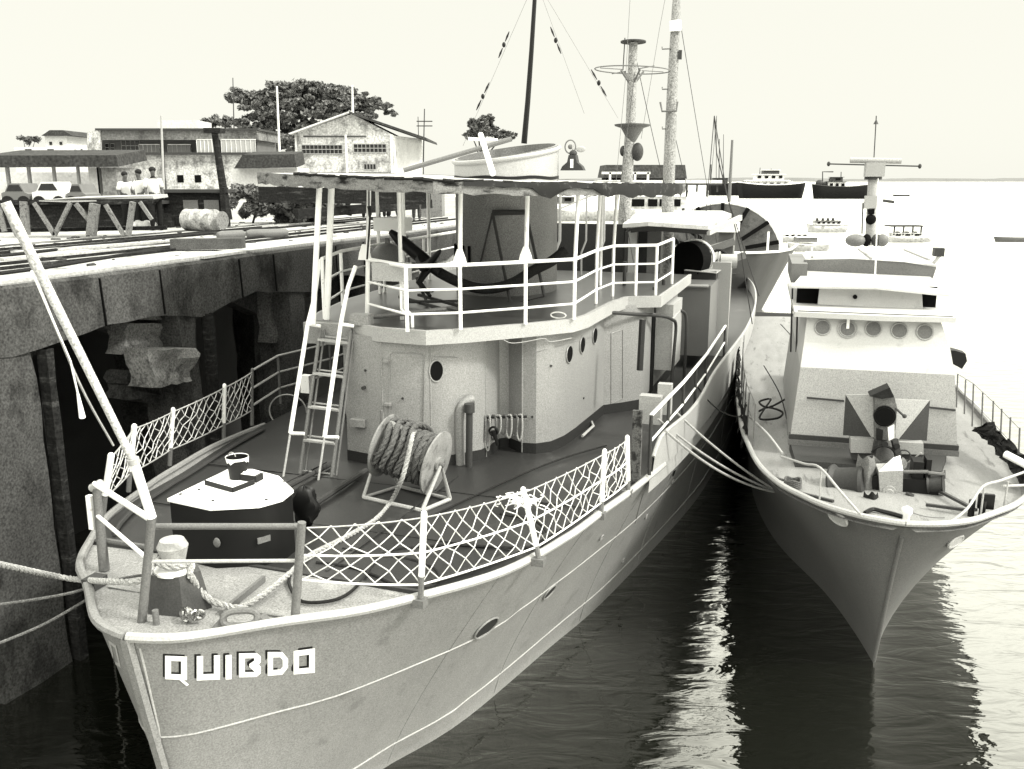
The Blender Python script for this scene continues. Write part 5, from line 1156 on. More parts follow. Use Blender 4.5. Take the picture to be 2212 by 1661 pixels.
# side rails
for px, y0, y1 in ((2083, 820, 884), (2100, 829, 911), (2120, 848, 928), (2143, 866, 935), (2161, 883, 948), (2180, 901, 965), (2200, 924, 985), (2066, 808, 870)):
    b = pB(px, y1 + 14, x=2.15); b = Vector((2.15, b.y, sh2(b.y) - .02)); b = pB(px, y1 + 10, z=2.66); t = pB(px + 3, y0, y=b.y); boat.part('rail_stanchion', MB().tube([b, t], .016, 6), MGREY)
tops = [pB(2069, 808, z=3.5), pB(2103, 829, z=3.52), pB(2143, 866, z=3.5), pB(2200, 924, z=3.5)]
boat.part('rail_wire', MB().tube(tops, .006, 4).tube([t - Vector((0, 0, .35)) for t in tops], .006, 4), DGREY)
m = MB(); N = 16; rows = []
for j in range(N + 1):
    row = []
    for i in range(N + 1):
        t, s = i / N, j / N; top_ = [(2100, 925), (2143, 912), (2165, 940), (2190, 965), (2215, 985)]; k = t * 4; kk = min(int(k), 3); tx = lerp(top_[kk][0], top_[kk + 1][0], k - kk); ty = lerp(top_[kk][1], top_[kk + 1][1], k - kk)
        bx = lerp(2118, 2222, t); by = lerp(935, 1060, t); p = pB(lerp(tx, bx, s), lerp(ty, by, s), y=lerp(5.6, 2.8, t) - .3 * s); p += Vector((random.uniform(-.05, .05), random.uniform(-.05, .05) - .15 * math.sin(math.pi * s), random.uniform(-.04, .04))); row.append(p)
    rows.append(row)
solo('tarpaulin_heap', 'dark tarpaulin heaped along the right-hand rail of the patrol boat', 'tarpaulin', B, m.grid(rows), TARP, tuple(pB(2165, 1000, z=2.7)))
solo('rolled_fender', 'pale tubular fender lying on the dark heap at the right rail', 'fender', B, MB().tube([pB(2172, 981, y=2.9), pB(2220, 1006, y=2.6)], .06, 10), WHITE, tuple(pB(2172, 985, y=2.9)))
# left side: rail with weather cloth, hanging fenders, hose
for i in range(9):
    y = 4.0 + i * 1.15; x = -half2(y, 1) + .08; boat.part('rail_stanchion', MB().tube([(x, y, sh2(y)), (x, y, sh2(y) + .8)], .016, 6), MGREY)
for z in (.8, .42): boat.part('rail_wire', MB().tube([(-half2(y, 1) + .08, y, sh2(y) + z) for y in (4, 6, 8, 10, 13.2)], .01, 5), MGREY)
for i in range(7):
    y = 4.6 + i * 1.25; x = -half2(y, 1) - .02; N = 8; rows = []
    for j in range(N + 1): rows.append([(x - .04 * math.sin(j) + random.uniform(-.03, .03), y + k * .12 + random.uniform(-.03, .03), sh2(y) + .55 - j * .09 * (1 + .2 * math.sin(k + i))) for k in range(7)])
    solo('weather_cloth', 'dark rag of weather cloth on the left rail of the patrol boat', 'cloth', B, MB().grid(rows), TARP, (x, y, sh2(y)), group='dark rags along the left rail of the patrol boat')
m = MB().tube(spline([pB(x, y, z=2.72) for x, y in ((1700, 860), (1660, 880), (1640, 868), (1665, 862), (1650, 885), (1642, 905), (1680, 903), (1690, 890), (1660, 880), (1640, 888))], 4), .022, 6)
solo('coiled_hose', 'dark hose in loose loops on the left side deck of the patrol boat', 'hose', B, m, ROPED, tuple(pB(1665, 885, z=2.7)))
m = MB(); c = pB(1712, 1052, z=2.76)
for k in range(5): m.tube([c + Vector((.12 * math.cos(a), .12 * math.sin(a), .03 * k + .02 * math.sin(3 * a))) for a in [2 * math.pi * i / 18 for i in range(18)]], .018, 5, closed=True)
m.tube([c + Vector((-.25, .1, .1)), c + Vector((-.05, 0, .08))], .02, 5)
solo('coiled_line', 'small coil of line on deck at the left bow of the patrol boat', 'rope', B, m, ROPE, tuple(c))
# lines between the two ships
e = [pA(1437, 930, y=7.6), pA(1421, 905, y=8.2), pA(1460, 890, y=9)]
f2 = A.loc(B.world(on2(1672, 1062, -1)))
for i, (s, lb) in enumerate(zip(e, ('lowest of the pale mooring lines joining the two ships', 'middle one of the pale mooring lines joining the two ships', 'uppermost of the pale mooring lines joining the two ships'))):
    solo('cross_line', lb, 'rope', A, MB().tube(sag(s, f2 + Vector((0, 0, .02 * i)), .18 - .05 * i, 18), .022, 6), ROPEW, tuple(s))
s = pA(1502, 828, y=12); g_ = A.loc(B.world(pB(1617, 898, y=5.4)))
solo('cross_line', 'thin dark line from the side rail to the patrol boat rail', 'rope', A, MB().tube(sag(s, g_, .25, 16), .014, 6), ROPED, tuple(s))

# ------------------------------------------------------------------ quay side: wall, clutter, people
def pW(px, py, **k): return W.at(px, py, **k)
def gW(px, d): # ground point on the quay at forward distance d under pixel column px
    q = pW(px, HZ + 30, y=d); return Vector((q.x, d, PZ))
def pxh(px, py, d): return pW(px, py, y=d)
def wbox(mb, px0, px1, pyt, pyb, d, dep):
    a = pxh(px0, pyt, d); b = pxh(px1, pyb, d); return mb.box(a.x, b.x, d, d + dep, b.z, a.z)
G0 = PZ - .01
def quay_wall():
    t = Thing('quay_wall', 'low stained dark wall running behind the pier', 'wall', W, tuple(gW(420, 28.5)))
    t.part('wall', wbox(MB(), 348, 490, 414, 500, 28.5, .4), TIMBER)
    t.part('coping', wbox(MB(), 346, 492, 409, 416, 28.3, .8), DGREY)
    for px in (395, 440): t.part('wall_panel', wbox(MB(), px, px + 34, 432, 462, 28.47, .04), MGREY)
    t.part('pier_post', wbox(MB(), 474, 490, 405, 490, 28.2, .4), TIMBER)
quay_wall()
t = Thing('quay_wall', 'long dark low wall behind the truss gangway at far left', 'wall', W, tuple(gW(150, 28)))
t.part('wall', wbox(MB(), -60, 348, 440, 505, 28, .4), TIMBER); t.part('coping', wbox(MB(), -60, 348, 434, 441, 27.8, .8), DGREY)
# truss gangway lying on trestles
tr = Thing('truss_gangway', 'gangway truss with a pale top standing on the pier at far left', 'gangway', W, tuple(gW(200, 23)))
m = MB(); a = pxh(84, 433, 23); b = pxh(330, 424, 23.4)
tr.part('top_plate', MB().slab([a, pxh(150, 428, 23), pxh(330, 423, 23.4), pxh(332, 430, 23.4), pxh(150, 437, 23), a - Vector((0, 0, .02))], (0, 1.0, .03)), LGREY)
tr.part('top_chord', MB().bar(pxh(-40, 438, 23), pxh(330, 434, 23.3), .15, .12), TIMBER)
def strut(p, q, w_, m_=STEEL, d=23): tr.part('strut', MB().bar(pxh(*p, d), pxh(*q, d), w_, w_), m_)
for p, q, w_ in (((52, 435), (56, 507), .16), ((74, 438), (118, 508), .09), ((152, 438), (118, 508), .09), ((164, 440), (196, 480), .10), ((205, 440), (197, 508), .2), ((228, 442), (268, 509), .09), ((287, 436), (277, 508), .12), ((302, 436), (328, 474), .08), ((-5, 440), (10, 500), .1), ((12, 452), (36, 510), .07)): strut(p, q, w_)
tr.part('lower_chord', MB().bar(pxh(0, 498, 23.6), pxh(360, 492, 24), .12, .1), TIMBER)
ba = pxh(403, 473, 26.5); bb2 = pxh(478, 475, 26)
brl = Thing('steel_drum', 'rusty pale drum lying on its side on the pier', 'drum', W, (ba.x, ba.y, PZ))
ba.z = bb2.z = PZ + .31
prf = [(.29, 0), (.31, .015), (.30, .04), (.30, .34), (.315, .36), (.30, .38), (.30, .70), (.315, .72), (.30, .74), (.30, 1.02), (.31, 1.05), (.29, 1.06)]
brl.part('barrel', MB().lathe(prf, ba, bb2 - ba, 28), mat('rusty_drum', .5, .7, .3, grain=.2, gs=20, blotch=.3, bs=2.5, dirt=.25, dv=.3, ds=2))
brl.part('end_cap', MB().cyl(bb2 + (bb2 - ba).normalized() * .04, bb2 + (bb2 - ba).normalized() * .05, .26, 20), STEEL)
a = pW(374, 541, z=PZ); b = pW(527, 541, z=PZ)
solo('timber_baulk', 'dark squared timber baulk lying near the pier edge', 'timber', W, MB().bar(a + Vector((0, 0, .13)), b + Vector((0, 0, .15)), .3, .22), mat('baulk', .16, .9, .1, grain=.25, blotch=.3, bs=3), tuple(a))
for (x0, x1, y_, lb) in ((468, 528, 519, 'left of two grey cylinders lying end to end on the pier'), (530, 622, 515, 'right of two grey cylinders lying end to end on the pier')):
    a = pW(x0, y_, z=PZ); b = pW(x1, y_ - 3, z=PZ); u = (b - a).normalized(); a.z = b.z = PZ + .11
    solo('gas_cylinder', lb, 'cylinder', W, MB().lathe([(.02, 0), (.08, .04), (.11, .14), (.11, (b - a).length - .05), (.08, (b - a).length)], a, u, 16), MGREY, (a.x, a.y, PZ), group='grey cylinders on the pier')
for (x0, y0, x1, y1, lb) in ((0, 560, 330, 533, 'long plank lying lengthwise on the pier at far left'), (30, 545, 360, 521, 'long pale plank lying behind the first on the pier'), (430, 556, 520, 544, 'short pale board lying in front of the dark baulk'), (560, 490, 700, 480, 'board lying on the pier near the debris heap')):
    a = pW(x0, y0, z=PZ + .03); b = pW(x1, y1, z=PZ + .03)
    solo('plank', lb, 'plank', W, MB().bar(a, b, .22, .05), CONCTOP, tuple(a))
m = MB()
c = pW(302, 497, z=PZ)
for k in range(5): m.ell(c + Vector((k * .14 - .2, random.uniform(-.1, .1), .12)), .16, .14, .14 + .03 * (k % 2), 10, 7)
solo('sack_pile', 'small pile of pale sacks beside the truss gangway', 'sacks', W, m, LGREY, tuple(c))
m = MB(); c = pW(345, 492, z=PZ); m.box(c.x - .3, c.x + .35, c.y, c.y + .3, PZ, PZ + .2).box(c.x - .1, c.x + .3, c.y, c.y + .25, PZ + .2, PZ + .42)
solo('small_engine', 'dark little engine block standing beside the pale sacks', 'engine', W, m, TIMBER, tuple(c))
for i in range(7):
    px0, py0 = (random.uniform(20, 600), random.uniform(495, 520)); 
# long chains / cables trailing along the pier
for (l_, lb) in ((((0, 590), (110, 575), (260, 552), (400, 530), (560, 512), (700, 497)), 'dark cable trailing along the pier, nearest to the edge'), (((0, 552), (120, 540), (280, 520), (420, 506), (600, 492)), 'dark cable trailing along the middle of the pier')):
    m = MB(); pts = [pW(x, y + random.uniform(-1.5, 1.5), z=PZ + .03) for x, y in l_]; m.tube(spline(pts, 6), .035, 6); solo('pier_cable', lb, 'cable', W, m, ROPED, tuple(pts[0]))

# ---- foliage
def foliage(mb, blobs, n, size, seed=1, flat=.6):
    rnd = random.Random(seed)
    tot = sum(b[3] * b[4] for b in blobs)
    for (x, y, z, rx, rz) in blobs:
        k = int(n * rx * rz / tot)
        subs = []
        for _ in range(max(10, int(rx * 16))):
            v = Vector((rnd.gauss(0, 1), rnd.gauss(0, 1), rnd.gauss(0, 1))).normalized() * rnd.uniform(.25, 1.12); subs.append((x + v.x * rx, y + v.y * rx * .8, z + v.z * rz, min(rx, 2.5) * rnd.uniform(.07, .26)))
        for _ in range(k):
            s = rnd.choice(subs); v = Vector((rnd.gauss(0, 1), rnd.gauss(0, 1), rnd.gauss(0, 1))).normalized() * s[3] * rnd.uniform(.2, 1.7)
            c = Vector((s[0] + v.x, s[1] + v.y, s[2] + v.z * flat)); q = size * rnd.uniform(.5, 1.4)
            a = Vector((rnd.gauss(0, 1), rnd.gauss(0, 1), rnd.gauss(0, .7))).normalized(); b = a.cross(Vector((rnd.gauss(0, 1), rnd.gauss(0, 1), rnd.gauss(0, 1)))).normalized()
            mb.add([c - a * q, c + b * q * .6, c + a * q, c - b * q * .6], [(0, 1, 2, 3)])
    return mb
def tree(name, label, px, pybase, d, blobs_px, n, size, trunk=True, group=None, m_=LEAF, seed=1, trunk_r=.5, flat=.5):
    base = gW(px, d); t = Thing(name, label, 'tree', W, tuple(base), group)
    bl = []; 
    for (bx, by, rx, ry) in blobs_px:
        q = pxh(bx, by, d); r1 = rx * d / FPX * 1.02; r2 = ry * d / FPX; bl.append((q.x, q.y + random.uniform(-.3, .3) * r1, q.z, r1, r2))
    t.part('crown', foliage(MB(), bl, n, size, seed, flat), m_, smooth=False)
    if trunk:
        m = MB(); top = Vector((base.x, base.y, lerp(base.z, max(b[2] for b in bl), .45))); m.tube([base - Vector((0, 0, .3)), vmix(base, top, .5) + Vector((.1, 0, 0)), top], [trunk_r * 1.2, trunk_r, trunk_r * .8], 10)
        for b in bl[:9]: m.tube([top - Vector((0, 0, .2)), vmix(top, Vector(b[:3]), .5) + Vector((0, 0, .15)), Vector(b[:3])], [trunk_r * .5, trunk_r * .3, trunk_r * .12], 6)
        t.part('trunk', m, BARK)
    return t
tree('rain_tree', 'big dark spreading tree behind the gabled hall', 655, 370, 118, [(520, 205, 34, 16), (560, 225, 45, 28), (610, 200, 45, 18), (655, 190, 45, 14), (700, 200, 48, 20), (640, 235, 60, 30), (560, 270, 50, 35), (760, 215, 45, 20), (800, 220, 28, 12), (828, 230, 20, 6), (720, 240, 50, 25), (780, 255, 30, 18), (600, 300, 60, 30), (690, 280, 40, 25), (520, 300, 25, 35), (838, 242, 12, 4), (850, 247, 8, 3), (500, 210, 14, 6)], 60000, .26, seed=3, trunk_r=.7, flat=.45)
tree('small_tree', 'small dark tree showing above the funnel', 1040, 380, 100, [(1030, 266, 15, 14), (1055, 262, 15, 15), (1042, 282, 26, 16), (1018, 290, 12, 10), (1098, 288, 16, 9), (1075, 292, 16, 8)], 7000, .2, seed=5, trunk_r=.25, flat=.8)
tree('bushy_tree', 'low dark bushes behind the flat roofed building', 455, 300, 130, [(445, 268, 18, 8), (470, 262, 24, 10), (495, 266, 12, 14), (430, 270, 10, 5)], 3000, .3, seed=8, trunk_r=.3)
tree('palm_tree', 'small palm poking over the white houses at far left', 68, 320, 150, [(52, 298, 14, 4), (75, 300, 14, 4), (62, 306, 8, 5)], 500, .35, seed=9, trunk_r=.2)

# ---- buildings on the quay
def windows(t, par, px0, px1, py0, py1, d, nx, ny, frame=LGREY, pane=GLASSD, name='window'):
    f = t.part(name, wbox(MB(), px0, px1, py0, py1, d - .06, .05), pane, par)
    m = MB()
    for i in range(nx + 1): x = lerp(px0, px1, i / nx); wbox(m, x - .7, x + .7, py0, py1, d - .11, .05)
    for j in range(ny + 1): y = lerp(py0, py1, j / ny); wbox(m, px0, px1, y - .6, y + .6, d - .115, .04)
    t.part('window_frame', m, frame, par)
D = 85
b1 = Thing('harbour_office', 'two storey flat roofed office with stained walls behind the pier', 'building', W, tuple(gW(370, D)))
lw = b1.part('lower_wall', wbox(MB(), 262, 545, 330, 425, D, 8), STUCCO)
b1.part('lower_wall_left', wbox(MB(), 187, 262, 335, 425, D - 3, 9), STUCCODK)
uw = b1.part('upper_wall', wbox(MB(), 215, 556, 300, 331, D + 1.4, 7), MGREY)
b1.part('parapet', wbox(MB(), 215, 556, 281, 302, D, 8), STUCCODK, uw)
b1.part('parapet_cap', wbox(MB(), 205, 557, 277, 281.5, D - .4, 9), DGREY, uw)
b1.part('side_wing', MB().slab([pxh(188, 285, D + 1), pxh(216, 278, D - .2), pxh(216, 332, D - .2), pxh(188, 332, D + 1)], (0, .4, 0)), STUCCO, uw)
b1.part('floor_band', wbox(MB(), 250, 556, 329, 334, D - .5, 1), DGREY, lw)
for px in (230, 242): windows(b1, uw, px - 3, px + 5, 310, 328, D + 1.4, 1, 2)
windows(b1, uw, 262, 302, 303, 326, D + 1.3, 4, 2, LGREY)
windows(b1, uw, 300, 345, 312, 330, D + .8, 5, 1, WHITE, MGREY); windows(b1, uw, 362, 412, 312, 330, D + .8, 5, 1, WHITE, MGREY)
windows(b1, uw, 425, 466, 301, 330, D - .02, 5, 1, WHITE, LGREY); windows(b1, uw, 478, 552, 301, 330, D - .02, 7, 1, WHITE, LGREY)
for px in (382, 420): b1.part('window', wbox(MB(), px, px + 15, 378, 394, D - .03, .05), HOLE, lw)
b1.part('downpipe', wbox(MB(), 351, 355, 330, 425, D - .3, .3), DGREY, lw); b1.part('roof_block', wbox(MB(), 340, 428, 260, 279, D + 3, 4), PALEWALL)
gb_ = Thing('gabled_hall', 'pale gabled hall with stained walls and a grid of windows', 'building', W, tuple(gW(760, D)))
def gp(lst, d): return [pxh(x, y, d) for x, y in lst]
gw_ = gb_.part('wall', MB().slab(gp([(637, 372), (852, 372), (852, 293), (760, 246), (637, 288)], D), (0, 12, 0)), STUCCO, smooth=False)
gb_.part('side_wall', MB().slab([pxh(852, 380, D), pxh(852, 293, D), pxh(912, 300, D + 12), pxh(912, 380, D + 12)], (.0, .3, 0)), PALEWALL)
rf = gb_.part('roof', MB().slab([pxh(626, 290, D - .8), pxh(754, 243, D - .8), pxh(754, 240, D - .8), pxh(622, 288, D - .8)], (0, 13, 0)), PALEWALL, smooth=False)
gb_.part('roof_slope', MB().slab([pxh(754, 240, D - .8), pxh(920, 297, D + 0), pxh(922, 303, D + 0), pxh(754, 245, D - .8)], (0, 12, 0)), ROOFT, rf, smooth=False)
gb_.part('string_course', wbox(MB(), 655, 790, 293, 295.5, D - .12, .12), DGREY, gw_)
windows(gb_, gw_, 652, 739, 313, 332, D, 10, 2, LGREY, GLASSD); windows(gb_, gw_, 764, 834, 311, 329, D, 8, 2, LGREY, GLASSD); windows(gb_, gw_, 786, 812, 354, 366, D, 4, 1)
for px in (640, 748, 846): gb_.part('pilaster', wbox(MB(), px - 4, px + 4, 290, 375, D - .18, .18), PALEWALL, gw_)
sh = Thing('long_shed', 'long open shed with a dark tiled roof at far left', 'shed', W, tuple(gW(120, 52)))
sh.part('roof', MB().slab(gp([(-40, 362), (256, 360), (250, 335), (-40, 336)], 50), (0, 4, .4)), ROOFT, smooth=False)
for px in (-10, 18, 64, 118, 170, 214): sh.part('post', wbox(MB(), px - 2, px + 2, 360, 440, 51, .2), LGREY)
sh.part('end_panel', wbox(MB(), 190, 218, 362, 420, 51, 1), PALEWALL); sh.part('end_wall', wbox(MB(), 218, 256, 362, 428, 50.5, 3), STUCCODK)
sh.part('back_wall', wbox(MB(), -40, 250, 372, 425, 55, .3), PALEWALL)
s2 = Thing('tiled_shed', 'low shed with a grey tiled roof left of the gabled hall', 'shed', W, tuple(gW(570, 70)))
s2.part('roof', MB().slab(gp([(505, 364), (640, 362), (636, 333), (524, 334)], 70), (0, 3, .3)), ROOFT, smooth=False); s2.part('wall', wbox(MB(), 500, 645, 363, 410, 71, 4), PALEWALL)
# parked lorries and carts under the shed (pale shapes)
def car(px0, px1, pyt, pyb, d, m_, label, grp):
    t = Thing('parked_car', label, 'car', W, tuple(gW((px0 + px1) / 2, d)), grp); a = pxh(px0, pyt, d); b = pxh(px1, pyb, d); L_ = b.x - a.x; hgt = a.z - PZ; y = d
    x0 = a.x; z0 = PZ + .25; zt = PZ + hgt
    prof = [(0, z0), (L_, z0), (L_, z0 + .38 * hgt), (L_ * .86, z0 + .45 * hgt), (L_ * .70, zt), (L_ * .3, zt), (L_ * .14, z0 + .47 * hgt), (0, z0 + .42 * hgt)]
    t.part('body', MB().slab([(x0 + x, y, z) for x, z in prof], (0, 1.7, 0)), m_, smooth=False)
    t.part('window', MB().slab([(x0 + L_ * .2, y - .02, z0 + .5 * hgt), (x0 + L_ * .8, y - .02, z0 + .5 * hgt), (x0 + L_ * .68, y - .02, zt - .08), (x0 + L_ * .32, y - .02, zt - .08)], (0, .03, 0)), GLASSD)
    for f_ in (.2, .8): t.part('wheel', MB().cyl((x0 + L_ * f_, y - .03, PZ + .32), (x0 + L_ * f_, y + .2, PZ + .32), .32, 16), BLACK)
car(0, 62, 396, 425, 46, MGREY, 'dark car at the far left edge under the long shed', 'cars parked under the long shed')
car(66, 140, 393, 425, 46, PALEWALL, 'pale car second from the left under the long shed', 'cars parked under the long shed')
car(142, 185, 398, 425, 46, MGREY, 'grey car third from the left under the long shed', 'cars parked under the long shed')
for (x0, x1, y0, y1, d, lb) in ((30, 150, 318, 336, 110, 'low white house directly above the long shed roof'), (95, 150, 285, 320, 120, 'small white house with a dark hipped roof at far left'), (150, 190, 315, 336, 112, 'white annex left of the flat roofed office'), (340, 430, 262, 278, 140, 'white block on the skyline behind the flat roofed office')):
    t = Thing('white_house', lb, 'house', W, tuple(gW((x0 + x1) / 2, d))); wl_ = t.part('wall', wbox(MB(), x0, x1, y0, y1 + 40, d, 6), PALEWALL)
    if y1 - y0 > 25: t.part('roof', MB().slab(gp([(x0 - 6, y0 + 8), (x1 + 6, y0 + 8), (x1 - 14, y0 - 4), (x0 + 12, y0 - 4)], d - .5), (0, 7, 0)), ROOFT, smooth=False)
    for k in range(2): t.part('window', wbox(MB(), lerp(x0, x1, .2 + .4 * k), lerp(x0, x1, .32 + .4 * k), y1 - 14, y1 - 7, d - .05, .06), GLASSD, wl_)
# poles
def pole(px0, py0, px1, py1, d, r_, m_, label, cross=(), name='pole'):
    b = pxh(px1, py1, d); t = pxh(px0, py0, d); T_ = Thing(name, label, 'pole', W, (b.x, b.y, PZ)); T_.part('shaft', MB().tube([Vector((b.x, b.y, min(PZ, b.z))), b, t], [r_, r_, r_ * .7], 8), m_)
    for (cx0, cy) in cross: c = pxh(cx0, cy, d); T_.part('crossarm', MB().bar(c - Vector((.8, 0, 0)), c + Vector((.8, 0, 0)), .1, .1), m_)
    return T_
pole(463, 283, 492, 470, 34, .17, TIMBER, 'dark leaning timber post with a capped top in front of the office').part('cap', MB().box(*(lambda p: (p.x - .3, p.x + .3, p.y - .3, p.y + .3, p.z - .12, p.z + .05))(pxh(463, 280, 34))), TIMBER)
pole(503, 168, 506, 300, 90, .06, DGREY, 'thin dark aerial mast left of the spreading tree', name='aerial_pole')
pole(598, 186, 604, 332, 80, .11, PALEWALL, 'pale flagpole standing before the spreading tree', name='flagpole')
pole(761, 184, 762, 244, 90, .12, PALEWALL, 'pale flagpole rising behind the gable ridge', name='flagpole')
pole(348, 250, 355, 440, 60, .09, LGREY, 'thin pale pole in front of the stained office wall', name='flagpole')
pole(917, 235, 914, 370, 95, .07, DGREY, 'utility pole with crossarms right of the gabled hall', ((917, 262), (917, 272)), 'utility_pole')
pole(903, 252, 906, 370, 96, .05, DGREY, 'thin second utility pole beside the one with crossarms', (), 'utility_pole')
# debris and vegetation heap behind the awning posts
for (px, py, rx, ry, lb, sd) in ((545, 440, 48, 30, 'dark tangled bush between the leaning post and the bridge', 21), (625, 440, 60, 30, 'dark bush behind the bridge posts', 22), (700, 445, 60, 28, 'dark heap of scrub left of the standing men', 23)):
    c = pxh(px, py + ry - 2, 31); t = Thing('scrub_bush', lb, 'bush', W, (c.x, 31, PZ)); q = pxh(px, py, 31); t.part('foliage', foliage(MB(), [(q.x, 31, q.z - .05, rx * 31 / FPX, ry * 31 / FPX)], 6500, .12, sd, .9), LEAF, smooth=False)
    t.part('branches', MB().tube([(c.x, 31, PZ), (c.x + .3, 31, q.z + .2)], .04, 5), BARK)
solo('scrap_beams', 'heap of dark beams and scrap lying behind the bridge posts', 'scrap', W, MB().bar(pxh(520, 410, 31), pxh(760, 460, 31), .18, .2).bar(pxh(560, 420, 30), pxh(930, 425, 30), .2, .5).bar(pxh(640, 462, 29), pxh(930, 440, 33), .2, .3), TIMBER, tuple(gW(600, 30)))
solo('timber_stack', 'stack of sawn boards beside the funnel on the quay', 'timber', W, MB().box(*(lambda a, b: (a.x, b.x, 36, 37.5, PZ, a.z))(pxh(905, 405, 36), pxh(955, 470, 36))), STEEL, tuple(gW(930, 36)))

# ---- people (one skinned body each, clothes and hair as children)
def skin_mesh(name, V_, E_, rad, m_, base, parent=None, sub=2):
    import bmesh
    me = bpy.data.meshes.new(name); me.from_pydata([tuple(Vector(v) - Vector(base)) for v in V_], E_, []); me.update()
    bm = bmesh.new(); bm.from_mesh(me); ly = bm.verts.layers.skin.verify(); bm.verts.ensure_lookup_table()
    for v, r_ in zip(bm.verts, rad):
        v[ly].radius = r_ if isinstance(r_, tuple) else (r_, r_)
    bm.verts[0][ly].use_root = True; bm.to_mesh(me); bm.free(); me.materials.append(m_)
    o = bpy.data.objects.new(name, me); scene.collection.objects.link(o)
    s = o.modifiers.new('skin', 'SKIN'); s.use_smooth_shade = True; q = o.modifiers.new('sub', 'SUBSURF'); q.levels = sub; q.render_levels = sub
    if parent: o.parent = parent
    return o
def person(px, d, h, label, grp, face=0, trous=TROUSD, arms=((-.06, .1), (.06, .1)), stride=.08, seed=0):
    g = gW(px, d); T_ = Thing('person', label, 'person', W, tuple(g), grp); s = h / 1.75; ca, sa = math.cos(face), math.sin(face)
    def P_(x, y, z): return (g.x + (x * ca - y * sa) * s, g.y + (x * sa + y * ca) * s, g.z + z * s)
    V_ = [P_(0, 0, .95), P_(0, 0, 1.12), P_(0, .01, 1.32), P_(0, .0, 1.45), P_(0, -.01, 1.53), P_(0, -.03, 1.62), P_(0, -.02, 1.70),
          P_(-.10, 0, .90), P_(-.11, -.02 - stride / 2, .50), P_(-.11, stride / 2, .08), P_(-.12, -.13, .03),
          P_(.10, 0, .90), P_(.11, .02 + stride / 2, .50), P_(.11, .03 + stride / 2, .08), P_(.12, -.11, .03)]
    E_ = [(0, 1), (1, 2), (2, 3), (3, 4), (4, 5), (5, 6), (0, 7), (7, 8), (8, 9), (9, 10), (0, 11), (11, 12), (12, 13), (13, 14)]
    rad = [(.145, .11), (.135, .10), (.155, .11), (.08, .07), .052, (.078, .095), (.062, .07), .085, .062, .045, .04, .085, .062, .045, .04]
    for sg, (ex, ey) in ((-1, arms[0]), (1, arms[1])):
        k = len(V_); V_ += [P_(sg * .17, 0, 1.40), P_(sg * .21 + ex * .4, .02, 1.15), P_(sg * .2 + ex, -ey, .98), P_(sg * .18 + ex * 1.2, -ey * 1.7, .90)]
        E_ += [(2, k), (k, k + 1), (k + 1, k + 2), (k + 2, k + 3)]; rad += [.062, .045, .035, .028]
    V_ = [Vector(v) for v in V_]; rad = [tuple(q * s for q in r_) if isinstance(r_, tuple) else r_ * s for r_ in rad]
    body = skin_mesh('body', V_, E_, rad, SKIN, g, T_.o)
    # shirt
    Vs = [P_(0, 0, .93), P_(0, 0, 1.12), P_(0, .01, 1.33), P_(0, 0, 1.43)]; Es = [(0, 1), (1, 2), (2, 3)]; rs = [(.165, .125), (.16, .12), (.185, .13), (.09, .08)]
    for sg, (ex, ey) in ((-1, arms[0]), (1, arms[1])):
        k = len(Vs); Vs += [P_(sg * .18, 0, 1.39), P_(sg * .215 + ex * .4, .02, 1.18)]; Es += [(2, k), (k, k + 1)]; rs += [.085, .07]
    skin_mesh('shirt', Vs, Es, [tuple(q * s for q in r_) if isinstance(r_, tuple) else r_ * s for r_ in rs], SHIRT, g, T_.o)
    Vt = [P_(0, 0, .96), P_(-.10, 0, .86), P_(-.11, -.02 - stride / 2, .50), P_(-.11, stride / 2, .1), P_(.10, 0, .86), P_(.11, .02 + stride / 2, .50), P_(.11, .03 + stride / 2, .1)]
    skin_mesh('trousers', Vt, [(0, 1), (1, 2), (2, 3), (0, 4), (4, 5), (5, 6)], [(.165 * s, .13 * s), .105 * s, .085 * s, .07 * s, .105 * s, .085 * s, .07 * s], trous, g, T_.o)
    c = Vector(P_(0, -.005, 1.69)); T_.part('hair', MB().ell(c, .095 * s, .105 * s, .085 * s, 14, 9), HAIR)
    for sg in (-1, 1): T_.part('shoe', MB().ell(P_(sg * .115, -.04, .035), .05 * s, .13 * s, .04 * s, 10, 6), BLACK)
    return T_
gp1 = 'men in white shirts standing behind the gangway'; gp2 = 'men in white shirts standing behind the bridge'
person(333, 26.6, 1.78, 'tallest man in a white shirt, rightmost of three behind the gangway', gp1, .5, TROUSD, ((-.02, .14), (.02, .2)))
person(303, 26.9, 1.72, 'man in a white shirt in the middle of three behind the gangway', gp1, -.6, TROUSD, ((-.04, .1), (.0, .2)))
person(272, 27.2, 1.66, 'leftmost of three men in white shirts behind the gangway', gp1, .9, TROUSD)
for px, d, h, lb, tr_, fc_ in ((790, 33.5, 1.62, 'man in a white shirt furthest left of the group behind the bridge posts', TROUSD, .3), (822, 34, 1.58, 'man in a white shirt second from the left behind the bridge posts', TROUSD, -.4), (840, 34.6, 1.56, 'man in a white shirt in the middle of the group behind the bridge posts', TROUSD, 1.2), (861, 34, 1.6, 'man in a white shirt second from the right behind the bridge posts', TROUS, -.8), (899, 32.5, 1.62, 'man in pale trousers furthest right of the group beside the funnel', TROUS, .2)):
    person(px, d, h, lb, gp2, fc_, tr_)

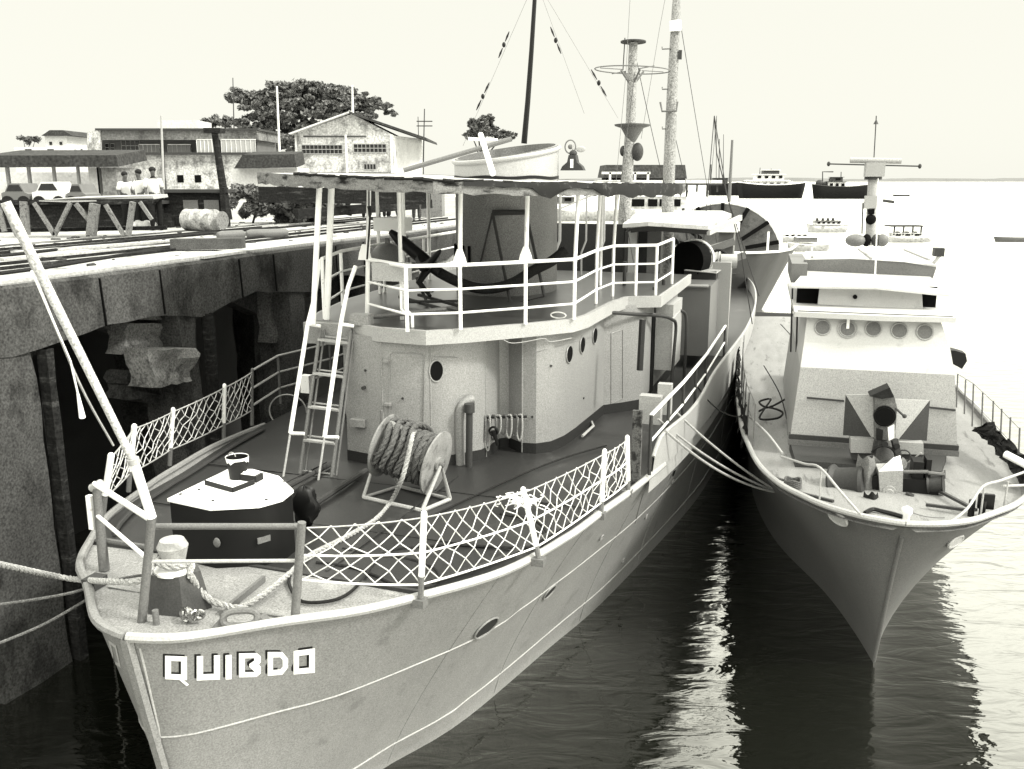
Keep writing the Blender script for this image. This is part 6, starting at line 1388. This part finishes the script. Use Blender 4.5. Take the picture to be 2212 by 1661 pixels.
# ------------------------------------------------------------------ harbour: jetty shed, vessels, small craft
jd = 260
js = Thing('jetty_shed', 'long dark roofed shed on the distant jetty behind the masts', 'shed', W, tuple(pW(1390, 410, z=0)))
js.part('roof', MB().slab(gp([(1303, 384), (1484, 386), (1480, 356), (1309, 356)], 150), (0, 10, 0)), mat('jetty_roof', .12, .9, .1, grain=.25, gs=3, blotch=.15), smooth=False)
js.part('wall', wbox(MB(), 1310, 1480, 384, 392, 151, 8), HOLE)
for px in (1318, 1345, 1372, 1400): js.part('bay_post', wbox(MB(), px - 2, px + 2, 372, 393, 149, .4), PALEWALL)
js.part('front_beam', wbox(MB(), 1300, 1405, 371, 376, 149, .4), PALEWALL)
jt = Thing('far_jetty', 'pale jetty on piles running out from the dark shed', 'jetty', W, tuple(pW(1500, 400, z=0)))
jt.part('deck', wbox(MB(), 1290, 1560, 389, 396, 148, 6), PALEWALL); jt.part('edge', wbox(MB(), 1290, 1560, 396, 400, 147.8, 6), DGREY)
for i, px in enumerate(range(1440, 1560, 22)): jt.part('pile', wbox(MB(), px - 1.2, px + 1.2, 398, 425 - 10 * (i % 2), 148.5, .4), DGREY)
def vessel(name, label, px0, px1, pyw, hull_m, hullh, cabins=(), masts=(), grp=None, bowl=.2, bowr=.2, beam=None, trim=WHITE, extra=None, cat='boat'):
    c = pW((px0 + px1) / 2, pyw, z=0); d = c.y; t = Thing(name, label, cat, W, (c.x, d, 0), grp); s = d / FPX
    x0 = pxh(px0, pyw, d).x; x1 = pxh(px1, pyw, d).x; Lh = x1 - x0; bm_ = (beam or Lh * .25); hh = hullh * s
    rows = []; N = 24
    for i in range(N + 1):
        u = i / N; e = 1.0
        if u < bowl: e = math.sqrt(max(0, 1 - (1 - u / bowl) ** 2)) if bowl else 1
        if u > 1 - bowr: e = min(e, math.sqrt(max(0, 1 - ((u - 1 + bowr) / bowr) ** 2)))
        sh_z = hh * (1 + .22 * (2 * u - 1) ** 2); w2 = bm_ / 2 * max(e, .03); xk = x0 + Lh * (.04 + .92 * u); xd = x0 + Lh * u
        rows.append([(xk, d - w2 * .7, -.1), (lerp(xk, xd, .6), d - w2 * .95, sh_z * .5), (xd, d - w2, sh_z), (xd, d - w2 + .05, sh_z + hh * .12), (xd, d + w2 - .05, sh_z + hh * .12), (xd, d + w2, sh_z), (xk, d + w2 * .7, -.1)])
    t.part('hull', MB().grid(rows), hull_m)
    t.part('gunwale', MB().tube([r_[3] for r_ in rows], max(.03, hh * .05), 6), trim)
    cab = None
    for (a, b, yt, yb, mm_, nwin) in cabins:
        q0, q1 = pxh(a, yt, d), pxh(b, yb, d); cab = t.part('cabin', MB().hexa([(q0.x, d - bm_ * .32, q1.z), (q1.x, d - bm_ * .32, q1.z), (q1.x, d + bm_ * .32, q1.z), (q0.x, d + bm_ * .32, q1.z), (q0.x + .03 * Lh * 0, d - bm_ * .3, q0.z), (q1.x, d - bm_ * .3, q0.z), (q1.x, d + bm_ * .3, q0.z), (q0.x, d + bm_ * .3, q0.z)]), mm_)
        t.part('cabin_roof', MB().box(q0.x - .02 * Lh, q1.x + .02 * Lh, d - bm_ * .36, d + bm_ * .36, q0.z, q0.z + .12 * max(.3, hh * .3)), trim if mm_ is not HOLE else DGREY, cab)
        for k in range(nwin):
            u0 = (k + .25) / nwin; u1 = (k + .75) / nwin; t.part('window', MB().box(lerp(q0.x, q1.x, u0), lerp(q0.x, q1.x, u1), d - bm_ * .335, d - bm_ * .3, lerp(q1.z, q0.z, .4), lerp(q1.z, q0.z, .8)), HOLE, cab)
    for (mx, my0, my1, r_) in masts: t.part('mast', MB().tube([pxh(mx, my1, d), pxh(mx + 1, my0, d)], [r_, r_ * .6], 6), DGREY)
    if extra: extra(t, d, s)
    return t
def ex1(t, d, s):
    t.part('upper_deck', wbox(MB(), 1612, 1706, 389, 391.5, d - 1.4, 3), WHITE); t.part('bulwark_rail', wbox(MB(), 1605, 1722, 401, 403, d - 2.6, .1), WHITE)
    for px in range(1612, 1720, 9): t.part('deck_post', wbox(MB(), px - .5, px + .5, 391, 403, d - 2, .15), WHITE)
vessel('coaster', 'moored coaster with white two-deck house and black hull', 1590, 1738, 428, FARHULL, 25, ((1612, 1700, 391, 408, FARWHITE, 6), (1630, 1690, 377, 390, FARWHITE, 4), (1648, 1680, 368, 376, DGREY, 0)), ((1641, 362, 380, .2), (1665, 364, 378, .2)), 'vessels moored in the roads', .06, .22, 7, WHITE, ex1, 'ship')
def ex2(t, d, s):
    t.part('derrick', MB().tube([pxh(1777, 400, d), pxh(1777, 371, d), pxh(1800, 371, d)], .25, 5), DGREY); t.part('deck_gear', MB().ell(pxh(1770, 396, d), 1.6, 1, 1.4).ell(pxh(1786, 398, d), 2, 1, 1.2), DGREY)
vessel('coaster', 'moored black hulled trawler with derricks, right of the coaster', 1752, 1876, 429, FARHULL, 22, ((1786, 1822, 393, 408, FARWHITE, 3), (1796, 1816, 383, 393, DGREY, 1), (1836, 1866, 403, 410, FARWHITE, 3)), ((1816, 371, 405, .25), (1790, 385, 405, .2)), 'vessels moored in the roads', .08, .1, 7, DGREY, ex2, 'ship')
vessel('barge', 'dark barge hull moored just left of the coaster', 1528, 1606, 422, FARHULL, 22, ((1540, 1570, 385, 398, DGREY, 1),), ((1535, 355, 400, .45), (1553, 300, 400, .25), (1562, 290, 400, .2), (1547, 250, 400, .15)), None, .05, .05, 6, DGREY, None, 'ship')
vessel('rowing_boat', 'tiny low boat out beyond the radar mast', 1928, 1966, 424, DGREY, 3, (), (), None, .5, .5, 1.2, DGREY)
vessel('canoe', 'long grey canoe cut by the right edge of the photo', 2145, 2290, 522, MGREY, 8, (), (), None, .3, .3, 1.4, DGREY)
def ex3(t, d, s):
    t.part('bench_rail', wbox(MB(), 1752, 1822, 479, 480.5, d - .8, .1), DGREY)
    for px in (1766, 1778, 1789, 1800): t.part('passenger_seat', wbox(MB(), px - 2, px + 2, 471, 478, d - .2, .3), DGREY)
vessel('launch', 'dark-waisted white launch lying behind the grey ship stern', 1742, 1830, 501, FARWHITE, 12, ((1760, 1812, 477, 486, FARWHITE, 5),), (), 'small launches moored beyond the patrol boat', .12, .1, 2.6, DGREY, ex3)
def ex4(t, d, s):
    t.part('canopy', wbox(MB(), 1926, 1995, 487, 490, d - 1, 2.2), DGREY)
    for px in (1932, 1952, 1972, 1990): t.part('canopy_post', wbox(MB(), px - .7, px + .7, 489, 508, d - .8, .1), DGREY)
    for px in (1940, 1960, 1978): t.part('seat_box', wbox(MB(), px - 3, px + 3, 500, 508, d - .5, .4), HOLE)
vessel('launch', 'open launch with a flat canopy right of the radar mast', 1915, 2012, 522, FARWHITE, 9, ((1925, 1985, 503, 512, FARWHITE, 3),), (), 'small launches moored beyond the patrol boat', .15, .2, 2.4, WHITE, ex4)
vessel('launch', 'low pale launch with a dark waist nearest the grey stern', 1700, 1790, 541, FARWHITE, 13, ((1720, 1760, 512, 522, MGREY, 0),), ((1715, 490, 520, .03),), 'small launches moored beyond the patrol boat', .3, .1, 2.6, WHITE)
vessel('launch', 'pale launch with a thin rail tucked between stern and patrol boat', 1672, 1752, 522, FARWHITE, 10, ((1690, 1740, 505, 512, FARWHITE, 4),), ((1687, 482, 512, .03), (1735, 490, 512, .03)), 'small launches moored beyond the patrol boat', .2, .1, 2.6, WHITE)
def ex5(t, d, s):
    for a, b in ((1365, 1392), (1400, 1420), (1425, 1442), (1452, 1470)): t.part('window', wbox(MB(), a, b, 430, 446, d - 1.65, .1), HOLE)
vessel('white_ferry', 'white cabin ferry with dark windows seen behind the masts', 1350, 1500, 470, FARWHITE, 14, ((1355, 1480, 424, 452, FARWHITE, 0),), (), None, .1, .2, 4, WHITE, ex5)
def ex6(t, d, s):
    t.part('rail', MB().tube([pxh(1180, 408, d - 2), pxh(1290, 411, d - 2)], .06, 5).tube([pxh(1180, 424, d - 2), pxh(1330, 426, d - 2)], .06, 5), WHITE)
    for px in range(1190, 1330, 18): t.part('deck_clutter', wbox(MB(), px, px + 9, 404 + px % 7, 424, d - 1.5, .6), (FARHULL, FARWHITE, MGREY)[px % 3])
    t.part('gangway', MB().bar(pxh(1200, 455, d - 3), pxh(1325, 402, d - 2), .5, .3), LGREY)
vessel('work_barge', 'cluttered white work barge seen between funnel and masts', 1178, 1345, 476, FARWHITE, 18, ((1182, 1240, 424, 440, MGREY, 2),), (), None, .05, .05, 5, WHITE, ex6)
# another grey ship astern: flared bow toward the camera with pale ribbed bulwark
C0 = pW(1620, 690, z=0)
bx = Thing('moored_trawler', 'grey flared bow with pale ribbed bulwark astern of the grey ship', 'ship', A, (2.2, 40, 0))
def tb(y): return tab([(0, 0), (.6, 1.3), (1.6, 2.4), (3.5, 3.3), (7, 3.8), (14, 3.9)], y)
rows = []; cxs = 1.35; y0s = 34.5
for side in (1, -1):
    rows = []
    for i in range(36):
        y = 14 * (i / 35) ** 1.7; r_ = []
        for k in (0, .25, .5, .75, 1, 1.22):
            z = (3.55 - .03 * y) * k; wv = .82 * tb(max(0, y - 1.6 * (1 - k))) * (.55 + .45 * min(k, 1.2)); r_.append((cxs + side * wv, y0s + y + (1 - k) * .0, z))
        rows.append(r_)
    bh = bx.part('hull_side', MB().grid(rows if side > 0 else [list(reversed(q)) for q in rows]), HULLDK)
    bx.part('bulwark_cap', MB().tube([(r_[-1][0], r_[-1][1], r_[-1][2]) for r_ in rows], .06, 6), WHITE, bh)
    bx.part('bulwark_lining', MB().grid([[(r_[4][0] - side * .06, r_[4][1] + .1, r_[4][2] - .1), (r_[5][0] - side * .06, r_[5][1] + .06, r_[5][2])] for r_ in rows]), WHITE, bh)
rows = [[(cxs + x * .82 * tb(14 * (i / 20) ** 1.6) * .95, y0s + 14 * (i / 20) ** 1.6 + .02, 3.35) for x in (-1, -.5, 0, .5, 1)] for i in range(21)]
bx.part('foredeck', MB().grid(rows), D2)
# turtle-back shelter with ribs behind it
for k in range(15):
    a = R(0 + 180 * k / 14); c = Vector((cxs - .2, y0s + 7.8, 3.8)); p = c + Vector((3.0 * math.cos(a), 0, 2.5 * math.sin(a)))
    if 0 < k < 14 and k % 2: bx.part('shelter_rib', MB().bar(c + Vector((1.3 * math.cos(a), -.1, 1.0 * math.sin(a))), p, .16, .2), HOLE)
pts = [Vector((cxs - .2 + 3.0 * math.cos(R(180 * i / 24)), y0s + 8, 3.8 + 2.5 * math.sin(R(180 * i / 24)))) for i in range(25)]
bx.part('shelter_back', MB().slab(pts, (0, .2, 0)), mat('shelter_dirty', .24, .8, .2, grain=.2, blotch=.3, bs=.8, dirt=.35, dv=.35, ds=.8)); bx.part('shelter_rim', MB().tube(pts, .07, 6), WHITE)
bx.part('mast', MB().tube([(cxs, y0s + 9, 4), (cxs, y0s + 9, 9.5)], [.12, .06], 8), MGREY)
for px_ in (2.3, 2.9): bx.part('rail_post', MB().tube([(cxs + px_, y0s + 3 + px_, 3.4), (cxs + px_, y0s + 3 + px_, 5.0)], .06, 6), WHITE)

# hoop by the far rail, aft clutter and rigging
hc2 = pA(622, 888, y=8.6)
solo('hose_hoop', 'thin pipe hoop standing by the far rail left of the ladder', 'hoop', A, MB().tube([hc2 + Vector((.36 * math.cos(a), .1 * math.cos(a), .34 * math.sin(a))) for a in [2 * math.pi * i / 36 for i in range(36)]], .014, 6, closed=True), LGREY, tuple(hc2 - Vector((0, 0, .36))))
rnd = random.Random(4)
for i in range(16):
    px = rnd.uniform(1395, 1580); py = rnd.uniform(520, 600); q = pA(px, py, y=22 + rnd.uniform(-1, 4)); k = i % 4
    m = MB()
    if k == 0: m.tube([q, q + Vector((rnd.uniform(-.3, .3), 0, rnd.uniform(.5, 1.3)))], .05, 6)
    elif k == 1: m.cyl(q, q + Vector((.5, .1, 0)), .22, 14).cyl(q + Vector((-.04, 0, 0)), q, .3, 14)
    elif k == 2: m.bar(q, q + Vector((.7, .2, .25)), .2, .22)
    else: m.tube([q + Vector((.3 * math.cos(a), 0, .3 * math.sin(a))) for a in [2 * math.pi * j / 14 for j in range(14)]], .05, 6, closed=True)
    ship.part('aft_deck_gear', m, (DGREY, BLACK, MGREY, LGREY)[(i * 7) % 4])
for j, (p0, p1, y0_, y1_) in enumerate((((1462, 0), (1555, 560), 20, 30), ((1445, 235), (1520, 545), 20, 27), ((1368, 95), (1443, 430), 18, 20), ((1372, 150), (1330, 470), 18, 15), ((1345, 430), (1395, 700), 18, 13.5), ((1548, 250), (1535, 395), 30, 30))):
    a = pA(*p0, y=y0_); b = pA(*p1, y=y1_)
    solo('rigging_wire', ('wire from the tall mast head down to the stern', 'wire from the tall mast cleat to the after deck', 'wire strung between the ringed mast and the tall mast', 'wire from the mast ring down towards the bridge roof', 'dark wire crossing low in front of the ringed mast', 'short wire by the distant lattice masts')[j], 'wire', A, MB().tube(sag(a, b, .1, 10), .009, 5), DGREY, tuple(b))

# door seam on the front plating, drooping wire under the fascia
def wall_loop(lst, r_, name, closed=True, m_=HOUSE):
    pts = []
    for i in range(len(lst) - (0 if closed else 1)):
        a, b = lst[i], lst[(i + 1) % len(lst)]
        for k in range(8): q, nn_ = poly_at(plan, lerp(a[0], b[0], k / 8), lerp(a[1], b[1], k / 8)); pts.append(q + nn_ * .006)
    ship.part(name, MB().tube(pts, r_, 5, closed=closed), m_, house)
wall_loop([(842, 765), (848, 760), (912, 764), (918, 770), (914, 985), (908, 990), (850, 988), (842, 980)], .009, 'door_seam')
wall_loop([(1320, 720), (1345, 712), (1345, 860), (1320, 872)], .009, 'door_seam')
wall_loop([(935, 770), (995, 772)], .008, 'weld_line', False); wall_loop([(1140, 765), (1300, 722)], .006, 'weld_line', False)
for (x, y) in ((1150, 900), (1190, 790), (1260, 860), (870, 860), (790, 800)):
    q, nn_ = poly_at(plan, x, y); ship.part('wall_bolt', MB().cyl(q, q + nn_ * .02, .02, 8), DGREY, house)
q = [pA(x, y, y=yy) for x, y, yy in ((1088, 734, 6.7), (1105, 741, 6.75), (1135, 738, 7.0), (1175, 731, 7.3), (1190, 738, 7.4), (1235, 730, 7.7))]
ship.part('drooping_wire', MB().tube(spline(q, 5), .006, 5), LGREY, bd)
# extra gear around the patrol boat's gun and windlass
def bp(name, m_, mm_, par=sh_): boat.part(name, m_, mm_, par)
bp('elevating_arc', MB().tube([pB(1888 + 26 * math.cos(a) + 20, 985 + 22 * math.sin(a), y=2.75) for a in [R(200 + 140 * i / 10) for i in range(11)]], .022, 6), BLACK)
bp('training_wheel', MB().tube([pB(1880, 1000, y=2.6) + Vector((.12 * math.cos(a), 0, .12 * math.sin(a))) for a in [2 * math.pi * i / 20 for i in range(20)]], .014, 6, closed=True), DGREY)
bp('training_wheel', MB().tube([pB(1952, 985, y=2.6) + Vector((.10 * math.cos(a), 0, .10 * math.sin(a))) for a in [2 * math.pi * i / 20 for i in range(20)]], .014, 6, closed=True), DGREY)
bp('mount_bracket', MB().bar(pB(1893, 950, y=2.8), pB(1875, 1040, y=2.9), .06, .1), DGREY); bp('mount_bracket', MB().bar(pB(1932, 950, y=2.8), pB(1950, 1030, y=2.9), .06, .1), DGREY)
bp('mount_bolt', MB().cyl(pB(1912, 960, y=2.7), pB(1912, 960, y=2.8), .05, 10), BLACK); bp('mount_bolt', MB().cyl(pB(1938, 964, y=2.7), pB(1938, 964, y=2.8), .045, 10), BLACK)
bp('sight_bar', MB().tube([pB(1935, 882, y=2.8), pB(1952, 898, y=2.8)], .02, 6).ell(pB(1954, 899, y=2.8), .035, .03, .035), DGREY)
bp('gun_lever', MB().tube([pB(1960, 1000, y=2.7), pB(1990, 978, y=2.6)], .012, 5), LGREY)
bp('cradle_plate', MB().slab(P3([(1893, 925, 2.72), (1908, 930, 2.72), (1906, 952, 2.72), (1893, 950, 2.72)]), (0, .05, 0)), BLACK); bp('cradle_plate', MB().slab(P3([(1918, 925, 2.72), (1932, 918, 2.72), (1932, 946, 2.72), (1920, 952, 2.72)]), (0, .05, 0)), WHITE)
for i in range(7):
    x0 = 1850 + i * 22; bp('windlass_fitting', MB().cyl(pB(x0, 1092 - 6 * (i % 2), y=1.5 + .1 * (i % 3)), pB(x0 + 9, 1080 - 6 * (i % 3), y=1.7), .05 + .015 * (i % 3), 10), (BLACK, DGREY, BLACK, MGREY)[i % 4], wl)
bp('chain', MB().tube(spline([pB(1868, 1108, z=2.88), pB(1885, 1100, z=2.88), pB(1905, 1104, z=2.88), pB(1930, 1110, z=2.88), pB(1950, 1116, z=2.88)], 5), .03, 6), BLACK, wl)
for (x0, y0, x1, y1) in ((1650, 790, 1700, 905), (1686, 700, 1722, 760)):
    solo('deck_line', 'thin line led along the left side deck of the patrol boat, %s' % ('the nearer' if y0 > 750 else 'the farther'), 'rope', B, MB().tube(spline([pB(x0, y0, z=2.72), pB((x0 + x1) / 2 + 8, (y0 + y1) / 2, z=2.72), pB(x1, y1, z=2.72)], 5), .014, 5), ROPED, tuple(pB(x0, y0, z=2.7)))
# rubble and scraps on the pier
m = MB(); rnd = random.Random(11)
for i in range(300):
    x = rnd.uniform(-19.5, -11.1); y = rnd.uniform(9, 31); r_ = rnd.uniform(.01, .04) * (1 if rnd.random() < .95 else 2.5); q = P.world((x, y, PZ + r_ * .4)); a = rnd.uniform(0, 3)
    dx, dy = r_ * math.cos(a), r_ * math.sin(a); e = rnd.uniform(1, 3)
    m.hexa([(q.x - dx * e - dy, q.y - dy * e + dx, PZ), (q.x - dx * e + dy, q.y - dy * e - dx, PZ), (q.x + dx * e + dy, q.y + dy * e - dx, PZ), (q.x + dx * e - dy, q.y + dy * e + dx, PZ), (q.x - dx * e - dy, q.y - dy * e + dx, PZ + r_), (q.x - dx * e + dy, q.y - dy * e - dx, PZ + r_ * .8), (q.x + dx * e + dy, q.y + dy * e - dx, PZ + r_), (q.x + dx * e - dy, q.y + dy * e + dx, PZ + r_ * .7)])
solo('rubble', 'scattered rubble and scraps over the pier top', 'rubble', W, m, mat('rubble_mat', .12, .95, .1, grain=.3, blotch=.4, bs=.8), (0, 0, 0), kind='stuff', smooth=False)
# formwork joints and timber fenders on the pier face
for y_ in (11.5, 12.9, 15.2, 16.4, 19, 20.4, 23): pier.part('form_joint', MB().bar((EX + .125, y_, PZ - .08), (EX + .125, y_ + .05, PZ - .85), .03, .02), HOLE)
for y_ in (10.22, 14.05): pier.part('timber_fender', rough_box(EX + .02, EX + .2, y_, y_ + .14, -.5, PZ - 1.0, 10, .012), TIMBER)
